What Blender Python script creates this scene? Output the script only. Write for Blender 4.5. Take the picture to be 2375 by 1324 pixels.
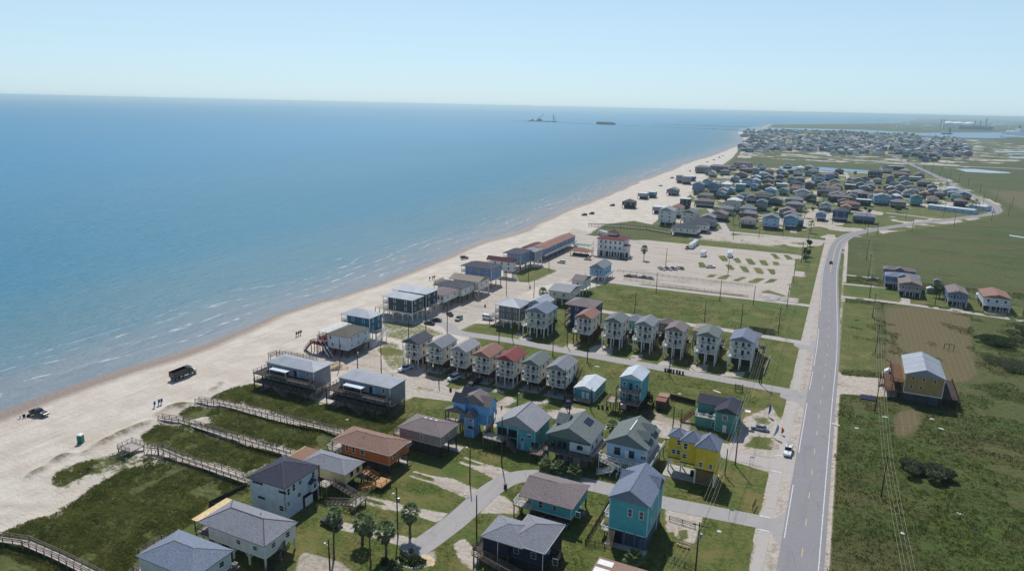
import bpy, math, random
import numpy as np
from mathutils import Matrix, Vector
random.seed(7); np.random.seed(7)
for o in list(bpy.data.objects): bpy.data.objects.remove(o)
SC = bpy.context.scene; COL = SC.collection
# ------------------------------------------------------------------ camera
F, CX, CY, H = 1634.0, 1187.5, 662.0, 86.0        # photo is 2375 x 1324, focal length in photo pixels, drone height in m
def ray(px, py): return np.array([(px-CX)/F, (py-CY)/F, 1.0])
up = np.cross(ray(0,219), ray(2375,272)); up /= np.linalg.norm(up)
if up[1] > 0: up = -up
fy = ray(1985, 219+53*1985/2375); fy -= up*fy.dot(up); fy /= np.linalg.norm(fy)
fx = np.cross(fy, up)
if fx[0] < 0: fx = -fx
RW = np.stack([fx, fy, up])                         # world = RW @ camera ray; +Y runs along the highway, -X is the sea
def G(px, py, z=0.0):
    d = RW @ ray(px, py); t = (z-H)/d[2]
    return float(d[0]*t), float(d[1]*t)
def P(X, Y, Z=0.0):
    c = RW.T @ np.array([X, Y, Z-H]); return CX+F*c[0]/c[2], CY+F*c[1]/c[2]
cam = bpy.data.cameras.new('camera'); cob = bpy.data.objects.new('camera', cam); COL.objects.link(cob)
M = Matrix.Identity(4)
for i in range(3):
    M[i][0] = RW[i,0]; M[i][1] = -RW[i,1]; M[i][2] = -RW[i,2]
M[2][3] = H
cob.matrix_world = M
cam.sensor_width = 36; cam.lens = 36*F/2375; cam.clip_start = 1; cam.clip_end = 200000
SC.camera = cob
# ------------------------------------------------------------------ light
SUN_EL, SUN_X, SUN_Y = math.radians(52), -0.52, 0.85
wd = bpy.data.worlds.new('World'); SC.world = wd; wd.use_nodes = True
nt = wd.node_tree; bg = nt.nodes['Background']; sky = nt.nodes.new('ShaderNodeTexSky'); sky.sky_type = 'NISHITA'
sky.sun_disc = False; sky.sun_elevation = SUN_EL; sky.sun_rotation = math.atan2(SUN_X, SUN_Y)
sky.altitude = 50; sky.air_density = 0.8; sky.dust_density = 0.6; sky.ozone_density = 5.0
# coastal haze band in the sky: the same all round, thinning with elevation
tcw = nt.nodes.new('ShaderNodeTexCoord'); sepw = nt.nodes.new('ShaderNodeSeparateXYZ'); nt.links.new(tcw.outputs['Generated'], sepw.inputs[0])
mrw = nt.nodes.new('ShaderNodeMapRange'); mrw.interpolation_type = 'SMOOTHSTEP'; nt.links.new(sepw.outputs[2], mrw.inputs[0])
for i_, v_ in ((1, 0.0), (2, 0.5), (3, 0.66), (4, 0.0)): mrw.inputs[i_].default_value = v_
mxw = nt.nodes.new('ShaderNodeMix'); mxw.data_type = 'RGBA'; nt.links.new(mrw.outputs[0], mxw.inputs[0]); nt.links.new(sky.outputs[0], mxw.inputs[6]); mxw.inputs[7].default_value = (5.7, 8.0, 9.2, 1)
nt.links.new(mxw.outputs[2], bg.inputs[0]); bg.inputs[1].default_value = 0.108
sl = bpy.data.lights.new('sun', 'SUN'); sl.energy = 3.9; sl.angle = math.radians(0.53); sl.color = (1, 0.965, 0.91)
so = bpy.data.objects.new('sun', sl); COL.objects.link(so)
n = math.hypot(SUN_X, SUN_Y)
sd = Vector((SUN_X/n*math.cos(SUN_EL), SUN_Y/n*math.cos(SUN_EL), math.sin(SUN_EL)))
so.rotation_euler = sd.to_track_quat('Z', 'Y').to_euler(); so.location = (0, 0, 200)
SC.view_settings.view_transform = 'Standard'; SC.view_settings.look = 'None'
SC.view_settings.exposure = -0.03; SC.view_settings.gamma = 1.0
SC.render.engine = 'CYCLES'
try:
    SC.cycles.max_bounces = 6; SC.cycles.volume_bounces = 0; SC.cycles.caustics_reflective = False; SC.cycles.caustics_refractive = False
except Exception: pass
# ------------------------------------------------------------------ materials
MATS = {}
def lin(c):
    return tuple(((v/255)/12.92 if v/255 <= .04045 else ((v/255+.055)/1.055)**2.4) for v in c)
class N:
    """tiny node helper"""
    def __init__(s, name):
        s.m = bpy.data.materials.new(name); s.m.use_nodes = True; s.t = s.m.node_tree
        s.b = s.t.nodes['Principled BSDF']; MATS[name] = s.m
    def add(s, typ, **kw):
        nd = s.t.nodes.new(typ)
        for k, v in kw.items():
            if k in nd.inputs: s.set(nd.inputs[k], v)
            else: setattr(nd, k, v)
        return nd
    def set(s, sock, v):
        if isinstance(v, bpy.types.NodeSocket): s.t.links.new(v, sock)
        elif isinstance(v, (tuple, list)) and len(v) == 3 and sock.type == 'RGBA': sock.default_value = (*v, 1)
        else: sock.default_value = v
    def obj(s): return s.add('ShaderNodeTexCoord').outputs['Object']
    def geo(s): return s.add('ShaderNodeNewGeometry').outputs['Position']
    def noise(s, vec, scale, detail=3.0, rough=.6):
        nd = s.add('ShaderNodeTexNoise'); s.set(nd.inputs['Vector'], vec)
        nd.inputs['Scale'].default_value = scale; nd.inputs['Detail'].default_value = detail; nd.inputs['Roughness'].default_value = rough
        return nd.outputs['Fac']
    def mapv(s, vec, sc=(1,1,1), rot=(0,0,0)):
        nd = s.add('ShaderNodeMapping'); s.set(nd.inputs['Vector'], vec); nd.inputs['Scale'].default_value = sc; nd.inputs['Rotation'].default_value = rot
        return nd.outputs[0]
    def ramp(s, v, a, b, lo=0.0, hi=1.0):
        nd = s.add('ShaderNodeMapRange', interpolation_type='SMOOTHSTEP'); s.set(nd.inputs[0], v)
        for i, q in enumerate((a, b, lo, hi)): s.set(nd.inputs[i+1], q)
        return nd.outputs[0]
    def mix(s, f, a, b):
        nd = s.add('ShaderNodeMix', data_type='RGBA'); s.set(nd.inputs[0], f); s.set(nd.inputs[6], a); s.set(nd.inputs[7], b); return nd.outputs[2]
    def mul(s, a, b, op='MULTIPLY'):
        nd = s.add('ShaderNodeMath', operation=op); s.set(nd.inputs[0], a); s.set(nd.inputs[1], b); return nd.outputs[0]
    def attr(s, name): return s.add('ShaderNodeAttribute', attribute_name=name).outputs['Fac']
    def bump(s, hgt, strength=.3, dist=.1):
        nd = s.add('ShaderNodeBump'); s.set(nd.inputs['Height'], hgt); nd.inputs['Strength'].default_value = strength; nd.inputs['Distance'].default_value = dist
        s.t.links.new(nd.outputs[0], s.b.inputs['Normal'])
    def out(s, col=None, rough=.8, spec=.3, metal=0.0):
        if col is not None: s.set(s.b.inputs['Base Color'], col)
        s.set(s.b.inputs['Roughness'], rough); s.b.inputs['Specular IOR Level'].default_value = spec; s.b.inputs['Metallic'].default_value = metal
        return s.m
def dk(c, f): return tuple(min(1, v*f) for v in c)
def plain(name, c, rough=.7, var=.16, scale=1.5, spec=.3, metal=0.0):
    if name in MATS: return MATS[name]
    s = N(name); c = lin(c); p = s.obj()
    f = s.noise(p, scale, 4); return s.out(s.mix(s.ramp(f, .3, .7), dk(c, 1-var), dk(c, 1+var)), rough, spec, metal)
def siding(name, c, vert=False):
    key = 'siding_'+name
    if key in MATS: return MATS[key]
    s = N(key); c = lin(c); p = s.obj()
    w = s.add('ShaderNodeTexWave', wave_type='BANDS', bands_direction='X' if vert else 'Z', wave_profile='SAW'); s.set(w.inputs['Vector'], p)
    w.inputs['Scale'].default_value = (1.3 if vert else 1.55); w.inputs['Distortion'].default_value = 0
    f = s.noise(p, .7, 5); streak = s.noise(s.mapv(p, (2.5, 2.5, .25)), 1.0, 3)
    col = s.mix(s.ramp(f, .3, .75), dk(c, .86), dk(c, 1.08)); col = s.mix(s.mul(s.ramp(streak, .5, .8), .22), col, dk(c, .6))
    s.bump(w.outputs['Fac'], .35, .03); return s.out(col, .65, .25)
def shingle(name, c):
    key = 'shingle_'+name
    if key in MATS: return MATS[key]
    s = N(key); c = lin(c); p = s.obj()
    a = s.noise(p, 4.5, 2, .5); b = s.noise(p, .35, 4); v = s.add('ShaderNodeTexVoronoi'); s.set(v.inputs['Vector'], s.mapv(p, (3, 3, 6))); v.inputs['Scale'].default_value = 1.0
    col = s.mix(s.ramp(a, .32, .68), dk(c, .70), dk(c, 1.28)); col = s.mix(s.mul(s.ramp(b, .45, .75), .35), col, dk(c, .75))
    col = s.mix(s.mul(v.outputs['Color'], .28), col, dk(c, 1.25))
    s.bump(a, .4, .04); return s.out(col, .9, .15)
def metalroof(name, c):
    key = 'metalroof_'+name
    if key in MATS: return MATS[key]
    s = N(key); c = lin(c); p = s.obj()
    w = s.add('ShaderNodeTexWave', wave_type='BANDS', bands_direction='X', wave_profile='SIN'); s.set(w.inputs['Vector'], p); w.inputs['Scale'].default_value = .8
    f = s.noise(p, .25, 4); col = s.mix(s.ramp(f, .35, .7), dk(c, .88), dk(c, 1.06)); s.bump(w.outputs['Fac'], .25, .04)
    return s.out(col, .58, .25, .1)
def timber(name, c):
    key = 'timber_'+name
    if key in MATS: return MATS[key]
    s = N(key); c = lin(c); p = s.obj(); f = s.noise(s.mapv(p, (1, 1, .3)), 3, 5); g = s.noise(p, .4, 3)
    col = s.mix(s.ramp(f, .25, .75), dk(c, .65), dk(c, 1.25)); col = s.mix(s.mul(s.ramp(g, .5, .75), .4), col, dk(c, .6)); s.bump(f, .3, .02)
    return s.out(col, .85, .2)
def make_glass():
    s = N('glass'); s.out(lin((34, 44, 56)), .08, .6); return s.m
GLASS = make_glass()
WHITE = plain('white_paint', (228, 228, 224), .6, .06)
CREAMT = plain('cream_trim', (214, 210, 196), .6, .06)
GREYW = timber('weathered_grey', (128, 118, 110)); DECK = timber('deck_pale', (176, 166, 156)); BROWNW = timber('brown', (104, 76, 56)); NEWW = timber('new_lumber', (196, 150, 108))
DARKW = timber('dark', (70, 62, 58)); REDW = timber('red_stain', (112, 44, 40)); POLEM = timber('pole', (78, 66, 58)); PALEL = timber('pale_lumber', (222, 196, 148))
TYRE = plain('tyre', (26, 26, 27), .9); DARK = plain('dark_void', (30, 30, 34), .9); CONC = plain('concrete', (176, 172, 164), .9, .1, .6)  # DARK: tone of small dark parts, also painted shade filling house openings
BLACKM = plain('black_metal', (30, 31, 34), .5); STEEL = plain('steel', (150, 154, 158), .4, .06, 2, .5, .6)
# ------------------------------------------------------------------ mesh helper
class MB:
    def __init__(s): s.v = []; s.f = []
    def add(s, vs, fs):
        n = len(s.v); s.v += [tuple(v) for v in vs]; s.f += [tuple(i+n for i in f) for f in fs]; return s
    def box(s, x0, x1, y0, y1, z0, z1):
        if x0 > x1: x0, x1 = x1, x0
        if y0 > y1: y0, y1 = y1, y0
        if z0 > z1: z0, z1 = z1, z0
        return s.add([(x0,y0,z0),(x1,y0,z0),(x1,y1,z0),(x0,y1,z0),(x0,y0,z1),(x1,y0,z1),(x1,y1,z1),(x0,y1,z1)],
                     [(0,3,2,1),(4,5,6,7),(0,1,5,4),(1,2,6,5),(2,3,7,6),(3,0,4,7)])
    def bar(s, p, q, w, h=None):
        p, q = Vector(p), Vector(q); d = (q-p).normalized(); h = h or w
        u = d.cross(Vector((0,0,1)))
        if u.length < .05: u = Vector((1,0,0))
        u.normalize(); v = u.cross(d); u = u*w/2; v = v*h/2
        return s.add([p-u-v, p+u-v, p+u+v, p-u+v, q-u-v, q+u-v, q+u+v, q-u+v], [(0,3,2,1),(4,5,6,7),(0,1,5,4),(1,2,6,5),(2,3,7,6),(3,0,4,7)])
    def tube(s, pts, rad, n=6, cap=True):
        pts = [Vector(p) for p in pts]; rad = rad if isinstance(rad, (list, tuple)) else [rad]*len(pts); base = len(s.v)
        for i, p in enumerate(pts):
            d = (pts[min(i+1, len(pts)-1)]-pts[max(i-1, 0)]).normalized(); u = d.cross(Vector((0,0,1)))
            if u.length < .05: u = Vector((1,0,0))
            u.normalize(); v = d.cross(u)
            for k in range(n):
                a = 2*math.pi*k/n; s.v.append(tuple(p+u*math.cos(a)*rad[i]+v*math.sin(a)*rad[i]))
        for i in range(len(pts)-1):
            for k in range(n):
                a, b = base+i*n+k, base+i*n+(k+1) % n; s.f.append((a, b, b+n, a+n))
        if cap:
            s.f.append(tuple(base+k for k in range(n))[::-1]); e = base+(len(pts)-1)*n; s.f.append(tuple(e+k for k in range(n)))
        return s
    def prism(s, poly, axis, a, b):
        """poly in the two other axes, extruded along axis from a to b"""
        def pt(p, t): return (t, p[0], p[1]) if axis == 'x' else ((p[0], t, p[1]) if axis == 'y' else (p[0], p[1], t))
        n = len(poly); s.add([pt(p, a) for p in poly]+[pt(p, b) for p in poly], [tuple(range(n))[::-1], tuple(range(n, 2*n))]+[(i, (i+1) % n, n+(i+1) % n, n+i) for i in range(n)])
        return s
    def mesh(s, name, mat, smooth=False):
        me = bpy.data.meshes.new(name); me.from_pydata(s.v, [], s.f); me.update()
        if mat: me.materials.append(mat)
        if smooth: me.polygons.foreach_set('use_smooth', [True]*len(me.polygons))
        return me
    def build(s, name, mat, parent=None, smooth=False, fix=True):
        me = s.mesh(name, mat, smooth)
        return link(name, me, parent)
def link(name, me, parent=None, loc=None):
    o = bpy.data.objects.new(name, me); COL.objects.link(o)
    if parent is not None: o.parent = parent
    if loc is not None: o.location = loc
    return o
def tag(o, label, cat, group=None):
    o['label'] = label; o['category'] = cat
    if group: o['group'] = group
    return o
def thing(name, label, cat, loc=(0,0,0), rz=0.0, group=None):
    o = bpy.data.objects.new(name, None); COL.objects.link(o); o.location = loc; o.rotation_euler = (0,0,rz); o.empty_display_size = .1
    return tag(o, label, cat, group)
def copytree(o, parent=None):
    c = o.copy(); COL.objects.link(c)
    if parent is not None: c.parent = parent
    for ch in o.children: copytree(ch, c)
    return c
def kind(o, k): o['kind'] = k; return o
# ------------------------------------------------------------------ shoreline and ground
SEA_Z = -0.8
shore_px = [(-420,1090),(-200,1020),(0,952),(95,917),(190,884),(285,853),(381,826),(476,796),(550,768),(642,728),(733,700),(776,690),(855,665),(947,630),(1000,608),(1034,595),(1068,578),(1102,564),(1122,557),(1159,548),(1204,535),(1238,520),(1272,504),(1317,484),(1400,455),(1432,441),(1474,420),(1505,410),(1547,395),(1579,382),(1610,372),(1653,359.5),(1684,347),(1708,338),(1724,328),(1720,317),(1710,306)]
sh = sorted([G(x, y, SEA_Z)[::-1] for x, y in shore_px])
SY = [sh[0][0]-400]+[a for a, b in sh]+[sh[-1][0]+200, 5200, 8000, 14000, 60000]
SX = [sh[0][1]-60]+[b for a, b in sh]+[sh[-1][1]-40, -520, 300, 900, 4000]
SY[-5] = sh[-1][0]+250; SX[-5] = sh[-1][1]+40
_o = np.argsort(SY); SY = np.array(SY)[_o]; SX = np.array(SX)[_o]
def shoreX(Y): return np.interp(Y, SY, SX)
def axis(segs):
    out = []
    for a, b, d0, d1 in segs:
        v = a
        while v < b:
            out.append(v); v += d0+(d1-d0)*(v-a)/(b-a)
    out.append(segs[-1][1]); return np.array(out)
gx = np.concatenate([-axis([(215,420,1.2,20),(420,1500,20,180),(1500,60000,200,14000)])[::-1][:-1], axis([(-215,60,.8,.8),(60,140,.9,2),(140,600,2.5,30),(600,3000,30,250),(3000,60000,300,12000)])])
gy = axis([(-300,60,30,3),(60,330,.8,.8),(330,800,.9,3),(800,2500,3,14),(2500,7000,20,160),(7000,70000,200,14000)])
nx, ny = len(gx), len(gy)
XX, YY = np.meshgrid(gx, gy)
from mathutils import noise as mn
def vnoise(X, Y, s, seed=0):
    """value noise on arrays"""
    x, y = X*s+seed*17.3, Y*s+seed*9.1; xi, yi = np.floor(x).astype(np.int64), np.floor(y).astype(np.int64); fx_, fy_ = x-xi, y-yi
    fx_ = fx_*fx_*(3-2*fx_); fy_ = fy_*fy_*(3-2*fy_)
    def h(a, b):
        n = (a*374761393+b*668265263+seed*1442695041) & 0x7fffffff; n = ((n ^ (n >> 13))*1274126177) & 0x7fffffff; return ((n ^ (n >> 16)) & 0xffff)/65535.0
    return (h(xi, yi)*(1-fx_)+h(xi+1, yi)*fx_)*(1-fy_)+(h(xi, yi+1)*(1-fx_)+h(xi+1, yi+1)*fx_)*fy_
XS = shoreX(YY)
KINDS = ['lawn', 'scrub', 'shell', 'dirt', 'field', 'wet']
HUM = []
Wt = {k: np.zeros((ny, nx), np.float32) for k in KINDS}
def softpoly(poly, soft):
    poly = np.array(poly); x0, y0 = poly.min(0)-soft*2; x1, y1 = poly.max(0)+soft*2
    i0, i1 = np.searchsorted(gx, [x0, x1]); j0, j1 = np.searchsorted(gy, [y0, y1])
    if i1 <= i0 or j1 <= j0: return None
    X, Y = XX[j0:j1, i0:i1], YY[j0:j1, i0:i1]; ins = np.zeros(X.shape, bool); d2 = np.full(X.shape, 1e9)
    for k in range(len(poly)):
        (ax, ay), (bx, by) = poly[k], poly[(k+1) % len(poly)]
        c = ((ay > Y) != (by > Y)) & (X < (bx-ax)*(Y-ay)/(by-ay+1e-12)+ax); ins ^= c
        dx, dy = bx-ax, by-ay; t = np.clip(((X-ax)*dx+(Y-ay)*dy)/(dx*dx+dy*dy+1e-9), 0, 1); d2 = np.minimum(d2, (X-ax-t*dx)**2+(Y-ay-t*dy)**2)
    sd_ = np.sqrt(d2)*np.where(ins, 1, -1)
    return (slice(j0, j1), slice(i0, i1)), np.clip(.5+sd_/(2*soft), 0, 1)
def paint(k, poly, val=1.0, soft=1.0):
    r = softpoly(poly, soft)
    if r is None: return
    sl_, w = r; w = w*val
    for q in KINDS: Wt[q][sl_] *= (1-w)
    if k != 'sand': Wt[k][sl_] += w
def ppaint(k, px, val=1.0, soft=1.0): paint(k, [G(x, y) for x, y in px], val, soft)
def rpaint(k, x0, x1, y0, y1, val=1.0, soft=.8): paint(k, [(x0,y0),(x1,y0),(x1,y1),(x0,y1)], val, soft)
def lpaint(k, a, b, wid, val=1.0, soft=.6):
    a, b = np.array(G(*a)), np.array(G(*b)); d = (b-a)/np.linalg.norm(b-a); nn = np.array([-d[1], d[0]])*wid/2
    paint(k, [a-nn, b-nn, b+nn, a+nn], val, soft)
# inland lawn everywhere east of a line, marsh field east of the highway
lineY = [-300,60,90,120,150,170,200,250,300,350,420,470,520,600,700,900,1150,1400,2000,2600,60000]
lineX = [-125,-128,-122,-118,-112,-114,-122,-118,-112,-100,-108,-128,-130,-136,-142,-160,-182,-200,-262,-300,-300]
LX = np.interp(YY, lineY, lineX)
LX = np.where(YY > 2300, XS+18, LX)
Wt['lawn'][:] = np.clip((XX-LX)/5+.5, 0, 1)
e = np.clip((XX-6)/1.0, 0, 1)*(YY < 560); Wt['lawn'] *= (1-e); Wt['field'] += e
e = np.clip((YY-1180)/60, 0, 1)*np.clip((XX-LX)/10, 0, 1); Wt['lawn'] *= (1-e); Wt['field'] *= (1-e); Wt['field'] += e
ppaint('field', [(1968,590),(1990,556),(2060,538),(2150,529),(2240,516),(2300,506),(2332,494),(2330,482),(2290,460),(2200,416),(2120,380),(2070,352),(2375,330),(3200,340),(3200,640)], 1, 6)
BASE = np.clip(Wt['lawn']+Wt['field'], 0, 1).copy()
# dune vegetation
ppaint('scrub', [(-60,1262),(0,1240),(70,1214),(135,1197),(185,1152),(215,1130),(270,1102),(300,1082),(355,1064),(430,1077),(560,1118),(575,1145),(480,1178),(452,1212),(330,1290),(300,1340),(-60,1340)], .96, 2.6)
ppaint('scrub', [(122,1098),(160,1077),(262,1052),(335,1062),(300,1085),(220,1110),(150,1142),(125,1137)], .62, 2.2)
ppaint('scrub', [(327,1008),(372,985),(480,1008),(665,1058),(640,1075),(572,1104),(352,1040)], .9, 2.6)
ppaint('scrub', [(412,962),(440,944),(482,944),(775,1002),(780,1030),(700,1048),(525,1008),(430,985)], .92, 2.6)
ppaint('scrub', [(498,922),(540,902),(592,888),(780,940),(935,968),(985,935),(1010,945),(960,965),(900,1000),(790,1000),(560,938)], .9, 2.6)
ppaint('lawn', [(930,965),(990,922),(1055,932),(1045,965),(960,975)], .95, 1.0)
ppaint('sand', [(430,985),(470,968),(500,985),(470,992)], .7, 1.0); ppaint('sand', [(300,1085),(372,1066),(400,1080),(330,1092)], .55, 1.2)
# beach-front lots, sand and thin grass
for q in [[(880,745),(960,742),(1040,775),(950,795),(890,782)], [(860,805),(940,812),(960,850),(905,862),(868,862)], [(885,790),(930,795),(935,820),(880,820)]]: ppaint('lawn', q, .58, 1.6)
ppaint('lawn', [(1060,765),(1090,748),(1150,752),(1170,775),(1120,788)], .8, 1.2)
ppaint('lawn', [(1190,635),(1230,618),(1300,622),(1310,640),(1270,658),(1200,655)], .75, 2); ppaint('lawn', [(1120,675),(1180,655),(1225,668),(1180,690)], .7, 2)
ppaint('shell', [(1030,700),(1090,655),(1180,650),(1220,660),(1330,615),(1380,640),(1250,665),(1180,700),(1130,735),(1060,770),(1000,745)], .7, 2)
# RV park
ppaint('shell', [(1330,528),(1440,555),(1490,556),(1860,592),(1868,640),(1850,702),(1400,650),(1310,632),(1240,610),(1290,560)], .9, 2)
ppaint('scrub', [(1360,545),(1400,520),(1470,512),(1560,530),(1560,552),(1470,558)], .85, 3); ppaint('lawn', [(1560,552),(1660,535),(1870,560),(1875,590),(1700,572)], 1, 2)
def mp(ox, oy, k, pts): return [(ox+x/k, oy+y/k) for x, y in pts]
k8 = 5.655
for q in [[(1050,300),(1140,300),(1180,350),(1170,375),(1110,375),(1070,340)], [(1240,340),(1310,325),(1350,370),(1350,400),(1290,395)], [(1400,340),(1480,340),(1540,400),(1530,425),(1450,410)], [(1580,355),(1670,360),(1715,420),(1700,435),(1620,420)],
          [(1760,375),(1830,380),(1855,405),(1830,430),(1780,425)], [(790,385),(850,385),(895,430),(890,460),(800,455)], [(1140,415),(1220,420),(1265,470),(1260,492),(1190,485)], [(1320,430),(1420,445),(1460,500),(1455,525),(1380,510)],
          [(1510,455),(1600,460),(1650,520),(1640,545),(1560,530)], [(1690,470),(1790,480),(1805,530),(1790,550),(1740,545)], [(880,580),(950,545),(1030,550),(980,585)], [(1020,600),(1140,550),(1210,555),(1150,615)], [(1225,625),(1370,575),(1430,585),(1310,640)],
          [(1420,650),(1560,590),(1670,600),(1540,665)], [(1640,665),(1740,600),(1840,608),(1770,650)], [(1735,270),(1800,275),(1870,340),(1800,345)], [(1900,285),(1970,290),(2040,350),(1960,355)]]:
    ppaint('lawn', mp(1480, 540, k8, q), .95, .9)
ppaint('dirt', mp(1480, 540, k8, [(0,570),(900,620),(1500,690),(1500,735),(900,690),(0,620)]), .45, 2); ppaint('dirt', mp(1480, 540, k8, [(0,650),(800,740),(1440,810),(1420,850),(700,770),(0,690)]), .5, 2)
ppaint('dirt', mp(1480, 540, k8, [(1600,770),(1700,740),(1950,820),(1950,900),(1650,880)]), .7, 1.5)
# streets of crushed shell and drives
ppaint('shell', [(640,800),(700,832),(860,790),(905,862),(945,862),(1045,880),(1165,905),(1205,932),(1290,925),(1335,945),(1440,955),(1560,988),(1690,1030),(1800,1045),(1822,1066),(1780,1096),(1690,1066),(1560,1018),(1400,995),(1290,972),(1235,955),(1165,985),(1120,1000),(1130,950),(1060,932),(960,920),(940,930),(900,880),(770,852)], .85, 1.2)
ppaint('lawn', [(1205,945),(1260,930),(1300,940),(1270,965),(1225,965)], .5, 1.5)
for q in [[(1070,868),(1100,885),(1060,905),(1030,895)], [(1130,905),(1180,915),(1150,930),(1115,922)], [(1190,930),(1240,935),(1215,950),(1170,945)], [(1280,925),(1310,935),(1300,952),(1270,945)], [(1350,965),(1400,950),(1440,965),(1400,985)], [(1280,1085),(1330,1100),(1300,1110),(1240,1092)]]: ppaint('lawn', q, .75, 1.2)
for a, b, w in [((1075,1060),(1165,1090),1.0),((1065,1070),(1150,1100),1.0),((958,1092),(1060,1120),1.0),((950,1102),(1060,1135),1.0),((845,1150),(915,1168),1.0),((835,1160),(900,1180),1.0),((790,1212),(830,1222),1.2),((782,1222),(830,1234),1.2)]: lpaint('shell', a, b, w, .8, .5)
for q in [[(1085,1078),(1140,1080),(1205,1100),(1170,1125),(1120,1098)], [(1005,1105),(1050,1108),(1112,1135),(1090,1160),(1020,1128)], [(895,1160),(960,1175),(1040,1190),(1015,1212),(960,1195),(890,1178)], [(825,1220),(880,1230),(980,1250),(985,1275),(930,1266),(845,1240)], [(690,1290),(705,1276),(790,1300),(830,1330),(680,1330)], [(1148,1145),(1172,1150),(1205,1180),(1200,1192),(1110,1190)], [(1050,1262),(1075,1245),(1120,1290),(1100,1330),(1065,1300)], [(960,1285),(1010,1275),(1015,1300),(985,1318)]]: ppaint('shell', q, .82, .9)
ppaint('dirt', [(690,1290),(705,1276),(790,1300),(830,1330),(680,1330)], .45, 1)
ppaint('shell', [(1540,1162),(1640,1178),(1625,1215),(1612,1262),(1545,1245)], .85, .9); ppaint('dirt', [(1560,1200),(1620,1205),(1612,1262),(1560,1250)], .35, 1)
for q in [[(1545,1235),(1562,1232),(1568,1252),(1548,1256)], [(1575,1230),(1592,1228),(1594,1248),(1578,1250)]]: ppaint('lawn', q, .8, .7)
ppaint('shell', [(1510,955),(1590,950),(1608,985),(1600,1010),(1520,985)], .7, 1.2); ppaint('dirt', [(1510,955),(1590,950),(1608,985),(1600,1010),(1520,985)], .4, 1.2); ppaint('lawn', [(1520,945),(1600,955),(1585,975),(1545,965)], .6, 1.2)
ppaint('shell', [(1725,965),(1790,940),(1812,975),(1800,1040),(1700,1035),(1690,1020)], .75, 1.5); ppaint('lawn', [(1745,1010),(1790,1015),(1780,1040),(1730,1035)], .75, 1.5); ppaint('lawn', [(1740,965),(1790,968),(1785,985),(1750,985)], .5, 1.2)
for q in [[(1360,800),(1400,790),(1412,815),(1370,822)], [(1395,808),(1425,800),(1420,822),(1380,825)], [(1455,825),(1492,820),(1490,834),(1450,840)], [(1530,838),(1565,832),(1560,848),(1520,850)], [(1600,845),(1645,845),(1640,862),(1598,862)], [(1678,862),(1730,862),(1722,875),(1668,872)], [(1270,800),(1330,790),(1350,800),(1330,812)], [(1150,770),(1230,782),(1225,795),(1140,782)], [(1195,770),(1235,778),(1250,792),(1190,785)]]: ppaint('shell', q, .8, .8)
ppaint('shell', [(1050,800),(1100,812),(1330,850),(1330,842),(1120,800)], .4, 1.5)
# highway shoulder
fl0_ = G(1740,1324)[0]
rpaint('shell', fl0_-.9, -2.6, 60, 560, .96, .5); rpaint('shell', 4.4, 6.4, 60, 520, .8, 1.1)
rpaint('dirt', -5.0, -3.3, 60, 330, .4, .6)
# lawns between the street mouths
for q in [[(1695,1070),(1780,1098),(1765,1180),(1650,1168),(1630,1130)], [(1640,1195),(1715,1205),(1748,1260),(1735,1340),(1620,1340)], [(1835,790),(1850,798),(1838,880),(1770,880),(1780,800)], [(1838,640),(1885,645),(1880,692),(1830,690)], [(1845,600),(1890,604),(1888,632),(1842,628)], [(1840,560),(1905,560),(1893,598),(1845,590)]]: ppaint('lawn', q, 1, .8)
# right side
ppaint('dirt', [(2042,712),(2110,708),(2200,716),(2262,728),(2268,800),(2282,868),(2262,888),(2225,893),(2120,900),(2040,862)], .62, 3.0)
ppaint('dirt', [(2062,962),(2075,950),(2100,945),(2135,947),(2152,958),(2150,985),(2135,1002),(2110,1016),(2085,1018),(2066,1008),(2058,985)], .72, 3.2)
ppaint('shell', [(1938,868),(2080,880),(2080,922),(1940,912)], .85, .9); ppaint('dirt', [(1938,868),(2080,880),(2080,922),(1940,912)], .3, .9)
for a, b in [((2215,898),(2262,935)),((2262,935),(2288,975)),((2235,895),(2275,925))]: lpaint('dirt', a, b, 1.4, .6, .7)
ppaint('lawn', [(1958,655),(2060,668),(2330,705),(2375,715),(2375,735),(2200,712),(1958,688)], .95, 1.2)
for q in [[(2090,690),(2112,692),(2112,704),(2085,702)], [(2205,706),(2232,708),(2235,722),(2205,718)], [(2288,715),(2340,718),(2335,732),(2280,726)]]: ppaint('shell', q, .7, .8)
ppaint('shell', [(2285,440),(2400,445),(2400,500),(2330,470)], .6, 8); ppaint('dirt', [(2285,440),(2400,445),(2400,500),(2330,470)], .5, 8)
ppaint('lawn', [(1955,700),(2035,705),(2036,862),(1942,862)], .6, 2)
for hx_, hy_ in [(80,1102),(100,1090),(135,1068),(150,1060),(205,1050),(235,1030),(252,1022),(275,1010),(300,1000),(335,985),(375,960),(395,946),(415,943),(432,942),(500,902),(512,890)]:
    X_, Y_ = G(hx_, hy_); R_ = 1.2+(hx_ % 7)*.16; paint('dirt', [(X_+R_*math.cos(a)*(1+.3*math.sin(3*a+hx_)), Y_+R_*1.5*math.sin(a)) for a in np.arange(0, 6.28, .5)], .55, 1.0); HUM.append((X_, Y_, R_))
vz = ((vnoise(XX, YY, .035, 31)*.6+vnoise(XX, YY, .11, 32)*.4) > .56)*np.clip((YY-465)/30, 0, 1)*(YY < 3200)*np.clip((XX-LX-4)/6, 0, 1)*(Wt['lawn']+Wt['field']*(YY > 1400) > .4)*(XX < np.interp(YY, [400,560,760,900,1300,1700,2400,4000], [-5,20,130,150,120,300,480,500]))
for q in KINDS: Wt[q] *= (1-.62*vz)
Wt['shell'] += .62*vz
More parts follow.
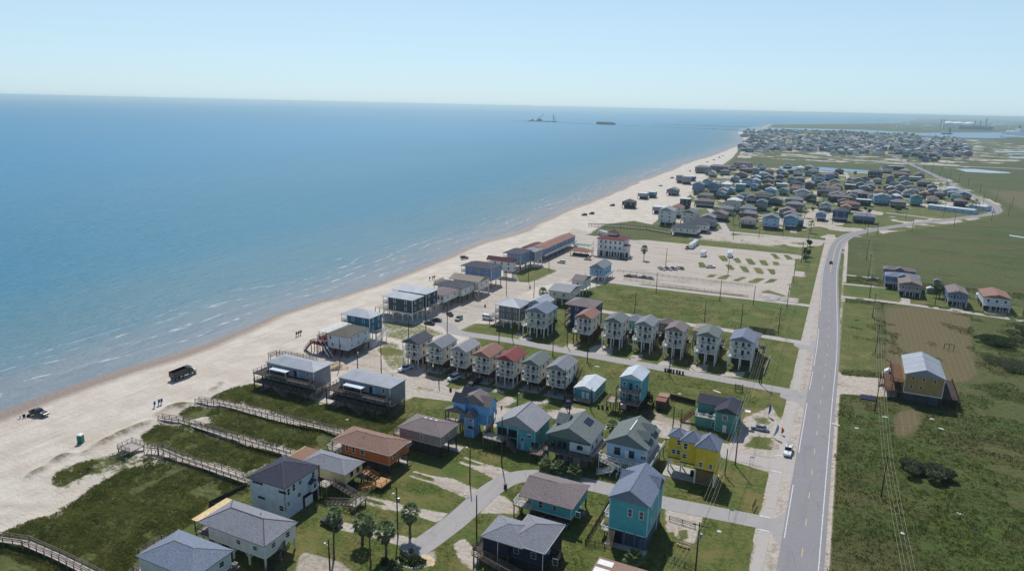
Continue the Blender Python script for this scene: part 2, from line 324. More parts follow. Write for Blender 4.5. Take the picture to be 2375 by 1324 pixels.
fz = np.clip(((vnoise(XX*.45, YY, .05, 41)*.55+vnoise(XX*.6, YY, .16, 42)*.45)-.52)/.10, 0, 1)*np.clip((XX-22)/10, 0, 1)*np.clip((YY-150)/60, 0, 1)*(YY < 1150)*(Wt['field'] > .6)*(XX < 700)
for q in KINDS: Wt[q] *= (1-.7*fz)
Wt['scrub'] += .7*fz
for q in [[(1985,580),(2060,592),(2140,598),(2200,612),(2170,622),(2080,612),(1990,600)], [(2225,628),(2300,640),(2400,660),(2400,672),(2300,655),(2230,640)], [(2060,560),(2180,566),(2300,585),(2290,592),(2160,576),(2060,568)]]: ppaint('scrub', q, .8, 4)
gz_ = np.clip((vnoise(XX, YY, .06, 51)*.6+vnoise(XX, YY, .2, 52)*.4-.54)/.08, 0, 1)*np.clip((XX+128)/6, 0, 1)*np.clip((-40-XX)/10, 0, 1)*np.clip((YY-168)/8, 0, 1)*np.clip((345-YY)/15, 0, 1)*(Wt['shell']+(1-sum(Wt[q] for q in KINDS)) > .3)
for q in KINDS: Wt[q] *= (1-.55*gz_)
Wt['lawn'] += .55*gz_
# wet sand
wet = np.clip(1-(XX-XS)/13+(vnoise(XX, YY, .03, 3)-.5)*.5, 0, 1)*(XX < XS+30)*(YY < 2400); Wt['wet'] = np.clip(wet, 0, 1)
# height
t = np.clip((XX-XS)/24, 0, 1); ZZ = np.where(XX >= XS, SEA_Z+(-SEA_Z)*t*t*(3-2*t), SEA_Z+np.maximum((XX-XS)*.03, -3.0))
dune = np.clip((XX+165)/10, 0, 1)*np.clip((-108-XX)/8, 0, 1)*np.clip((150-YY)/14, 0, 1)*(YY > 55)
bumps = .5*vnoise(XX, YY, .09, 1)+.5*vnoise(XX, YY, .25, 2)
ZZ = ZZ+dune*(bumps*1.0-.1)*.9+dune*Wt['scrub']*(vnoise(XX, YY, .9, 4)*.35)
fld = Wt['field']*np.clip((XX-10)/4, 0, 1)*(YY < 600); ZZ = ZZ+fld*(vnoise(XX, YY, .55, 5)*.35+vnoise(XX, YY, .12, 6)*.4-.35)*(1-np.clip(Wt['dirt']+Wt['shell'], 0, 1))
ridge = np.exp(-((XX-(-153+(YY-100)*.05))/2.6)**2)*np.clip((150-YY)/10, 0, 1)*(YY > 50); ZZ = ZZ+ridge*(vnoise(XX, YY, .35, 8)**2)*1.3
for X_, Y_, R_ in HUM: ZZ = ZZ+np.exp(-((XX-X_)**2+((YY-Y_)/1.5)**2)/(R_*R_))*.75
def ground_z(x, y):
    i = int(np.clip(np.searchsorted(gx, x), 1, nx-1)); j = int(np.clip(np.searchsorted(gy, y), 1, ny-1)); return float(ZZ[j-1:j+1, i-1:i+1].mean())
def gridmesh(name, xs, ys, Z, mat, attrs):
    me = bpy.data.meshes.new(name); nxx, nyy = len(xs), len(ys); X, Y = np.meshgrid(xs, ys)
    co = np.stack([X, Y, Z], -1).reshape(-1, 3).astype(np.float32); me.vertices.add(len(co)); me.vertices.foreach_set('co', co.ravel())
    idx = np.arange(nxx*nyy).reshape(nyy, nxx); q = np.stack([idx[:-1,:-1], idx[:-1,1:], idx[1:,1:], idx[1:,:-1]], -1).reshape(-1, 4)
    me.loops.add(q.size); me.loops.foreach_set('vertex_index', q.ravel().astype(np.int32)); me.polygons.add(len(q))
    me.polygons.foreach_set('loop_start', (np.arange(len(q))*4).astype(np.int32)); me.polygons.foreach_set('loop_total', np.full(len(q), 4, np.int32))
    me.polygons.foreach_set('use_smooth', np.ones(len(q), bool)); me.update(calc_edges=True); me.materials.append(mat)
    for k, a in attrs.items():
        at = me.attributes.new(k, 'FLOAT', 'POINT'); at.data.foreach_set('value', np.ascontiguousarray(a, np.float32).ravel())
    return me
def ground_mat():
    s = N('ground'); p = s.geo()
    n1 = s.noise(p, .9, 6, .65); n2 = s.noise(p, .12, 5); n3 = s.noise(p, .02, 4); n4 = s.noise(p, 3.5, 3); st = s.noise(s.mapv(p, (.55, .035, 1)), 1.0, 5, .65)
    sand = s.mix(s.ramp(n2, .3, .7), lin((194,182,166)), lin((210,202,188))); sand = s.mix(s.mul(s.ramp(st, .45, .75), .6), sand, lin((176,164,148)))
    sand = s.mix(s.mul(s.ramp(n1, .55, .8), .35), sand, lin((160,146,128)))
    shell = s.mix(s.ramp(n1, .3, .75), lin((196,188,176)), lin((170,158,146))); shell = s.mix(s.mul(s.ramp(n2, .45, .75), .5), shell, lin((184,168,152))); trk = s.noise(s.mapv(p, (.035, .30, 1), (0,0,.12)), 1, 6, .7); trk2 = s.noise(s.mapv(p, (.06, .09, 1)), 1, 6, .75); shell = s.mix(s.mul(s.ramp(trk, .50, .64), .6), shell, lin((158,142,126))); shell = s.mix(s.mul(s.ramp(trk2, .54, .68), .55), shell, lin((150,136,112)))
    lawn = s.mix(s.ramp(n1, .3, .72), lin((68,82,34)), lin((106,114,54))); lawn = s.mix(s.mul(s.ramp(n2, .42, .70), .9), lawn, lin((124,114,68))); lawn = s.mix(s.mul(s.ramp(n3, .48, .66), .65), lawn, lin((78,98,40)))
    lawn = s.mix(s.mul(s.ramp(n4, .5, .8), .4), lawn, lin((58,72,26)))
    dk1 = s.noise(s.mapv(p, (.6, 1.3, 1)), .8, 6, .7)
    scrub = s.mix(s.ramp(dk1, .32, .68), lin((52,62,32)), lin((100,106,54))); scrub = s.mix(s.ramp(n2, .45, .72), scrub, lin((84,92,46))); scrub = s.mix(s.mul(s.ramp(n4, .52, .75), .45), scrub, lin((116,112,62)))
    field = s.mix(s.ramp(dk1, .3, .7), lin((50,64,26)), lin((84,100,40))); field = s.mix(s.ramp(n3, .42, .7), field, lin((82,80,46))); field = s.mix(s.mul(s.ramp(n2, .48, .75), .7), field, lin((72,94,34)))
    n5 = s.noise(s.mapv(p, (.012, .028, 1)), 1, 6, .7); n6 = s.noise(s.mapv(p, (.035, .09, 1)), 1, 5, .7)
    field = s.mix(s.mul(s.ramp(n5, .47, .60), .8), field, lin((94,90,54))); field = s.mix(s.mul(s.ramp(n6, .54, .68), .6), field, lin((40,50,24))); field = s.mix(s.mul(s.ramp(n5, .46, .34), .5), field, lin((84,96,40)))
    mow = s.add('ShaderNodeTexWave', wave_type='BANDS', bands_direction='X'); s.set(mow.inputs['Vector'], p); mow.inputs['Scale'].default_value = .17; mow.inputs['Distortion'].default_value = 3.5; mow.inputs['Detail'].default_value = 2; mow.inputs['Detail Scale'].default_value = .12
    dirt = s.mix(s.ramp(mow.outputs['Fac'], .6, .95), lin((114,98,76)), lin((128,112,86))); dirt = s.mix(s.mul(s.ramp(n2, .4, .7), .7), dirt, lin((108,98,66))); dirt = s.mix(s.ramp(n1, .42, .8), dirt, lin((100,88,64)))
    wet_ = lin((142,126,114))
    col = s.mix(s.ramp(s.attr('base'), .35, .75), sand, s.mix(s.ramp(n1, .35, .7), lin((78,82,40)), lin((108,104,58))))
    for k, c, amp, lo, hi in (('wet', wet_, .25, .3, .8), ('shell', shell, .55, .25, .75), ('dirt', dirt, .7, .2, .9), ('field', field, .4, .4, .6), ('lawn', lawn, .9, .36, .68), ('scrub', scrub, 1.1, .36, .66)):
        nz = s.mul(s.mul(s.add('ShaderNodeMath', operation='ADD').outputs[0], 1.0), 1.0) if False else None
        f = s.mul(s.attr(k), s.mul(s.mul(n1, .5, 'SUBTRACT'), amp), 'ADD'); f = s.mul(f, s.mul(s.mul(n2, .5, 'SUBTRACT'), amp*.7), 'ADD')
        col = s.mix(s.mul(s.ramp(f, lo, hi), s.ramp(s.attr(k), .02, .15)), col, c)
    s.bump(s.mul(n1, dk1, 'ADD'), .9, .35)
    return s.out(col, s.ramp(s.attr('wet'), .5, 1, .92, .45), .25)
gm = gridmesh('ground', gx, gy, ZZ, ground_mat(), {**Wt, 'base': BASE*np.clip(1-2.2*(Wt['shell']-.2), 0, 1)})
kind(link('ground', gm), 'structure')
# ------------------------------------------------------------------ sea
sxs = np.concatenate([-axis([(-200,260,.0,0) if False else (60,330,2.0,2.0),(330,1500,3,60),(1500,80000,100,18000)])[::-1]]); sys_ = axis([(-600,60,40,4),(60,700,2.5,4),(700,3000,5,30),(3000,12000,60,600),(12000,80000,1000,16000)])
sxs = np.concatenate([sxs, np.array([0, 400, 1500, 6000])]) if sxs[-1] < 0 else sxs
SXX, SYY = np.meshgrid(sxs, sys_)
dist = shoreX(SYY)-SXX
def sea_mat():
    s = N('sea_water'); p = s.geo(); d = s.attr('dist')
    nz = s.noise(s.mapv(p, (.02, .006, 1)), 1, 5, .6); big = s.noise(s.mapv(p, (.004, .0012, 1)), 1, 4)
    dd = s.mul(d, s.mul(s.mul(nz, .5, 'SUBTRACT'), 30), 'ADD')
    murk = lin((140,140,138)); turq = lin((96,130,138)); blue = lin((64,126,150)); deep = lin((66,136,170))
    col = s.mix(s.ramp(dd, 2, 55), murk, turq); col = s.mix(s.ramp(dd, 40, 170), col, blue); col = s.mix(s.ramp(d, 150, 900), col, deep)
    col = s.mix(s.mul(s.ramp(big, .45, .7), .22), col, lin((92,142,166)))
    # foam: short broken crests in the surf zone
    fw = s.noise(s.mapv(p, (.04, .012, 1)), 1, 3); dw = s.mul(d, s.mul(s.mul(fw, .5, 'SUBTRACT'), 30), 'ADD')
    band = s.ramp(s.add('ShaderNodeMath', operation='SINE').outputs[0], .82, 1.0); s.t.links.new(s.mul(dw, .62), band.node.inputs[0].links[0].from_node.inputs[0])
    fn = s.noise(s.mapv(p, (.9, .13, 1)), 1, 4, .7); zone = s.mul(s.ramp(d, 3, 9), s.ramp(d, 26, 62, 1, 0)); big2 = s.noise(s.mapv(p, (.02, .018, 1)), 1, 2)
    foam = s.mul(s.mul(band, zone), s.mul(s.ramp(fn, .50, .60), s.ramp(big2, .36, .55)))
    edge = s.mul(s.ramp(dw, -2.5, 0), s.ramp(dw, 0, 2.0, 1, 0)); foam = s.mul(foam, s.mul(s.mul(edge, s.ramp(fn, .5, .7)), .35), 'MAXIMUM')
    spk = s.noise(s.mapv(p, (1.1, .35, 1)), 1, 2); cap = s.mul(s.ramp(spk, .75, .80), s.ramp(d, 40, 400, .35, 0)); foam = s.mul(foam, cap, 'MAXIMUM')
    col = s.mix(s.mul(foam, .72), col, lin((236,238,236)))
    streak = s.noise(s.mapv(p, (.22, .02, 1)), 1, 4); col = s.mix(s.mul(s.ramp(streak, .42, .72), .3), col, lin((60,118,150)))
    w1 = s.noise(s.mapv(p, (.35, .12, 1), (0,0,.15)), 1, 4, .65); w2 = s.noise(s.mapv(p, (.05, .018, 1), (0,0,-.1)), 1, 3)
    s.bump(s.mul(w1, s.mul(w2, 2.0), 'ADD'), .9, 1.1)
    s.b.inputs['IOR'].default_value = 1.33
    return s.out(col, .4, .16)
seam = gridmesh('sea', sxs, sys_, np.full(SXX.shape, SEA_Z), sea_mat(), {'dist': dist})
kind(link('sea', seam), 'structure')
# ------------------------------------------------------------------ roads
def road_mat(name, c, wear=.12):
    s = N(name); c = lin(c); p = s.geo(); a = s.noise(p, 6, 3); b = s.noise(s.mapv(p, (.5, .05, 1)), 1, 4); d = s.noise(p, .25, 5)
    col = s.mix(s.ramp(a, .35, .65), dk(c, 1-wear), dk(c, 1+wear)); col = s.mix(s.mul(s.ramp(b, .5, .7), .35), col, dk(c, .78)); col = s.mix(s.mul(s.ramp(d, .55, .8), .5), col, dk(c, 1.2))
    v = s.add('ShaderNodeTexVoronoi', feature='DISTANCE_TO_EDGE'); s.set(v.inputs['Vector'], s.mapv(p, (.11, .16, 1))); v.inputs['Scale'].default_value = 1.0
    col = s.mix(s.mul(s.ramp(v.outputs['Distance'], .0, .012, 1, 0), .45), col, dk(c, .55)); s.bump(a, .2, .02); return s.out(col, .85, .25)
ASPH = road_mat('asphalt', (140,137,139)); ASPH2 = road_mat('asphalt_old', (162,158,155)); LANE = road_mat('lane_concrete', (178,171,164))
PAINTW = plain('road_paint_white', (208,208,208), .7, .2, 1.2); PAINTY = plain('road_paint_yellow', (206,186,120), .7, .15, 2)
def ribbon(name, Lp, Rp, mat, z=.03, k='structure', world=False):
    A = [p if world else G(*p) for p in Lp]; B = [p if world else G(*p) for p in Rp]; b = MB()
    vs = [(x, y, z+y*4e-5) for x, y in A]+[(x, y, z+y*4e-5) for x, y in B]; n = len(A)
    b.add(vs, [(i, n+i, n+i+1, i+1) for i in range(n-1)]); o = b.build(name, mat); return kind(o, k)
def smooth(pts, n=6):
    pts = [np.array(p, float) for p in pts]; out = []
    for i in range(len(pts)-1):
        p0, p1, p2, p3 = pts[max(i-1,0)], pts[i], pts[i+1], pts[min(i+2, len(pts)-1)]
        for k in range(n):
            t = k/n; out.append(.5*((2*p1)+(-p0+p2)*t+(2*p0-5*p1+4*p2-p3)*t*t+(-p0+3*p1-3*p2+p3)*t**3))
    out.append(pts[-1]); return [tuple(q) for q in out]
def offset(pts, d):
    out = []
    for i, p in enumerate(pts):
        a, b = np.array(pts[max(i-1,0)]), np.array(pts[min(i+1, len(pts)-1)]); t = (b-a)/np.linalg.norm(b-a); out.append((p[0]+t[1]*d, p[1]-t[0]*d))
    return out
ROADS = []
def centre(name, pts, w, mat, z=.03, n=6, world=False):
    c = smooth([p if world else G(*p) for p in pts], n); ROADS.append((c, w/2)); return ribbon(name, offset(c, -w/2), offset(c, w/2), mat, z, world=True), c
xl = G(1796,1324)[0]; xr = G(1907,1324)[0]; xc = G(1855.5,1324)[0]
mid_px = [(1925,642),(1932,600),(1940,572),(1954,556),(1980,543),(2035,532),(2110,521),(2190,511),(2262,502),(2300,496),(2313,488),(2303,477),(2280,464),(2240,446),(2190,418),(2140,394),(2093,373),(2058,356),(2020,340),(1990,325),(1966,312)]
main_c = [(xc, 40)]+[(xc, y) for y in (90,150,220,290)]+[G(*p) for p in mid_px]
mc = smooth(main_c, 8); hw = (xr-xl)/2
ribbon('highway', offset(mc, -hw), offset(mc, hw), ASPH, .04, world=True)
def stripe(name, pts, off, w, mat, dash=None, gap=None, z=.062, ylim=(0, 9e9), label='', skip=()):
    """painted line along a polyline; dashes are one marking part each, joined per line"""
    P2 = [np.array(p) for p in offset(pts, off)]; b = MB(); s = 0.0; cum = [0]
    for i in range(len(P2)-1): cum.append(cum[-1]+np.linalg.norm(P2[i+1]-P2[i]))
    def at(q):
        i = min(max(int(np.searchsorted(cum, q))-1, 0), len(P2)-2); t = (q-cum[i])/(cum[i+1]-cum[i]+1e-9); return P2[i]+(P2[i+1]-P2[i])*t
    q = 0; step = dash or 6.0
    while q < cum[-1]-step:
        a, c = at(q), at(q+step)
        if ylim[0] < a[1] < ylim[1] and not any(u < a[1] < v for u, v in skip):
            d = (c-a)/np.linalg.norm(c-a); nn = np.array([-d[1], d[0]])*w/2
            b.add([(*(a-nn), z+a[1]*4e-5), (*(c-nn), z+c[1]*4e-5), (*(c+nn), z+c[1]*4e-5), (*(a+nn), z+a[1]*4e-5)], [(0,1,2,3)])
        q += step+(gap or 0)
    return kind(b.build(name, mat), 'structure')
lw = xc-G(1806,1324)[0]; rw = G(1898,1324)[0]-xc
stripe('edge_line', mc, -lw, .2, PAINTW, ylim=(60, 1200), skip=[(128,138),(161,178),(218,226),(246,254),(300,330)])
stripe('edge_line', mc, rw, .2, PAINTW, ylim=(60, 1200)); stripe('centre_line', mc, 0, .16, PAINTY, 3.0, 9.1, ylim=(60, 420)); stripe('centre_line', mc, 0, .3, PAINTY, ylim=(420, 1000))
centre('street_paved', [(1000,742),(1040,755),(1062,771),(1180,789),(1330,817),(1520,851),(1700,884),(1850,912)], 5.4, ASPH2)
centre('street_paved', [(1360,716),(1500,738),(1700,768),(1790,783),(1880,798)], 4.6, LANE)
centre('street_paved', [(1320,640),(1400,652),(1560,672),(1760,695),(1895,711)], 4.4, LANE)
centre('street_paved', [(948,1285),(1000,1250),(1060,1205),(1110,1160),(1150,1128),(1195,1107),(1260,1103),(1350,1120),(1430,1138),(1545,1166),(1650,1187),(1790,1215)], 5.4, ASPH2, .034)
centre('street_paved', [(1560,1005),(1690,1052),(1840,1086)], 5.2, LANE, .034)
centre('street_paved', [(1952,688),(2100,705),(2260,727),(2400,748)], 4.0, LANE)
centre('street_paved', [(1952,658),(2060,668)], 3.2, LANE); centre('street_paved', [(1954,637),(2055,648)], 2.6, LANE)
centre('street_paved', [(1640,533),(1760,545),(1880,556),(1925,562)], 7, LANE); centre('street_paved', [(2055,494),(2110,500),(2170,508)], 5, LANE)
centre('street_paved', [(1600,445),(1660,500),(1690,545)], 5, LANE, .05); centre('street_paved', [(1700,470),(1900,480),(1990,492)], 4, LANE, .05); centre('street_paved', [(1790,440),(1960,452),(2100,470)], 4, LANE, .05)
centre('street_paved', [(1800,362),(1950,368),(2100,380),(2375,392)], 12, LANE, .1); centre('street_paved', [(1925,362),(1900,348),(1870,335),(1862,320)], 10, LANE, .1); centre('street_paved', [(1805,333),(1812,318)], 10, LANE, .1)
centre('street_paved', [(1560,415),(1640,412),(1760,404),(1900,404),(1990,408)], 5, LANE, .05); centre('street_paved', [(1840,540),(1840,480),(1850,420),(1855,395)], 4.5, LANE, .06); centre('street_paved', [(1925,500),(1960,470),(1972,430),(1960,400)], 4.5, LANE, .06)
# frontage lane with painted stop bars
fl0, fl1 = G(1740,1324)[0], G(1769,1324)[0]
ly = [G(1775, q)[1] for q in (1229, 1199, 1093, 1057)]; LY2 = [G(1825, q)[1] for q in (928, 905)]
lane_spans = [(60, ly[0]), (ly[1], ly[2]), (ly[3], LY2[0]), (LY2[1], G(1860,810)[1]), (G(1862,790)[1], G(1880,716)[1])]
for a, b in lane_spans: ribbon('frontage_lane', [(fl0, a), (fl0, b)], [(fl1, a), (fl1, b)], LANE, .026, world=True)
for px in [((1763,1196),(1788,1201)),((1754,1226),(1783,1232)),((1798,1055),(1822,1058)),((1788,1091),(1812,1096))]:
    a, b = G(*px[0]), G(*px[1]); q = MB(); q.add([(a[0],a[1]-.25,.07),(b[0],b[1]-.25,.07),(b[0],b[1]+.25,.07),(a[0],a[1]+.25,.07)], [(0,1,2,3)]); kind(q.build('stop_bar', PAINTW), 'structure')
for i_, (sx, y0_, y1_) in enumerate([(fl0-3, ly[0], ly[1]), (fl0-3, ly[2], ly[3]), (fl0-3, LY2[0], LY2[1]), (fl0-3, lane_spans[3][1], lane_spans[4][0])]):
    yc_ = (y0_+y1_)/2; hw_ = (y1_-y0_)/2
    A_ = [(sx, yc_-2.4), (fl0, yc_-hw_), (fl1, yc_-hw_), (xl-1.5, yc_-hw_-1), (xl+.4, yc_-hw_-5)]; B_ = [(sx, yc_+2.4), (fl0, yc_+hw_), (fl1, yc_+hw_), (xl-1.5, yc_+hw_+1), (xl+.4, yc_+hw_+5)]
    ribbon('street_mouth', A_, B_, ASPH2 if i_ != 1 else LANE, .022, world=True)
# ------------------------------------------------------------------ houses
def rect(ze, L=None, T=None, R=None, B=None):
    """axis-aligned eave rectangle from photo pixels of the eave corners at height ze"""
    xs0, xs1, ys0, ys1 = [], [], [], []
    for p, ax, ay in ((L, xs0, ys0), (T, xs0, ys1), (R, xs1, ys1), (B, xs1, ys0)):
        if p is not None:
            x, y = G(p[0], p[1], ze); ax.append(x); ay.append(y)
    m = lambda a: sum(a)/max(1, len(a))
    return m(xs0), m(xs1), m(ys0), m(ys1)
def roof(root, r, ze, kindr, rise, mat, th=.16, ends=(0, 0), cap=None, name='roof'):
    x0, x1, y0, y1 = r; b = MB(); zt = ze+th; w, d = x1-x0, y1-y0; cx, cy = (x0+x1)/2, (y0+y1)/2
    if kindr[1] == 'y':   # ridge runs along y
        a = w/2 if kindr[0] == 'h' else 0; a = min(a, d/2-.05); p, q = (cx, y0+a, zt+rise), (cx, y1-a, zt+rise)
        if kindr[0] == 'm': p, q = (cx, y0, zt+rise), (cx, y1-min(w/2, d/2), zt+rise)
    else:
        a = d/2 if kindr[0] == 'h' else 0; a = min(a, w/2-.05); p, q = (x0+a, cy, zt+rise), (x1-a, cy, zt+rise)
        if kindr[0] == 'm': p, q = (x0, cy, zt+rise), (x1-min(d/2, w/2), cy, zt+rise)
    b.add([(x0,y0,ze),(x1,y0,ze),(x1,y1,ze),(x0,y1,ze),(x0,y0,zt),(x1,y0,zt),(x1,y1,zt),(x0,y1,zt),p,q],
          [(0,3,2,1),(0,1,5,4),(1,2,6,5),(2,3,7,6),(3,0,4,7)]+([(4,5,8),(5,6,9,8),(6,7,9),(7,4,8,9)] if kindr[1] == 'y' else [(4,5,9,8),(5,6,9),(6,7,8,9),(7,4,8)]))
    o = b.build(name, mat, root)
    if cap:
        c = MB(); c.bar(p, q, .22, .06)
        if kindr[0] == 'h':
            for e, lst in ((p, ((x0,y0),(x1,y0)) if kindr[1] == 'y' else ((x0,y0),(x0,y1))), (q, ((x0,y1),(x1,y1)) if kindr[1] == 'y' else ((x1,y0),(x1,y1)))):
                for c_ in lst: c.bar(e, (c_[0], c_[1], zt), .2, .06)
        c.build('ridge_cap', cap, o)
    return o
def fascia(root, r, z0, z1, mat, t=.05):
    x0, x1, y0, y1 = r; b = MB(); b.box(x0-t, x1+t, y0-t, y0-.004, z0, z1); b.box(x1+.004, x1+t, y0, y1, z0, z1); b.box(x0-t, x0-.004, y0, y1, z0, z1); b.build('fascia', mat, root)
_wc = {}
def window(root, wr, side, u, z, w=.9, h=1.3, fr=None, nm='window', arch=False):
    """u = metres from the left end of that wall as seen from outside"""
    x0, x1, y0, y1 = wr; fr = fr or WHITE; key = (round(w, 2), round(h, 2), fr.name, arch)
    if key not in _wc:
        f = MB(); t = .11
        for a in ((-w/2-t, w/2+t, h/2, h/2+t), (-w/2-t, w/2+t, -h/2-t, -h/2), (-w/2-t, -w/2, -h/2, h/2), (w/2, w/2+t, -h/2, h/2), (-w/2, w/2, -.03, .03)): f.box(a[0], a[1], -.06, .03, a[2], a[3])
        if w > 1.2: f.box(-.03, .03, -.055, .03, -h/2, h/2)
        if arch:
            n = 8; f.prism([(w/2*math.cos(math.pi*i/n)*1.12, h/2+.1+w/2*math.sin(math.pi*i/n)*.62) for i in range(n+1)], 'y', -.05, .03)
        g = MB(); g.box(-w/2, w/2, -.025, .02, -h/2, h/2); _wc[key] = (f.mesh('window_frame', fr), g.mesh('pane', GLASS))
    fm, gm_ = _wc[key]
    if side == 'S': loc, rz = (x0+u, y0, z), 0
    elif side == 'E': loc, rz = (x1, y0+u, z), math.pi/2
    elif side == 'N': loc, rz = (x1-u, y1, z), math.pi
    else: loc, rz = (x0, y1-u, z), -math.pi/2
    o = link(nm, fm, root, loc); o.rotation_euler = (0, 0, rz); link('pane', gm_, o); return o
def door(root, wr, side, u, z0, w=.95, h=2.05, mat=None, nm='door'):
    x0, x1, y0, y1 = wr; b = MB(); b.box(-w/2, w/2, -.05, .02, 0, h)
    o = b.build(nm, mat or WHITE, root); k = MB(); k.box(w*.3, w*.38, -.1, -.05, h*.45, h*.5); k.build('handle', STEEL, o)
    loc, rz = {'S': ((x0+u, y0, z0), 0), 'E': ((x1, y0+u, z0), math.pi/2), 'W': ((x0, y1-u, z0), -math.pi/2), 'N': ((x1-u, y1, z0), math.pi)}[side]
    o.location = loc; o.rotation_euler = (0, 0, rz); return o
_pc = {}
def piles(root, xs, ys, z1, mat, w=.3, z0=-.15, nm='piling'):
    k = (round(z1-z0, 2), w, mat.name)
    if k not in _pc: _pc[k] = MB().box(-w/2, w/2, -w/2, w/2, 0, z1-z0).mesh(nm, mat)
    for x in xs:
        for y in ys: link(nm, _pc[k], root, (x, y, z0))
def lins(a, b, n): return [a+(b-a)*i/(n-1) for i in range(n)] if n > 1 else [(a+b)/2]
def railing(root, p, q, mat, h=1.0, sp=1.6, bal=True, nm='railing', tw=.1):
    b = MB(); p, q = Vector(p), Vector(q); n = max(1, round((q-p).length/sp)); U = Vector((0,0,1))
    b.bar(p+U*h, q+U*h, tw, .08); b.bar(p+U*.12, q+U*.12, .06)
    if not bal: b.bar(p+U*h*.55, q+U*h*.55, .06)
    for i in range(n+1):
        c = p+(q-p)*i/n; b.bar(c, c+U*(h+.04), .1)
    if bal:
        m = max(2, int((q-p).length/.28))
        for i in range(m):
            c = p+(q-p)*(i+.5)/m; b.bar(c+U*.12, c+U*h, .045)
    return b.build(nm, mat, root)
def deck(root, r, z, mat=None, sides='S', post=None, rmat=None, nx=2, ny=2, bal=True, gz=0.0, th=.22, h=1.0, postw=.2):
    x0, x1, y0, y1 = r; mat = mat or DECK; rmat = rmat or mat; post = post or rmat
    MB().box(x0, x1, y0, y1, z-th, z).build('deck_floor', mat, root)
    C = {'S': ((x0+.06,y0+.06,z),(x1-.06,y0+.06,z)), 'N': ((x0+.06,y1-.06,z),(x1-.06,y1-.06,z)), 'W': ((x0+.06,y0+.06,z),(x0+.06,y1-.06,z)), 'E': ((x1-.06,y0+.06,z),(x1-.06,y1-.06,z))}
    for s in sides: railing(root, *C[s], rmat, bal=bal, h=h)
    if nx and ny: piles(root, lins(x0+.2, x1-.2, nx), lins(y0+.2, y1-.2, ny), z-th, post, postw, gz-.15, 'deck_post')
def stairs(root, top, bot, w, mat, rail=True, rmat=None, nm='staircase'):
    top, bot = Vector(top), Vector(bot); d = bot-top; hd = Vector((d.x, d.y, 0)); n = max(3, int(abs(d.z)/.19)); s = hd.normalized().cross(Vector((0,0,1)))*w/2
    b = MB()
    for sg in (-1, 1): b.bar(top+s*sg, bot+s*sg, .07, .26)
    for i in range(n):
        c = top+d*(i+.5)/n; b.bar(c-s, c+s, .27, .05)
    o = b.build(nm, mat, root)
    if rail:
        for sg in (-1, 1): railing(root, top+s*sg, bot+s*sg, rmat or mat, .95, 1.8, False, 'stair_rail')
    return o
def body(root, wr, zf, ze, mat, kindr=None, rise=0, trim=None, name='wall', ov=.45, ph=None):
    """walls as one closed box with gable ends"""
    x0, x1, y0, y1 = wr; b = MB(); b.box(x0, x1, y0, y1, zf, ze+.1)
    if kindr and kindr[0] in 'gm':
        if kindr[1] == 'y':
            hgt = rise*(1-ov/((x1-x0)/2+ov)); ya, yb = (y0, y1) if kindr[0] == 'g' else (y0, y0+.2); b.prism([(x0, ze+.1), (x1, ze+.1), ((x0+x1)/2, ze+.1+hgt)], 'y', ya+.001, yb-.001)
        else:
            hgt = rise*(1-ov/((y1-y0)/2+ov)); xa, xb = (x0, x1) if kindr[0] == 'g' else (x0, x0+.2); b.prism([(y0, ze+.1), (y1, ze+.1), ((y0+y1)/2, ze+.1+hgt)], 'x', xa+.001, xb-.001)
    o = b.build(name, mat, root)
    if trim:
        t = .16
        for x, y in ((x0,y0),(x1,y0),(x1,y1),(x0,y1)):
            MB().box(x-.03 if x == x0 else x-t, x+t if x == x0 else x+.03, y-.03 if y == y0 else y-t, y+t if y == y0 else y+.03, zf+.01, ze).build('corner_trim', trim, root)
    MB().box(x0-.02, x1+.02, y0-.02, y1+.02, zf-.3, zf-.004).build('floor_beam', DARKW if not trim else trim, root)
    return o
def ac(root, x, y, z):
    b = MB(); b.box(x-.4, x+.4, y-.4, y+.4, z, z+.8); o = b.build('air_conditioner', STEEL, root); MB().box(x-.3, x+.3, y-.3, y+.3, z+.8, z+.84).build('fan_grille', BLACKM, o)
    MB().box(x-.7, x+.7, y-.6, y+.6, z-.12, z-.004).build('shelf', GREYW, o)
def vent(root, x, y, z): MB().tube([(x,y,z-.4),(x,y,z+.45)], .07, 6).build('vent_pipe', DARK if random.random() < .5 else STEEL, root)
def start(name, label, ze, ov=.45, group=None, **c):
    r = rect(ze, **c); x0, x1, y0, y1 = r; cx, cy = (x0+x1)/2, (y0+y1)/2; root = thing(name, label, 'house', (cx, cy, 0), 0, group)
    e = (x0-cx, x1-cx, y0-cy, y1-cy); w = (e[0]+ov, e[1]-ov, e[2]+ov, e[3]-ov); return root, e, w
SH = dict(g=shingle('grey', (132,134,140)), lg=shingle('lightgrey', (150,152,156)), dg=shingle('charcoal', (84,86,94)), bl=shingle('blue_black', (66,68,80)), br=shingle('brown', (140,112,100)), ta=shingle('taupe', (128,118,116)), gn=shingle('green_grey', (112,120,118)),
          rd=shingle('red', (134,80,80)), tc=shingle('terracotta', (146,114,102)), bg=shingle('blue_grey', (118,128,144)), mg=shingle('maroon', (112,70,72)), tn=shingle('tan', (146,138,126)), kh=shingle('khaki', (104,102,92)))
MT = dict(w=metalroof('pale', (166,172,180)), g=metalroof('grey', (150,156,164)), b=metalroof('bright', (192,200,206)))
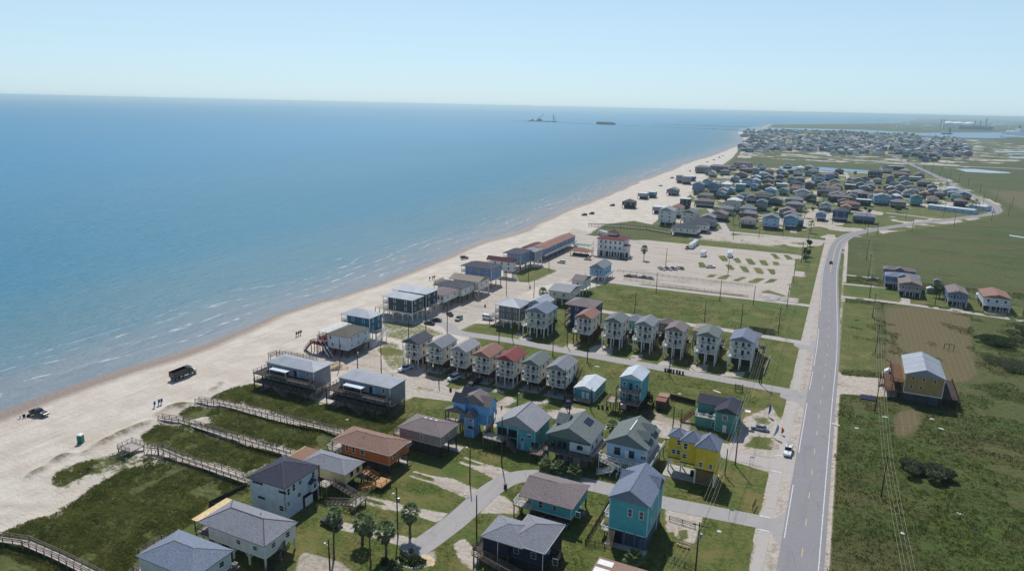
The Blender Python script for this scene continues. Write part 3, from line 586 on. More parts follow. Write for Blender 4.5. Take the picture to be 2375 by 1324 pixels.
SD = dict(w=siding('white', (206,210,214)), wv=siding('white_board', (192,204,214), True), cr=siding('cream', (220,214,202)), ye=siding('pale_yellow', (222,206,150)), or_=siding('orange', (196,112,66)), ta=siding('taupe', (158,148,144)), bl=siding('blue', (120,176,224)), te=siding('teal', (88,172,180)), tl=siding('turquoise', (84,160,170)),
          dgn=siding('dark_green', (72,98,102)), lb=siding('light_blue', (176,202,226)), yl=siding('yellow', (226,196,60)), tg=siding('teal_green', (82,142,138)), nv=siding('navy', (44,46,66)), gy=siding('grey', (142,146,152)), dgy=siding('dark_grey', (64,76,84)), gb=siding('grey_brown', (116,110,114)), pg=siding('pale_green', (206,212,200)),
          db=siding('deep_blue', (52,74,116)), tb=siding('teal_blue', (40,104,128)), sb=siding('sky_blue', (126,178,206)), tan=siding('tan', (176,144,92)), w2=siding('bright_white', (222,222,218)), dn=siding('dark_navy', (48,60,84)), mb=siding('mid_blue', (110,134,168)), ol=siding('olive', (112,108,88)))
TEALT = plain('teal_trim', (176,208,208), .6, .06)
# --- foreground row on the near side of the street
h, e, w = start('stilt_house', 'white stilt house with blue-grey hip roof and square sun deck facing the dunes', 6.0, L=(312.4,1289.5), T=(414.8,1230.2), R=(544.2,1275.6))
body(h, w, 3.1, 6.0, SD['w'], trim=WHITE); roof(h, e, 6.0, 'hx', 1.9, SH['bg'], cap=SH['g']); piles(h, lins(w[0]+.2, w[1]-.2, 4), lins(w[2]+.2, w[3]-.2, 3), 2.8, GREYW)
for u in (3.0, 6.2): window(h, w, 'E', u, 4.7, 1.0, 1.0)
deck(h, (w[0]-4.6, w[0]-.004, w[2]+3.0, w[3]-.3), 3.2, DECK, 'SWN', GREYW, GREYW, 2, 3, False); deck(h, (w[0]-1.6, w[0]-.004, w[2]-.5, w[2]+2.6), 2.6, DECK, 'SW', GREYW, GREYW, 2, 2, False)
stairs(h, (w[0]-1.0, w[2]-.5, 2.5), (w[0]-1.0, w[2]-4.4, 0), 1.1, GREYW); ac(h, w[1]+.8, w[2]+8.4, 3.0)
MB().tube([(w[0]-2.6, w[2]+4.6, 3.2), (w[0]-2.6, w[2]+4.6, 4.0)], [.45,.5], 10).build('barbecue', BLACKM, h)
h, e, w = start('stilt_house', 'pale cream stilt house with long grey hip roof and raw lumber porch awning', 5.6, L=(454,1211), T=(540,1161), R=(696,1211.5), B=(610.6,1268))
body(h, (w[0]+2.2, w[1], w[2], w[3]), 2.9, 5.6, SD['w2'], trim=WHITE); roof(h, e, 5.6, 'hx', 2.0, SH['g'], cap=SH['dg']); piles(h, lins(w[0]+.2, w[1]-.2, 5), lins(w[2]+.2, w[3]-.2, 3), 2.6, CREAMT)
MB().box(e[0]-1.5, e[0]+.3, e[2]+.1, e[3]-.1, 5.78, 5.86).build('porch_awning', PALEL, h); deck(h, (e[0]-1.3, w[0]+2.196, w[2], w[3]), 2.9, DECK, 'SWN', DARKW, DARKW, 2, 3, True); piles(h, [e[0]-1.2], lins(w[2]+.1, w[3]-.1, 3), 5.76, DARKW, .16, 2.9, 'awning_post')
for u in (10, 14.2): window(h, w, 'S', u, 4.3, 1.0, .8)
for u in (2.2, 6.0): window(h, w, 'E', u, 4.4, 1.0, 1.0)
stairs(h, (w[1]+.7, w[2]+5.0, 2.8), (w[1]+.7, w[2]-.2, 0), 1.1, DARKW); vent(h, 2.0, 1.6, 7.0)
for x in lins(w[0]+.2, w[1]-.2, 5)[1:4]:
    b = MB(); b.bar((x, w[2]+.2, 1.4), (x-1.1, w[2]+.2, 2.6), .16); b.bar((x, w[2]+.2, 1.4), (x+1.1, w[2]+.2, 2.6), .16); b.build('brace', CREAMT, h)
h, e, w = start('tall_house', 'tall white board-sided house with dark charcoal hip roof and small window hood', 7.6, L=(569.6,1107.2), T=(658.8,1057.4), R=(748.6,1080.8), B=(655.7,1133.7))
b = body(h, w, .05, 7.6, SD['wv'], trim=None); roof(h, e, 7.6, 'hy', 2.3, SH['bl'], cap=SH['dg'])
for u in (1.2, 2.2, 3.2): window(h, w, 'S', u, 6.9, .65, .3, BLACKM)
window(h, w, 'S', 9.0, 6.5, 1.7, .35, BLACKM); window(h, w, 'S', 3.0, 3.6, 1.7, .3, BLACKM); window(h, w, 'S', w[1]-w[0]-1.1, 2.6, 1.2, 1.2, WHITE)
for u, z, ww, hh in ((1.1,6.2,.7,1.5),(2.7,6.4,.8,1.5),(4.7,6.6,.9,.8),(8.8,6.4,.9,1.3),(.9,3.5,.7,.9),(4.2,3.9,1.0,.9)): window(h, w, 'E', u, z, ww, hh)
window(h, w, 'E', 8.2, 4.3, 1.1, 1.1); b = MB(); yy = w[2]+8.2; b.add([(w[1]-.05, yy-1.3, 5.1),(w[1]+1.0, yy-1.3, 5.0),(w[1]+1.0, yy, 5.9),(w[1]-.05, yy, 6.0),(w[1]-.05, yy+1.3, 5.1),(w[1]+1.0, yy+1.3, 5.0)], [(0,1,2,3),(3,2,5,4)]); b.build('window_hood', SH['bl'], h)
MB().box(w[1]-.05, w[1]+.9, yy-1.0, yy+1.0, 3.1, 5.0).build('bay', SD['wv'], h); window(h, (0, w[1]+.9, yy-1.0, 0), 'E', 1.0, 4.3, .9, 1.1)
MB().box(w[1]-3, w[1]+.05, w[2]+5.2, w[3]-.4, .06, 2.9).build('carport_opening', DARK, h); MB().box(w[1]+.05, w[1]+.14, w[2]+5.8, w[2]+8.2, .06, 2.1).build('garage_door', WHITE, h)  # carport shade is a solid dark block, no hollow is cut
MB().tube([(w[1]+.02, w[2]-.08, 7.5), (w[1]+.02, w[2]-.08, 2.2)], .07, 6).build('downspout', DARKW, h)
piles(h, [e[1]-.25], [e[3]-.25], 7.6, DARKW, .22, -.1, 'corner_post')
deck(h, (w[1]-.5, w[1]+2.2, w[3]+.004, w[3]+3.2), 3.0, DECK, 'ES', GREYW, GREYW, 2, 2, False)
stairs(h, (w[1]+2.2, w[3]+2.4, 2.95), (w[1]+9.6, w[3]+1.7, 1.5), 1.4, GREYW); stairs(h, (w[1]+10.4, w[3]-.6, 1.5), (w[1]+3.0, w[3]-1.2, .05), 1.4, GREYW); deck(h, (w[1]+9.5, w[1]+11.2, w[3]-1.4, w[3]+2.6), 1.5, DECK, 'EN', GREYW, GREYW, 2, 2, False)
h, e, w = start('stilt_house', 'pale yellow stilt house with flat grey hip roof and new lumber stair', 4.6, L=(702,1067), T=(744.9,1043), R=(849.8,1071.7), B=(788.7,1108.7))
body(h, w, 2.2, 4.6, SD['ye'], trim=None); roof(h, e, 4.6, 'hx', 1.5, SH['g'], cap=SH['lg']); piles(h, lins(w[0]+.2, w[1]-.2, 4), lins(w[2]+.2, w[3]-.2, 3), 1.9, DARKW)
for u in (2.4, 4.7, 7.6): window(h, w, 'E', u, 3.6, .8, 1.0, BLACKM)
MB().box(w[0]-4.6, e[0]+.2, e[2]+.5, e[3]-.4, 4.55, 4.68).build('porch_roof', timber('rust_planks', (142,112,92)), h); MB().box(w[0]-4.8, w[0]-4.6, e[2]+.5, e[3]-.4, 4.5, 4.74).build('porch_beam', PALEL, h); piles(h, [w[0]-4.5], lins(w[2]+.5, w[3]-.5, 3), 4.5, DARKW, .2, -.1, 'porch_post')
MB().box(w[0]-4.4, w[0]-.01, w[2]+.4, w[3]-.4, 1.9, 2.1).build('deck_floor', DECK, h)
deck(h, (w[1]+4.2, w[1]+7.2, w[3]-2.6, w[3]+1.4), 1.3, NEWW, 'SE', BROWNW, BROWNW, 2, 2, False); stairs(h, (w[1]+.3, w[3]+.4, 2.2), (w[1]+4.2, w[3]+.2, 1.3), 1.3, NEWW, True, BROWNW); stairs(h, (w[1]+5.2, w[3]-2.6, 1.3), (w[1]+1.2, w[3]-3.4, .05), 1.3, NEWW, True, BROWNW); deck(h, (w[1]+.004, w[1]+1.5, w[3]-1.0, w[3]+1.2), 2.2, NEWW, 'N', BROWNW, BROWNW, 2, 1, False)
ac(h, w[1]+.9, w[2]+5.2, 1.7); MB().box(w[1]-1.2, w[1]+1.6, w[2]+1.0, w[2]+1.08, .02, 1.2).build('lattice_panel', plain('pale_teal', (128,160,164)), h)
h, e, w = start('stilt_house', 'orange stilt house with brown shingle roof and white porch rail', 5.3, L=(767.2,1022.4), T=(819.8,988.9), R=(957.5,1022.4), B=(901.3,1056.9))
body(h, (w[0]+2.4, w[1], w[2], w[3]), 2.8, 5.3, SD['or_'], trim=plain('tan_trim', (196,150,120))); roof(h, e, 5.3, 'hx', 1.7, SH['br'], cap=SH['br']); fascia(h, e, 5.28, 5.46, CREAMT); piles(h, lins(w[0]+.2, w[1]-.2, 5), lins(w[2]+.2, w[3]-.2, 3), 2.5, DARKW)
for u, ww, hh in ((4.0,.7,1.3),(6.0,.7,1.4),(8.6,1.1,1.0)): window(h, w, 'S', u, 4.2, ww, hh)
for u in (2.2, 8.6): window(h, w, 'E', u, 4.3, 1.7, .8)
deck(h, (e[0]-1.4, w[0]+2.396, w[2]-.4, w[3]+.2), 2.8, DECK, 'SWN', GREYW, WHITE, 2, 3, True); piles(h, [e[0]+.2], [e[2]+.2, e[3]-.2], 5.3, BROWNW, .15, 2.8, 'porch_post')
ac(h, w[1]+.9, w[2]+5.2, 2.3); vent(h, -1, -1.5, 6.6); vent(h, 5.5, -.8, 6.4); MB().box(w[1]-4, w[1]+.6, w[3]-2.2, w[3]-.5, .03, .12).build('slab', CONC, h); MB().box(w[0]+1, w[1]-.5, w[2]+.3, w[2]+.36, .2, 2.2).build('lattice_panel', DARKW, h)
h, e, w = start('stilt_house', 'taupe stilt house with brown-grey hip roof and white roof vents', 5.8, L=(918.5,991.6), T=(966.6,960.8), R=(1069,982.6), B=(1022.8,1015.2))
body(h, w, 3.4, 5.8, SD['ta'], trim=plain('taupe_trim', (182,174,168))); roof(h, e, 5.8, 'hx', 1.7, SH['ta'], cap=SH['ta']); piles(h, lins(w[0]+.2, w[1]-.2, 4), lins(w[2]+.2, w[3]-.2, 3), 3.1, DARKW)
window(h, w, 'S', 6.6, 4.7, .6, .9); window(h, w, 'E', 1.6, 4.7, .6, 1.0); window(h, w, 'E', 4.0, 4.8, .5, .5); window(h, w, 'E', 8.2, 4.8, .6, .9)
for x in (-1.2, .4, 2.0): MB().box(x-.3, x+.3, .3, .75, 7.35, 7.62).build('roof_vent', WHITE, h)
deck(h, (e[0]-2.0, w[0]-.004, w[2]+.6, w[3]-.2), 3.3, DECK, 'SWN', GREYW, GREYW, 2, 3, False); ac(h, w[1]+.9, w[2]+3.6, 2.9); MB().box(w[1]-3.2, w[1]+2.4, w[3]-3.4, w[3]-.6, .03, .14).build('slab', CONC, h)
for k in range(7): MB().box(w[0]+1+k*1.7, w[0]+2.4+k*1.7, w[2]+.25, w[2]+.31, .1, 3.0).build('lattice_panel', DARKW, h)
# blue house with many gables
h, e, w = start('gabled_house', 'bright blue many-gabled house with tower and covered porch', 8.6, L=(1060,929), R=(1151.4,930))
r0 = rect(5.7, B=(1099.3,970.6), L=(1075,966)); ox, oy = h.location[0], h.location[1]
body(h, w, 3.2, 8.6, SD['bl'], 'gy', 2.6, WHITE); roof(h, e, 8.6, 'gy', 2.6, SH['ta'], cap=SH['g']); piles(h, lins(w[0]+.2, w[1]-.2, 3), lins(w[2]+.2, w[3]-.2, 4), 2.9, BROWNW)
def dorm(root, xw, yc, wd, z0, z1, rise, depth, sgn, wall, rmat):
    xa, xb = (xw, xw+depth) if sgn > 0 else (xw-depth, xw); b = MB(); b.box(xa, xb, yc-wd/2, yc+wd/2, z0, z1); b.prism([(yc-wd/2, z1), (yc+wd/2, z1), (yc, z1+rise)], 'x', xa, xb); o = b.build('dormer', wall, root)
    q = MB(); hh = wd/2+.35; xa2, xb2 = (xa, xb+.35) if sgn > 0 else (xa-.35, xb); dz = rise*.35/(wd/2)
    q.add([(xa2,yc-hh,z1-dz),(xb2,yc-hh,z1-dz),(xb2,yc,z1+rise+.1),(xa2,yc,z1+rise+.1),(xa2,yc+hh,z1-dz),(xb2,yc+hh,z1-dz),(xa2,yc-hh,z1-dz+.12),(xb2,yc-hh,z1-dz+.12),(xb2,yc,z1+rise+.24),(xa2,yc,z1+rise+.24),(xa2,yc+hh,z1-dz+.12),(xb2,yc+hh,z1-dz+.12)], [(0,3,2,1),(3,4,5,2),(6,7,8,9),(9,8,11,10),(0,1,7,6),(4,10,11,5),(1,2,8,7),(2,5,11,8),(0,6,9,3),(3,9,10,4)]); q.build('dormer_roof', rmat, o); return o
dorm(h, w[1]-2.5, -.5, 4.2, 6.2, 9.0, 1.7, 3.4, 1, SD['bl'], SH['ta']); window(h, (0, w[1]+.9, -2, 0), 'E', 1.5, 7.6, .9, 1.1)
dorm(h, w[0]+2.5, -1.5, 3.6, 6.2, 9.0, 1.5, 3.6, -1, SD['bl'], SH['bl']); dorm(h, w[0]+2.5, 3.4, 3.6, 6.2, 9.0, 1.5, 3.6, -1, SD['bl'], SH['bl'])
for u in (2, 5, 8.5): window(h, w, 'E', u, 5.0, .8, 1.2)
tx0, tx1, ty0 = r0[0]-ox, r0[1]-ox, r0[2]-oy; tw_ = (tx0, tx1, ty0, w[2]+.3)
tw_ = (tx0+.2, tx1-.2, ty0+.2, max(ty0+3.5, w[2]-.004)); body(h, tw_, .05, 5.7, SD['bl'], 'gy', 1.5, WHITE, 'tower_wall', .35); roof(h, (tw_[0]-.35, tw_[1]+.35, tw_[2]-.35, tw_[3]), 5.7, 'gy', 1.5, SH['ta'], name='tower_roof', cap=SH['g'])
window(h, tw_, 'S', 1.7, 4.9, 1.1, .55); window(h, tw_, 'S', 2.0, 2.9, 1.6, .6, BLACKM, nm='awning_window'); MB().box(tw_[0]-.05, tw_[1]+.05, tw_[2]-.05, tw_[2]+.1, 2.35, 2.5).build('belt_trim', TEALT, h)
px0, py0 = G(1029,951,5.9)[0]-ox, G(1029,951,5.9)[1]-oy
roof(h, (px0, tw_[0]+.3, py0, w[2]+.2), 5.9, 'gy', 1.5, SH['ta'], name='porch_roof', cap=SH['g']); b = MB(); b.prism([(px0+.3, 5.9), (tw_[0]+.2, 5.9), ((px0+tw_[0]+.5)/2, 7.3)], 'y', py0+.3, py0+.4); b.build('porch_gable', SD['bl'], h)
deck(h, (px0+.3, tw_[0]-.004, py0+.3, w[2]-.004), 3.2, DECK, 'SW', BROWNW, GREYW, 2, 2, True); piles(h, [px0+.4], [py0+.4, w[2]-.3], 5.9, BROWNW, .2, 3.2, 'porch_post')
stairs(h, (tw_[1]+2.6, w[2]+4, 3.2), (tw_[1]+2.6, w[2]-1.6, 0), 1.2, BROWNW)
# front-gabled row
def front_gable(name, label, ze, zf, c, wall, rmat, rise, rcap=None, trim=None, deckd=0, ov=.45, wallmat_s=None):
    h, e, w = start(name, label, ze, ov, **c); body(h, w, zf, ze, wall, 'gy', rise, trim, ov=ov); roof(h, e, ze, 'gy', rise, rmat, cap=rcap); return h, e, w
h, e, w = front_gable('gabled_house', 'large teal house with broad grey gable roof and arched front window', 5.9, .05, dict(L=(1146.9,982), B=(1242,1002.4), R=(1282,967.6)), SD['te'], SH['lg'], 3.2, SH['dg'], TEALT)
window(h, w, 'S', 9.2, 4.2, 1.2, .7, CREAMT, arch=True); window(h, w, 'S', 10.8, 2.2, 1.5, 1.0, BLACKM, 'awning_window'); door(h, w, 'S', 7.4, .1, 1.0, 2.1, SD['lb']); window(h, w, 'S', 7.3, 3.0, 1.0, .8)
MB().box(w[0]-.02, w[0]+3.0, w[2]-.03, w[2]+3.2, 2.9, 5.0).build('porch_recess', DARK, h); MB().box(w[0]+3.3, w[0]+5.8, w[2]-.03, w[2]+2, 2.9, 5.0).build('porch_recess', DARK, h); MB().box(w[0]+.2, w[0]+6.0, w[2]-.02, w[2]+4, .06, 2.6).build('carport_opening', DARK, h)  # dark blocks set into the front paint the porch and carport shade
for x in (w[0]+.1, w[0]+3.15, w[0]+6.0): MB().box(x-.12, x+.12, w[2]-.2, w[2]-.04, .0, 5.8).build('porch_column', TEALT, h)
deck(h, (w[0]-2.6, w[0]+3.2, w[2]-3.4, w[2]-.21), 2.8, DECK, 'SWE', GREYW, GREYW, 3, 2, False); stairs(h, (w[0]+3.9, w[2]-2.2, 2.75), (w[0]+6.6, w[2]-2.2, 0.05), 1.2, GREYW)
for u in (2.5, 9.0): window(h, w, 'E', u, 4.6, .9, .6)
h, e, w = front_gable('gabled_house', 'dark green gabled house with white lower front wall and roof skylight', 7.0, 3.9, dict(L=(1264.4,1007), B=(1367,1029.7), R=(1410,990.4)), SD['dgn'], SH['gn'], 2.9, SH['gn'], None)
MB().box(w[0]+5.9, w[1]+.02, w[2]-.03, w[2]+.05, 3.92, 6.3).build('white_front', SD['w2'], h); MB().box(w[1]-.02, w[1]+.04, w[2]+.1, w[3], 3.92, 6.9).build('white_side', SD['w2'], h)
window(h, (w[0], w[1]+.04, w[2]-.03, w[3]), 'S', 8.6, 5.1, 1.3, .6, BLACKM, arch=True); [window(h, (w[0], w[1]+.04, w[2], w[3]), 'E', u, 5.4, .7, .8, BLACKM) for u in (1.5, 5, 9.4)]
[window(h, w, 'S', u, 5.0, .9, 1.5, BLACKM) for u in (1.6, 3.2, 4.6)]
b = MB(); sl_ = 2.9/((e[1]-e[0])/2); b.add([(1.6, .8, 7.2+2.9-1.6*sl_), (3.4, .8, 7.22+2.9-3.4*sl_), (3.4, 4.2, 7.22+2.9-3.4*sl_), (1.6, 4.2, 7.22+2.9-1.6*sl_)], [(0,1,2,3)]); b.v = [(x, y, z+.06) for x, y, z in b.v]; b.build('skylight', GLASS, h)
dorm(h, w[0]+3.6, 1.5, 4.4, 7.0, 8.6, 1.5, 3.0, -1, SD['dgn'], SH['gn'])
deck(h, (w[0]-.6, w[1]+1.7, w[2]-2.2, w[2]-.05), 3.8, GREYW, 'SWE', DARKW, DARKW, 5, 1, True); MB().box(w[1]+.1, w[1]+1.7, w[2], w[3], 3.6, 3.8).build('side_deck', DECK, h); railing(h, (w[1]+1.65, w[2], 3.8), (w[1]+1.65, w[3], 3.8), GREYW)
piles(h, lins(w[0]+.2, w[1]-.2, 4), lins(w[2]+.2, w[3]-.2, 3), 3.6, DARKW); MB().box(w[0]+3, w[1]-.3, w[2]+.1, w[2]+.2, .05, 3.5).build('ground_screen', GREYW, h); MB().box(w[1]-4.2, w[1]-2.3, w[2]-.0, w[2]+.05, .05, 2.4).build('garage_door', CONC, h); MB().box(w[0]+4.5, w[0]+6.2, w[2]+.0, w[2]+.06, .9, 2.4).build('notice_board', SD['gy'], h)
deck(h, (w[0]-3.8, w[0]-.7, w[2]-2.4, w[2]+.5), 2.0, GREYW, 'SWN', GREYW, GREYW, 2, 2, False); stairs(h, (w[0]+.4, w[2]-2.9, 2.0), (w[0]+2.8, w[2]-2.9, 0.05), 1.1, DECK)
h, e, w = front_gable('gabled_house', 'light blue gabled house with white ramped stair deck across the front', 6.8, 3.5, dict(L=(1394,1034), B=(1506.8,1035.7), R=(1537,1000)), SD['lb'], SH['gn'], 3.0, SH['gn'], WHITE)
window(h, w, 'S', 2.8, 4.9, 1.3, 1.7, BLACKM); window(h, w, 'S', 6.4, 4.8, 1.1, 1.7, BLACKM); door(h, w, 'S', 5.2, 3.55, .9, 2.0); window(h, w, 'S', 9.4, 4.6, 1.4, .7, CREAMT, arch=True)
MB().bar((0, -3.5, 10.0), (0, 3.0, 10.0), .26, .1).build('ridge_flashing', WHITE, h)
dorm(h, w[1]-3.8, -1.5, 3.0, 6.8, 8.3, 1.1, 3.2, 1, SD['lb'], SH['gn']); dorm(h, w[1]-3.8, 3.0, 3.0, 6.8, 8.3, 1.1, 3.2, 1, SD['lb'], SH['gn'])
for u in (3, 7.5): window(h, w, 'E', u, 4.9, .8, 1.2)
deck(h, (w[0]-1.2, w[1]+1.6, w[2]-2.6, w[2]-.04), 3.4, DECK, 'SWE', WHITE, WHITE, 6, 2, True); MB().box(w[1]+.04, w[1]+1.6, w[2], w[3]+.5, 3.2, 3.4).build('side_deck', DECK, h); railing(h, (w[1]+1.55, w[2], 3.4), (w[1]+1.55, w[3]+.5, 3.4), WHITE); piles(h, [w[1]+1.45], lins(w[2], w[3]+.4, 4), 3.2, GREYW, .2, -.1, 'deck_post')
stairs(h, (w[0]-.4, w[2]-3.3, 3.4), (w[0]+9.5, w[2]-3.5, 1.0), 1.4, DECK, True, WHITE); stairs(h, (w[0]+3.4, w[2]-4.2, 1.9), (w[0]-.6, w[2]-4.2, .05), 1.2, WHITE, True, WHITE); piles(h, lins(w[0]-.8, w[0]+9, 7), [w[2]-4.1, w[2]-2.7], 1.4, WHITE, .14, -.1, 'stair_post'); piles(h, lins(w[0]+.2, w[1]-.2, 4), lins(w[2]+.2, w[3]-.2, 3), 3.2, DARKW)
# yellow house, three stepped bays
h, e, w = start('tall_house', 'bright yellow three-storey house with stepped blue-grey hip roof and open carport', 9.4, L=(1545,1016), B=(1660.5,1054.6), R=(1683,1021.4))
xa, xb = w[0]+3.2, w[0]+7.0; y0 = w[2]
parts = [((w[0], xa, y0+2.8, w[3]), 4.0), ((xa, xb, y0+1.6, w[3]-.05), 4.0), ((xb, w[1], y0, w[3]-.1), 4.0)]
for (r_, zf_) in parts: body(h, r_, zf_, 9.4, SD['yl'], trim=None)
roof(h, (w[0]-.45, xa+1.0, y0+2.35, w[3]+.45), 9.4, 'hy', 1.7, SH['bg'], cap=SH['lg']); roof(h, (xa-.45, xb+1.2, y0+1.15, w[3]+.35), 9.42, 'hy', 2.2, SH['bg'], cap=SH['lg'], name='roof'); roof(h, (xb-.45, w[1]+.45, y0-.45, w[3]+.25), 9.44, 'hy', 2.5, SH['bg'], cap=SH['lg'])
for u, z in ((2.3, 8.2),): window(h, parts[0][0], 'S', u, z, .8, 1.3)
window(h, parts[0][0], 'S', 1.3, 5.6, .8, 1.1); window(h, parts[0][0], 'S', 2.4, 5.6, .8, 1.1); window(h, parts[1][0], 'S', 1.0, 8.2, .9, 1.4); window(h, parts[1][0], 'S', .9, 5.6, .9, 1.1)
for u in (1.3, 3.6): window(h, parts[2][0], 'S', u, 5.2, .75, 1.1)
for u, z in ((2.5,8.0),(6,8.0),(2.5,5.3),(6,5.3)): window(h, parts[2][0], 'E', u, z, .8, 1.2)
piles(h, [w[0]+.2, xa, xb, w[1]-.2], [y0+3.0, w[3]-.3], 3.75, WHITE, .3); piles(h, [xb+.15, w[1]-.15], [y0+.15], 3.75, WHITE, .34); MB().box(xb+.35, w[1]-.35, y0+.3, y0+.4, .1, 3.7).build('garage_door', timber('tan_panel', (132,106,72)), h); MB().box(xb, w[1], y0+.45, w[3]-.2, .05, 3.69).build('garage_wall', SD['yl'], h)
MB().box(w[0]-.6, w[1]+.3, y0+.2, w[3]+.4, .02, .12).build('slab', CONC, h); MB().tube([(xb-.9, y0+3.0, .1), (xb-.9, y0+3.0, 1.5)], .5, 10).build('water_tank', BLACKM, h)
for x in (xb+1.6, w[1]-.9): MB().tube([(x, y0+.7, 9.4), (x, y0+.7, 10.6)], .09, 6).build('vent_pipe', STEEL, h)
# tall teal house
h, e, w = front_gable('tall_house', 'tall teal house with blue-grey gable roof above a dark garage level', 10.0, 3.3, dict(L=(1406.6,1156.4), B=(1509.6,1175.5), R=(1546,1109.8)), SD['te'], SH['bg'], 2.6, SH['bg'], TEALT)
window(h, w, 'S', 4.3, 7.7, .75, 1.6); window(h, w, 'S', 6.6, 7.7, .75, 1.6); [window(h, w, 'E', u, z, .6, .8) for u, z in ((3,8.4),(8,8.4),(3,5.2))]
body(h, (w[0]+.1, w[1]-.05, w[2]+.15, w[3]-.1), .05, 3.25, plain('slate_siding', (66,78,96), .7), name='garage_wall'); MB().box(w[0]+6.3, w[1]-.4, w[2]+.06, w[2]+.14, .1, 2.5).build('garage_door', plain('slate_door', (84,96,116)), h); MB().box(w[0]+.3, w[0]+2.8, w[2]+.02, w[2]+3, .1, 3.2).build('carport_opening', DARK, h)  # dark block beside the garage door stands for carport shade
dorm(h, w[1]-3.5, w[3]-3.0, 4.2, 9.0, 10.1, 1.6, 3.5, 1, SD['te'], SH['bg']); dorm(h, w[0]+3.5, w[3]-3.0, 4.2, 9.0, 10.1, 1.6, 3.5, -1, SD['te'], SH['bg'])
deck(h, (w[0]-2.0, w[0]-.004, w[2]+3.2, w[2]+6.5), 3.3, DECK, 'SW', WHITE, WHITE, 1, 2, True); deck(h, (w[0]-1.8, w[0]-.01, w[2]+.4, w[2]+2.6), 1.9, DECK, 'SW', GREYW, WHITE, 1, 2, True); stairs(h, (w[0]+.9, w[2]-.2, 2.9), (w[0]+.9, w[2]-2.6, 0.05), 1.2, PALEL, False); MB().box(w[0]-.3, w[1]+.3, w[2]-1.6, w[2]+.14, .02, .1).build('slab', CONC, h)
for x in lins(w[0]+3.4, w[1]-.2, 3): MB().box(x-.12, x+.12, w[2]-.12, w[2]-.01, .0, 3.3).build('column', plain('slate_trim', (100,116,134)), h)
MB().tube([(w[1]+.06, w[3]-4, 10), (w[1]+.06, w[3]-4, .2)], .08, 6).build('downspout', WHITE, h)
# brown roof teal house
h, e, w = start('stilt_house', 'teal stilt house with wide brown-grey roof and small white corner deck', 5.0, L=(1199.8,1151.9), R=(1370.3,1126), B=(1328.8,1180.5))
body(h, (w[0]+2.6, w[1], w[2], w[3]), 2.7, 5.0, SD['te'], trim=TEALT); roof(h, e, 5.0, 'mx', 2.0, SH['ta'], cap=SH['ta']); piles(h, lins(w[0]+.2, w[1]-.2, 5), lins(w[2]+.2, w[3]-.2, 3), 2.4, DARKW)
for u, hh in ((4.6,1.4),(7.8,.9),(13.0,1.1)): window(h, w, 'S', u, 4.1, .9, hh, TEALT)
window(h, w, 'E', 1.2, 4.2, .7, .5); window(h, w, 'E', 6.0, 4.2, .7, .9); deck(h, (w[0]-1.6, w[0]+2.596, w[2]-.6, w[2]+2.8), 2.7, DECK, 'SWN', GREYW, WHITE, 2, 2, False); MB().box(w[0]+.2, w[0]+2.6, w[2]+2.9, w[3], 2.4, 2.7).build('deck_floor', DECK, h)
MB().box(w[0]+4, w[1]-1, w[2]+.3, w[3]-.5, .05, .14).build('slab', CONC, h); MB().box(w[0]+4, w[1]-.6, w[2]+2, w[2]+2.1, .1, 2.3).build('ground_screen', DARKW, h); ac(h, w[1]+.9, w[2]+4.6, 1.6); vent(h, -.8, -3.6, 5.6)
# dark house
h, e, w = start('stilt_house', 'dark navy house with grey stepped hip roof and long entry ramp', 5.4, L=(1108,1250), B=(1266.2,1282.8), R=(1311.3,1217.3))
wm = (w[0]+5.2, w[1], w[2]+.6, w[3]); ws = (w[0], w[0]+5.5, w[2], w[3]-2.8)
body(h, wm, 2.6, 5.4, SD['nv'], trim=None); body(h, ws, 2.6, 5.38, SD['nv'], trim=None); roof(h, (wm[0]-.45, wm[1]+.45, wm[2]-.45, wm[3]+.45), 5.4, 'hx', 2.1, SH['g'], cap=SH['g']); roof(h, (ws[0]-.45, ws[1]+3.0, ws[2]-.45, ws[3]+.45), 5.38, 'hx', 1.6, SH['g'], cap=SH['g'])
fascia(h, (wm[0]-.45, wm[1]+.45, wm[2]-.45, wm[3]+.45), 5.36, 5.56, WHITE)
for u in (1.6, 5.2, 9.6): window(h, wm, 'S', u, 4.1, .9, 1.2, SD['gy'])
body(h, (wm[0], wm[1], wm[2]+.1, wm[3]-.1), .05, 2.55, plain('navy_base', (38,38,48)), name='lower_wall'); piles(h, lins(ws[0]+.2, ws[1]-.2, 3), [ws[2]+.2, ws[3]-.2], 2.3, DARKW); window(h, wm, 'E', 2.6, 4.2, .8, 1.0); deck(h, (w[1]+.004, w[1]+2.0, w[2]+1.2, w[2]+5.0), 2.6, DARKW, 'SEN', DARKW, DARKW, 2, 2, False)
deck(h, (ws[0]-1.8, ws[0]-.004, ws[2]-1.0, ws[3]), 2.6, DARKW, 'WN', DARKW, DARKW, 2, 3, False); stairs(h, (ws[0]-1.0, ws[2]-1.9, 2.6), (ws[0]+9.5, ws[2]-2.2, .6), 1.5, timber('mauve_planks', (132,108,106)), True, GREYW); piles(h, lins(ws[0]-.6, ws[0]+9, 5), [ws[2]-1.2, ws[2]-2.8], 1.5, DARKW, .14, -.1, 'ramp_post')
for x in (ws[0]+3.2, wm[1]-.1): MB().tube([(x, wm[2]-.1 if x > 0 else ws[2]-.1, 5.3), (x, wm[2]-.1 if x > 0 else ws[2]-.1, .3)], .07, 6).build('downspout', WHITE, h)
h, e, w = start('cabin', 'low cabin with flat brown roof and white roof panels', 3.0, .15, L=(1365,1330), T=(1390,1297), R=(1508,1322))
body(h, w, .3, 3.0, SD['cr']); MB().box(*e, 3.1, 3.25).build('roof', timber('brown_sheet', (150,122,108)), h)
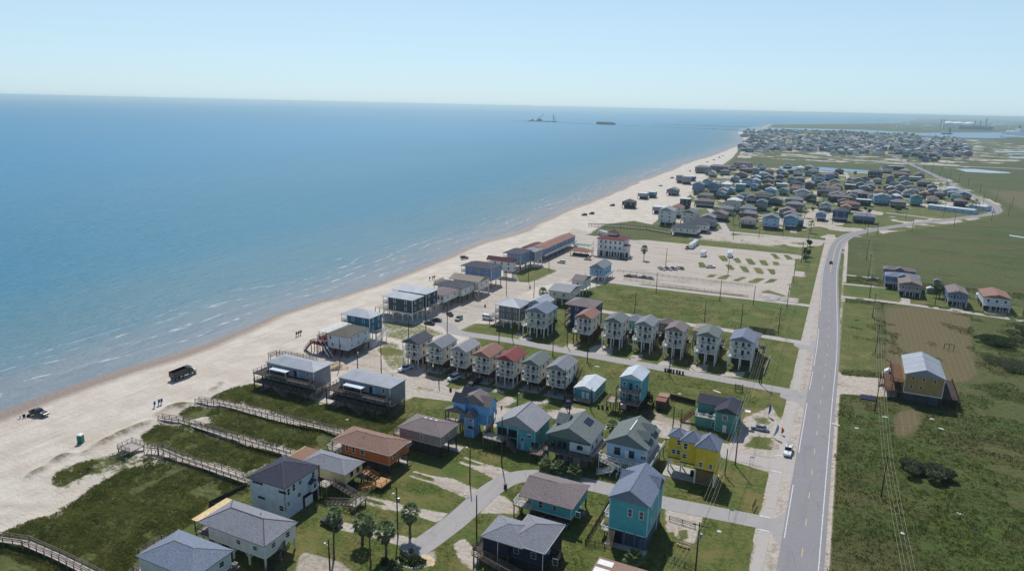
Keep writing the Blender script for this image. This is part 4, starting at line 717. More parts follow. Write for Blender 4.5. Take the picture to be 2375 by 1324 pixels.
for y in (e[2]+1.5, e[3]-1.5): MB().box(e[0]+.3, e[0]+3.2, y-.8, y+.8, 3.26, 3.32).build('roof_panel', WHITE, h)
# twin grey houses with dark decks
for lab, c in (('grey two-storey duplex with metal roof and dark tiered decks beside the sand berm', dict(L=(611.9,840), T=(662,822), R=(772,845), B=(726,863.9))), ('grey two-storey duplex with metal roof and dark tiered decks beside the empty lawn lot', dict(L=(778.5,874.6), T=(829,855.7), R=(945,880.3), B=(903,901.7)))):
    h, e, w = start('beach_duplex', lab, 7.6, .3, **c)
    body(h, w, 2.0, 7.6, SD['gy'], trim=WHITE); roof(h, e, 7.6, 'hx', 1.3, MT['g'], cap=None); piles(h, lins(w[0]+.2, w[1]-.2, 5), lins(w[2]+.2, w[3]-.2, 3), 1.75, GREYW)
    for z, ex in ((4.9, 0), (2.1, 0)):
        deck(h, (w[0]-2.4, w[1]+.8, w[2]-3.6, w[2]-.01), z, DARKW, 'SWE', DARKW, GREYW, 0, 0, False); MB().box(w[0]-2.4, w[0]-.02, w[2], w[3]-2, z-.2, z).build('side_deck', DARKW, h); railing(h, (w[0]-2.35, w[2], z), (w[0]-2.35, w[3]-2, z), GREYW, bal=False)
    piles(h, lins(w[0]-2.2, w[1]+.6, 7), [w[2]-3.4], 4.7, DARKW, .22, -.1, 'deck_post'); piles(h, [w[0]-2.2], lins(w[2], w[3]-2.2, 3), 4.7, DARKW, .22, -.1, 'deck_post')
    MB().box(w[0]+3.2, w[0]+9.8, w[2]-2.6, w[2]-.02, 6.75, 6.85).build('awning', MT['b'], h); piles(h, [w[0]+3.4, w[0]+9.6], [w[2]-2.5], 6.75, WHITE, .1, 4.9, 'awning_post')
    for u in (1.8, w[1]-w[0]-2.2): window(h, w, 'S', u, 6.5, .9, 1.1)
    for u in (5, 8, 11.2): window(h, w, 'S', u, 6.0, .8, 1.7, BLACKM)
    door(h, w, 'S', 12.4, 4.9, .9, 2.0, SD['bl']); [window(h, w, 'S', u, 3.4, .9, 1.3, BLACKM) for u in (3, 6, 9, 12)]
    stairs(h, (w[0]+5.0, w[2]-4.3, 2.1), (w[0]+1.4, w[2]-4.3, .05), 1.2, GREYW); stairs(h, (w[0]+6.6, w[2]-4.3, 2.1), (w[0]+11, w[2]-4.3, .05), 1.2, GREYW); stairs(h, (w[1]+1.5, w[2]-2.6, 4.9), (w[1]+1.5, w[2]+3.4, 2.1), 1.2, GREYW); stairs(h, (w[1]+1.6, w[2]+4, 2.1), (w[1]+1.6, w[2]-.8, .05), 1.1, GREYW)
    vent(h, 5, 3, 8.6)
# white house with red deck
h, e, w = start('beach_house', 'white two-storey beach house with red stained deck and slatted sun pergola', 7.4, .35, L=(755.6,774.6), R=(861,761.3), B=(803,783.8))
body(h, w, 2.6, 7.4, SD['wv'], trim=None); roof(h, e, 7.4, 'hy', 1.5, SH['kh'], cap=SH['kh']); piles(h, lins(w[0]+.2, w[1]-.2, 4), lins(w[2]+.2, w[3]-.2, 4), 2.35, REDW)
for u, z in ((1.4,6.4),(2.2,4.0),(5.5,3.9)): window(h, w, 'S', u, z, .9, 1.2)
for u in (2.4, 6.2, 10.2):
    for z in (6.3, 3.9): window(h, w, 'E', u, z, .7, 1.0)
deck(h, (w[0]-5.2, w[0]-.004, w[2]+.5, w[3]-.5), 4.9, REDW, 'SWN', REDW, REDW, 3, 4, True); deck(h, (w[0]-6.4, w[0]-1.0, w[2]-1.6, w[2]+.4), 3.6, REDW, 'SWN', REDW, REDW, 3, 2, True); MB().box(w[0]-5, w[0]-.01, w[2]+.6, w[3]-.6, 2.3, 2.5).build('deck_floor', REDW, h)
for k in range(12): MB().box(w[0]-4.6, w[0]+.6, w[2]+.8+k*1.05, w[2]+1.35+k*1.05, 7.55, 7.66).build('pergola_slat', WHITE, h)
piles(h, [w[0]-4.4], lins(w[2]+.9, w[3]-.6, 4), 7.5, REDW, .16, 4.9, 'pergola_post')
stairs(h, (w[0]-4.4, w[2]+.6, 4.9), (w[0]+3.6, w[2]-3.0, .05), 1.2, DARKW, True, WHITE); stairs(h, (w[0]-6.6, w[2]-.8, 3.5), (w[0]-9.6, w[2]-.8, .0), 1.3, GREYW); stairs(h, (w[1]+.8, w[3]-3, 2.6), (w[1]+.8, w[3]-8, 0), 1.2, GREYW)
def beach_box(name, label, ze, zf, c, wall, rmat, kindr, rise, balc=1.8, win=2, pm=None, floors=2, trim=None, ov=.4, arches=False, balmat=None):
    """beach-front house: balcony on the sea side under the roof"""
    h, e, w = start(name, label, ze, ov, **c); wb = (w[0]+balc, w[1], w[2], w[3]); body(h, wb, zf, ze, wall, kindr, rise, trim, ov=ov); roof(h, e, ze, kindr, rise, rmat, cap=rmat if rmat.name.startswith('sh') else None); pm = pm or WHITE
    piles(h, lins(w[0]+.2, w[1]-.2, 4), lins(w[2]+.2, w[3]-.2, 3), zf-.25, pm)
    fh = (ze-zf)/floors
    if balc > 0:
        for f in range(floors): deck(h, (w[0], wb[0]-.004, w[2], w[3]), zf+f*fh, DECK, 'SWN', pm, balmat or WHITE, 0, 0, True)
        piles(h, [w[0]+.12], lins(w[2]+.12, w[3]-.12, 3), ze, balmat or WHITE, .16, zf, 'balcony_post')
    for f in range(floors):
        z = zf+f*fh+fh*.55; L_ = w[3]-w[2]; LS = wb[1]-wb[0]
        for k in range(win): window(h, wb, 'S', LS*(k+.6)/(win+.2), z, .9, 1.2); 
        for k in range(2): window(h, wb, 'E', L_*(k+.55)/2.1, z, .8, 1.2)
    if arches:
        for x in lins(w[0]+.2, w[1]-.2, 4)[:-1]:
            b = MB(); n = 8; xw = (w[1]-w[0]-.4)/3; pts = [(x, zf-.3), (x+xw, zf-.3)]+[(x+xw-.15-(xw-.3)*i/n, zf-1.4+math.sin(math.pi*i/n)*.9) for i in range(n+1)]; b.prism(pts, 'y', w[2]+.05, w[2]+.2); b.build('arch', WHITE, h)
    return h, e, w, wb
h, e, w, wb = beach_box('beach_house', 'teal-blue beach house with pale metal hip roof and white sea balcony', 9.6, 4.2, dict(L=(793,729.7), T=(818,713), R=(887.8,729), B=(856.2,739.7)), SD['tb'], MT['w'], 'hx', 1.7, 2.6, 2, WHITE, 2, WHITE)
deck(h, (w[1]+.004, w[1]+2.2, w[2]+1, w[3]), 4.1, DECK, 'SE', WHITE, WHITE, 2, 2); stairs(h, (w[1]+3, w[3]-1, 4.0), (w[1]+3, w[2]-3.5, 0), 1.2, WHITE)
h, e, w, wb = beach_box('beach_house', 'dark green-grey three-level beach house with pale metal roof on white posts', 9.0, 3.6, dict(L=(894.4,688.2), T=(907.7,673), R=(983.3,688.2), B=(954.3,698.2)), SD['dgy'], MT['w'], 'hx', 1.6, 2.6, 2, WHITE, 2, WHITE, arches=True); MB().box(w[0]-1, w[1]+3, w[2]-2.5, w[3]+1, .02, .1).build('slab', CONC, h); MB().box(w[0]-5, w[0]-.1, w[2]+1, w[3]-1, 3.2, 3.4).build('sea_deck', DECK, h); piles(h, [w[0]-4.8, w[0]-2.6], [w[2]+1.2, w[3]-1.2], 3.2, GREYW, .2, -.2, 'deck_post')
h, e, w, wb = beach_box('beach_house', 'dark navy three-level beach house with pale metal roof', 9.2, 3.6, dict(T=(941.8,659), R=(1014,673.2), B=(989,684)), SD['dn'], MT['w'], 'hx', 1.6, 2.6, 2, WHITE, 2, WHITE, arches=True); deck(h, (w[1]+.004, w[1]+1.6, w[2]+2, w[3]), 3.6, DECK, 'SE', WHITE, WHITE, 1, 2)
for lab, ze, zf, c, wall, rm, kr, rise, fl, pm in (
  ('low white beach house with brown hip roof on dark posts', 6.2, 3.4, dict(L=(985,683), R=(1068,671.4), B=(1034,684)), SD['w2'], SH['ta'], 'hx', 1.3, 1, DARKW), ('low white beach house with black-grey roof and side stair', 6.4, 3.4, dict(T=(1034,648.8), R=(1104,659), B=(1070,671)), SD['w2'], SH['dg'], 'hx', 1.5, 1, DARKW),
  ('cream beach house with tan roof and arched posts', 6.9, 3.4, dict(T=(1072.5,633), R=(1133.7,646.5), B=(1110,656)), SD['cr'], SH['tn'], 'gx', 1.5, 1, WHITE), ('mid-blue two-storey beach house with charcoal hip roof', 9.4, 3.8, dict(L=(1070,617), T=(1090.6,606), R=(1164,615), B=(1142.7,626)), SD['mb'], SH['dg'], 'hx', 1.9, 2, DARKW),
  ('white beach house with red-brown roof', 8.4, 3.8, dict(L=(1138,597.8), R=(1199,606), B=(1180,614)), SD['w2'], SH['mg'], 'gx', 1.7, 2, DARKW), ('slate blue beach house with dark pyramid roof', 9.2, 3.6, dict(L=(1164,586.5), T=(1199.4,574), R=(1228,584)), SD['mb'], SH['dg'], 'hx', 2.0, 2, DARKW),
  ('grey beach house with pale hip roof on white posts', 8.6, 3.6, dict(L=(1212,582), T=(1232,572), R=(1255,580)), SD['gy'], SH['lg'], 'hx', 1.6, 2, WHITE)):
    h, e, w, wb = beach_box('beach_house', lab, ze, zf, c, wall, rm, kr, rise, 2.2, 3, pm, fl, WHITE)
    if 'side stair' in lab: stairs(h, (w[1]+.6, w[3]-1, zf), (w[1]+5.6, w[3]-5, 0), 1.3, GREYW)
    if 'arched' in lab: piles(h, [w[0]-5, w[0]-9], [w[2]+1, w[3]-1], 3.6, GREYW, .2, -.2, 'deck_post'); MB().box(w[0]-9.2, w[0]-.01, w[2]+.8, w[3]-.8, 3.2, 3.4).build('sea_deck', GREYW, h); railing(h, (w[0]-9.1, w[2]+.9, 3.4), (w[0]-9.1, w[3]-.9, 3.4), GREYW)
# ------------------------------------------------------------------ narrow balcony houses in rows
def balcony_house(name, label, ze, zf, c, wall, rmat, rise=1.7, pm=None, group=None, wide=0, brace=False, stair=None, pm_n=3, bal=None, ccol=None):
    h, e, w = start(name, label, ze, .0, group, **c); e = (e[0]-.3, e[1]+.3, e[2]-.3, e[3]+.3); bd = 1.9; wb = (w[0], w[1], w[2]+bd, w[3]); fh = (ze-zf)/2; bal = bal or WHITE; pm = pm or WHITE
    body(h, wb, zf, ze, wall, None, 0, None); roof(h, e, ze, 'gy', rise, rmat)
    b = MB(); gh = rise*(1-.3/((w[1]-w[0])/2+.3)); b.prism([(w[0], ze-.25), (w[1], ze-.25), (w[1], ze+.1), ((w[0]+w[1])/2, ze+.1+gh), (w[0], ze+.1)], 'y', w[2], w[2]+.15); b.build('gable_front', wall, h)
    b = MB(); b.prism([(w[0], ze+.1), (w[1], ze+.1), ((w[0]+w[1])/2, ze+.1+gh)], 'y', w[3]-.15, w[3]); b.build('gable_back', wall, h)
    for f in range(2):
        z = zf+f*fh; y0 = w[2]-(wide if f == 0 else 0); xx = (w[0]-(wide*.35 if f == 0 else 0), w[1]+(wide*.1 if f == 0 else 0))
        MB().box(xx[0], xx[1], y0, wb[2]-.004, z-.25, z).build('balcony_floor', CREAMT, h); railing(h, (xx[0]+.06, y0+.06, z), (xx[1]-.06, y0+.06, z), bal); railing(h, (xx[0]+.06, y0+.1, z), (xx[0]+.06, wb[2], z), bal); railing(h, (xx[1]-.06, y0+.1, z), (xx[1]-.06, wb[2], z), bal)
        L_ = w[1]-w[0]; window(h, wb, 'S', L_*.25, z+1.35, .9, 1.3); door(h, wb, 'S', L_*.55, z, .9, 2.0, SD['dn']); window(h, wb, 'S', L_*.8, z+1.35, .9, 1.2)
        for u in (1.6, (w[3]-w[2])*.55): window(h, wb, 'E', u, z+1.5, .5, .9, BLACKM)
        for q in range(2): # balcony chairs stay with the house look: dark seats
            x = w[0]+L_*(.3+.35*q); MB().box(x-.28, x+.28, y0+.5, y0+1.0, z+.01, z+.45).build('seat', DARK, h)
    piles(h, [w[0]+.1, (w[0]+w[1])/2, w[1]-.1], [w[2]+.1], ze, bal, .17, zf, 'column')
    piles(h, lins(w[0]+.15, w[1]-.15, pm_n), lins(w[2]-wide+.2, w[3]-.2, 4), zf-.25, pm, .32)
    MB().box(w[0]+.5, w[1]-.5, (w[2]+w[3])/2-.5, w[3]-.4, .04, zf-.26).build('storage_wall', DARKW, h)  # dark block added to stand for shade under the rear half
    if stair: stairs(h, (w[1]+.75, w[3]-1.4, zf), (w[1]+.75, w[3]-1.4-4.6, 0), 1.1, stair); deck(h, (w[1]+.004, w[1]+1.4, w[3]-1.6, w[3]-.2), zf, CREAMT, 'EN', pm, bal, 1, 1)
    MB().box(w[1]+.004, w[1]+1.0, w[3]-3.2, w[3]-2.0, zf, zf+.9).build('air_conditioner', BLACKM, h)
    return h, e, w
cg = [('with slate-grey roof, beside the sandy lot', SH['dg'], dict(L=(931.5,793.2), B=(968.9,798), R=(1005,782))), ('with grey roof, second from the sandy lot', SH['g'], dict(B=(1022.7,807), L=(986,802), R=(1062.6,789.6))), ('with pale grey roof, between grey and brown roofs', SH['lg'], dict(L=(1040.8,812.6), B=(1080.7,815.6), R=(1116.3,798.7))),
      ('with terracotta-brown roof', SH['tc'], dict(L=(1094,824), B=(1133.8,828.9), R=(1170,809.5))), ('with dark red roof', SH['rd'], dict(L=(1150.9,831.7), B=(1189,839.8), R=(1223,819.4))), ('with green-grey roof, next to the red roof', SH['gn'], dict(L=(1208,843.9), B=(1248.7,848), R=(1281.4,829))), ('with mid-grey roof and long side stair, nearest the blue trailer', SH['g'], dict(L=(1266.4,854.8), B=(1310,860.9), R=(1342.5,838.4)))]
for i, (t_, rm, c) in enumerate(cg):
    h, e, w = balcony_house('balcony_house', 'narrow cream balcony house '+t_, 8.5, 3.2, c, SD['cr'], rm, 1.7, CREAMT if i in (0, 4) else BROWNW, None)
    if i == 6: stairs(h, (w[1]+1.2, w[3]-.5, 6), (w[1]+1.2, w[2]+1.5, 0), 1.2, DARKW)
    MB().box(w[0]-.2, w[1]+.2, w[2]-1.5, w[3]+.2, .02, .1).build('slab', CONC, h)
    stairs(h, (w[1]+.5, w[3]-4.2, 3.2), (w[1]+.5, w[3]-.4, .05), .9, BROWNW, False)
rg = [('cream balcony house with terracotta roof beside the dark blue house', SH['tc'], dict(L=(1332.5,736), B=(1372.6,740.2), R=(1393.7,725)), SD['cr'], BROWNW), ('cream balcony house with green-grey roof, second in the street row', SH['gn'], dict(L=(1401,744), B=(1441,750.6), R=(1460.8,736)), SD['cr'], WHITE), ('cream balcony house with grey-green roof and blue-grey front, third in the street row', SH['g'], dict(L=(1472,753), B=(1512.6,757.5), R=(1529.8,742.8)), SD['w2'], WHITE),
      ('cream balcony house with taupe roof, fourth in the street row', SH['ta'], dict(L=(1541.9,766), B=(1582.5,769.6), R=(1602,756.6)), SD['cr'], WHITE), ('cream balcony house with dark green-grey roof, fifth in the street row', SH['gn'], dict(L=(1616,778), B=(1659.3,783.4), R=(1680,768)), SD['w2'], WHITE), ('cream balcony house with blue-grey roof at the highway end of the row', SH['bg'], dict(L=(1693,788.5), B=(1740.4,794.6), R=(1765,776)), SD['w2'], WHITE)]
for i, (t_, rm, c, wl, pm) in enumerate(rg):
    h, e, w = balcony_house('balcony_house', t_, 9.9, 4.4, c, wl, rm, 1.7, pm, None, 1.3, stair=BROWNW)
h, e, w = balcony_house('balcony_house', 'wide pale green balcony house with blue-grey roof and deep veranda', 9.3, 4.0, dict(L=(1217,721.8), B=(1266,728), R=(1295,713)), SD['pg'], SH['bg'], 2.0, WHITE, None, 1.8, pm_n=4); [window(h, w, 'E', u, z, .6, 1.2) for u in (5, 9) for z in (5.6, 8.1)]
h, e, w, wb = beach_box('stilt_house', 'large grey-brown house with pale metal hip roof and arched carport', 8.9, 3.6, dict(L=(1142,707), T=(1184.4,688), R=(1232,703.5), B=(1204,715)), SD['gb'], MT['g'], 'hy', 2.0, 1.6, 3, WHITE, 2, WHITE, arches=True); stairs(h, (w[0]-.8, w[2]+1, 3.6), (w[0]-.8, w[2]+8, 0), 1.2, GREYW); deck(h, (w[0]-3, w[0]-.01, w[2]+.5, w[3]-1), 3.5, DECK, 'SW', GREYW, WHITE, 2, 2)
h, e, w, wb = beach_box('stilt_house', 'dark blue house with wide brown hip roof and tiered side balconies', 9.4, 1.4, dict(L=(1302.6,704.9), T=(1344.8,686), R=(1396.4,703.5), B=(1376,715.7)), SD['db'], SH['ta'], 'hy', 2.0, 2.4, 2, BROWNW, 3, None, balmat=BROWNW)
h, e, w, wb = beach_box('stilt_house', 'white house with pale gable roof half hidden behind the veranda house', 8.6, 3.4, dict(L=(1215,706), R=(1290,695), B=(1264,708)), SD['w2'], MT['w'], 'gy', 1.9, 0, 2, WHITE, 2)
for lab, c, wl, rm in (('teal house with grey roof behind the street row', dict(L=(1452,742), R=(1508,737), B=(1480,748)), SD['tl'], SH['g']), ('brown-roofed cream house behind the street row', dict(L=(1524,745), R=(1597,750), B=(1560,758)), SD['ol'], SH['ta']), ('grey house with pale brown roof behind the street row', dict(L=(1606,766), R=(1686,760), B=(1650,775)), SD['ta'], SH['tn']), ('grey-roofed white house behind the street row near the highway', dict(L=(1706,778), R=(1778,775), B=(1752,788)), SD['w2'], SH['ta'])):
    h, e, w, wb = beach_box('stilt_house', lab, 7.2, 3.4, c, wl, rm, 'hy', 1.7, 0, 2, DARKW, 1); deck(h, (w[1]+.004, w[1]+2.2, w[2]+2, w[3]-2), 3.3, GREYW, 'ES', DARKW, GREYW, 2, 2); MB().box(w[0]+.5, w[1]-.3, w[2]+2, w[3]-.5, .05, 3.0).build('ground_screen', DARKW, h)
# blue trailer house, turquoise stacked house, green apartment
h, e, w = front_gable('mobile_home', 'small blue manufactured home with white metal gable roof and front deck', 3.6, .7, dict(L=(1329,899.6), B=(1377.9,908.5), R=(1408.5,880.6)), SD['tl'], MT['b'], 1.1, None, WHITE, ov=.2)
for x in (3.0, 4.4): door(h, w, 'S', x, .9, .9, 2.0, WHITE); 
[window(h, w, 'S', x, 2.0, .6, 1.5) for x in (3.0, 4.4)]; [window(h, w, 'E', u, 2.2, .8, 1.0) for u in (2, 5, 8)]
MB().box(w[0]+.05, w[1]-.05, w[2]+.1, w[3]-.1, .0, .7).build('skirting', SD['w'], h); deck(h, (w[0]+.3, w[1]-.2, w[2]-2.4, w[2]-.01), .8, DECK, 'SWE', GREYW, BROWNW, 3, 1, False); stairs(h, (w[0]-.4, w[2]-1.2, .8), (w[0]-1.8, w[2]-1.2, 0), 1.2, GREYW)
h, e, w = front_gable('tall_house', 'turquoise stacked house with white metal roof and two brown timber balconies', 10.2, 3.6, dict(L=(1435.8,875.7), B=(1487.4,883.8), R=(1511.7,861.7)), SD['tl'], MT['b'], 1.5, None, TEALT, ov=.3)
for z in (3.6, 7.0):
    deck(h, (w[0]-.5, w[1]+.1, w[2]-2.6, w[2]-.01), z, DECK, 'SWE', BROWNW, BROWNW, 0, 0, True); door(h, w, 'S', 3.2, z, .9, 2.0, SD['dn']); window(h, w, 'S', 1.3, z+1.4, .8, 1.2); window(h, w, 'S', 5.0, z+1.4, .9, 1.1)
piles(h, lins(w[0]-.3, w[1]-.1, 3), [w[2]-2.4], 6.8, BROWNW, .22, -.1, 'deck_post'); piles(h, lins(w[0]+.2, w[1]-.2, 3), lins(w[2]+.3, w[3]-.2, 3), 3.35, DARKW); deck(h, (w[0]-3.0, w[0]-.52, w[2]-3.2, w[2]+1), 3.4, DECK, 'SWN', BROWNW, BROWNW, 2, 2, False); MB().box(w[0]+.5, w[1], w[2]+2.5, w[3]-.2, .05, 3.3).build('ground_wall', DARKW, h); MB().box(w[0]-.2, w[0]+1.8, w[2]+1, w[2]+1.6, 0.05, 1.4).build('cupboard', WHITE, h)
ze = 5.7; ra = rect(ze, L=(1611,942), R=(1726.8,931.7), B=(1709,967.8)); cx, cy = (ra[0]+ra[1])/2, (ra[2]+ra[3])/2
h = thing('apartment_house', 'green-teal two-storey house with dark roof and cluttered roof deck', 'house', (cx, cy, 0)); x0, x1, y0, y1 = ra[0]-cx, ra[1]-cx, ra[2]-cy, ra[3]-cy
xg = x1-6.0; yb = y0+4.2
body(h, (x0+.3, xg+.2, yb, y1-.3), .05, ze, SD['tg'], trim=None); body(h, (xg, x1-.3, y0+.3, y1-.32), .05, ze, SD['tg'], 'gy', 1.5, TEALT, 'wing_wall', .35); roof(h, (x0, x1+.0, yb-.4, y1), ze+.02, 'gx', 1.5, SH['bl']); roof(h, (xg-.35, x1+.02, y0, y1-1.2), ze+.04, 'gy', 1.5, SH['bl'], name='wing_roof')
MB().box(x0+.5, xg-.004, y0+.9, yb-.004, .05, 2.9).build('lower_wall', SD['tg'], h); MB().box(x0+.3, xg-.002, y0+.6, yb-.006, 2.92, 3.1).build('roof_deck', DECK, h); railing(h, (x0+.4, y0+.7, 3.1), (xg-.1, y0+.7, 3.1), TEALT, 1.0, 2, False); railing(h, (x0+.4, y0+.7, 3.1), (x0+.4, yb, 3.1), TEALT, 1.0, 2, False)
lw_ = (x0+.5, xg, y0+.9, yb); window(h, lw_, 'S', 5.8, 1.5, 2.2, 1.4, TEALT); window(h, (xg, x1-.3, y0+.3, y1), 'S', 2.6, 4.3, 1.1, 1.3); door(h, (xg, x1-.3, y0+.3, y1), 'S', 2.7, .1, 1.0, 2.1); up_ = (x0+.3, xg, yb, y1); door(h, up_, 'S', 5.2, 3.15, .9, 2.0); window(h, up_, 'S', 7.6, 4.4, 2.0, 1.5, BLACKM)
for k in range(9):
    x = x0+1.2+k*.95; MB().box(x, x+random.uniform(.4,.8), y0+1.2+random.random()*1.6, y0+1.9+random.random()*1.8, 3.12, 3.12+random.uniform(.3,.9)).build('deck_chair' if k % 2 else 'deck_table', random.choice([WHITE, DARK, BROWNW, WHITE]), h)
stairs(h, (x0-.4, yb-.5, 3.0), (x0-3.4, yb-2.8, 0), 1.3, BROWNW); MB().box(x1+.2, x1+2.4, y1-4, y1-2.6, 4.4, 4.5).build('hung_sign', WHITE, h); MB().box(x1-.28, x1+.5, y1-3.6, y1-3.4, 4.2, 4.3).build('sign_bracket', WHITE, h)
# shed, small blue house by the park, stepped white house, hotel, long red building
h, e, w = start('shed', 'brown timber shed with two-step roof beside the turquoise house', 2.8, .15, L=(1519,930), R=(1553,916), B=(1546,933)); body(h, w, .05, 2.8, BROWNW); MB().box(e[0], e[1], e[2], -.05, 2.88, 3.0).build('roof', timber('rust_sheet', (142,98,86)), h); MB().box(e[0], e[1], .05, e[3], 3.1, 3.22).build('upper_roof', timber('pale_sheet', (158,132,118)), h); door(h, w, 'S', (w[1]-w[0])/2, .1, 1.0, 2.0, DARKW)
h, e, w, wb = beach_box('stilt_house', 'light blue house with grey gable roof and white wraparound deck by the parking lot', 6.6, 3.0, dict(L=(1364.8,621), R=(1421.4,612), B=(1400,624)), SD['sb'], SH['g'], 'gy', 2.4, 0, 3, WHITE, 1); deck(h, (w[0]-1.8, w[1]+1.8, w[2]-1.8, w[2]-.01), 2.9, WHITE, 'SWE', WHITE, WHITE, 4, 1); deck(h, (w[1]+.004, w[1]+1.8, w[2], w[3]), 2.88, WHITE, 'E', WHITE, WHITE, 1, 3)
h, e, w, wb = beach_box('stilt_house', 'cream house with grey roof and curved corner deck near the sand track', 6.4, 3.2, dict(L=(1276,670), R=(1345,662), B=(1322,684)), SD['cr'], SH['lg'], 'gx', 1.3, 0, 2, WHITE, 1); deck(h, (w[0]-3, w[0]-.01, w[2]-.6, w[3]), 3.2, DECK, 'SW', WHITE, WHITE, 2, 3)
h, e, w, wb = beach_box('stilt_house', 'white house with mauve-grey roof joined behind the curved deck house', 6.8, 3.2, dict(L=(1320,652), R=(1366,641), B=(1366,652)), SD['w2'], SH['ta'], 'gx', 1.5, 0, 1, WHITE, 1)
h, e, w = start('hotel', 'white three-storey hotel with maroon hip roof and cupola', 10.2, .8, L=(1382.9,553), B=(1447,560), R=(1464,551)); h['category'] = 'hotel'
body(h, w, .05, 10.2, SD['w2'], trim=None); roof(h, e, 10.2, 'hx', 2.6, SH['mg']); MB().box(-2.4, 2.4, -1.8, 1.8, 11.6, 13.6).build('cupola', SD['w2'], h); roof(h, (-3, 3, -2.4, 2.4), 13.6, 'hx', 1.5, SH['mg'], name='cupola_roof')
for f, z in enumerate((8.6, 5.6)):
    for k in range(5): window(h, w, 'S', 2.2+k*(w[1]-w[0]-4)/4, z, 1.1, 1.5)
    for k in range(3): window(h, w, 'E', 2+k*4, z, 1.1, 1.5)
deck(h, (w[0]-2.4, w[0]+4, w[2]-2.2, w[2]-.01), 7.0, WHITE, 'SWE', WHITE, WHITE, 2, 1); deck(h, (w[0]-2.4, w[1]+2, w[2]-2.2, w[2]-.02), 3.9, WHITE, 'SWE', WHITE, WHITE, 7, 1, postw=.5)
for k in range(5): MB().box(w[0]+2+k*3.6, w[0]+4.6+k*3.6, w[2]-.06, w[2]+.05, .1, 3.2).build('garage_opening', DARK, h)  # dark sheets on the wall, shade of the garage bays put in as colour
roof(h, (w[1]-.2, w[1]+3.4, w[2]+1, w[2]+6), 6.9, 'hx', 1.2, SH['mg'], name='porch_roof'); MB().box(w[1]+.004, w[1]+3, w[2]+1.4, w[2]+5.6, .05, 6.9).build('stair_tower', SD['w2'], h)
h, e, w = start('motel', 'long low beach motel with red-brown roof on dark posts', 6.6, .4, L=(1243.5,574), T=(1302,541), R=(1321.7,549), B=(1262,585)); h['category'] = 'motel'; body(h, w, 3.2, 6.6, SD['mb']); roof(h, e, 6.6, 'gy', 1.5, SH['tc']); piles(h, lins(w[0]+.3, w[1]-.3, 3), lins(w[2]+.3, w[3]-.3, 9), 2.95, DARKW); MB().box(w[1]+.004, w[1]+1.6, w[2], w[3], 3.0, 3.2).build('walkway', WHITE, h); railing(h, (w[1]+1.5, w[2], 3.2), (w[1]+1.5, w[3], 3.2), WHITE); [window(h, w, 'E', u, 4.9, 1.1, 1.4) for u in lins(2, w[3]-w[2]-2, 9)]; stairs(h, (w[1]+2.3, w[3]-8, 3.1), (w[1]+2.3, w[3]-3, 0), 1.2, SD['mb'])
h, e, w = start('motel', 'low red-roofed pavilion between the motel and the grey beach house', 5.4, .4, L=(1208,576), T=(1236,562), B=(1246,578)); h['category'] = 'pavilion'; body(h, w, 2.6, 5.4, SD['cr']); roof(h, e, 5.4, 'hy', 1.6, SH['mg']); piles(h, lins(w[0]+.2, w[1]-.2, 3), lins(w[2]+.2, w[3]-.2, 3), 2.3, WHITE)
h = thing('gazebo', 'open gazebo with brown hip roof beside the hotel', 'gazebo', (*G(1347,592), 0)); roof(h, (-6,6,-4,4), 2.8, 'hx', 1.8, SH['tc']); piles(h, lins(-5.4,5.4,4), [-3.5,3.5], 2.8, BROWNW, .22); MB().box(-5, 5, -.6, .6, .02, 1.0).build('counter', DARKW, h)
h = thing('pergola', 'pale green timber pergola behind the gazebo', 'pergola', (*G(1352,580), 0)); piles(h, [-4.5, 4.5], [-2.5, 2.5], 3.2, WHITE, .2); [MB().box(-5, 5, y-.12, y+.12, 3.2, 3.42).build('beam', plain('mint', (170,206,190)), h) for y in lins(-2.8, 2.8, 6)]
# houses east of the highway
h, e, w = front_gable('tall_house', 'tan two-storey house with striped metal gable roof beside the mown field', 8.9, 3.2, dict(L=(2098.5,868), B=(2188.4,881), R=(2186,838)), SD['tan'], MT['g'], 2.2, None, WHITE, ov=.3)
for u, z in ((2.2,8.0),(5.0,8.0),(8.0,7.9),(2.0,5.3),(4.6,5.3)): window(h, w, 'S', u, z, .7, .9, CREAMT)
for k in range(4):
    for sg in (-1, 1):
        b = MB(); yy = e[2]+1.2+k*(e[3]-e[2])/4; sl2 = 2.2/((e[1]-e[0])/2); X = (e[1]-e[0])/2; b.bar((0, yy, 9.06+2.2+.03), (sg*X*.97, yy, 9.06+.06+.03), .35, .03); b.build('roof_batten', MT['b'], h)
deck(h, (w[0]-3.2, w[0]-.01, w[2]+.5, w[3]), 5.9, BROWNW, 'SW', BROWNW, BROWNW, 2, 3, True); deck(h, (w[0]-5.0, w[0]-.01, w[2]-.3, w[3]-3), 3.0, BROWNW, 'SW', BROWNW, BROWNW, 2, 3, True); deck(h, (w[1]+.01, w[1]+4.5, w[2]+.4, w[3]), 3.0, DARKW, 'SE', BROWNW, BROWNW, 2, 3, True); piles(h, lins(w[0]+.2, w[1]-.2, 4), lins(w[2]+.2, w[3]-.2, 3), 2.95, DARKW); body(h, (w[0]+.6, w[1]-.6, w[2]+.6, w[3]-.6), .05, 2.9, plain('shade_wall', (70,74,84)), name='ground_wall'); stairs(h, (w[0]-5.6, w[3]-3, 3.0), (w[0]-5.6, w[3]-8.4, 0), 1.2, BROWNW)
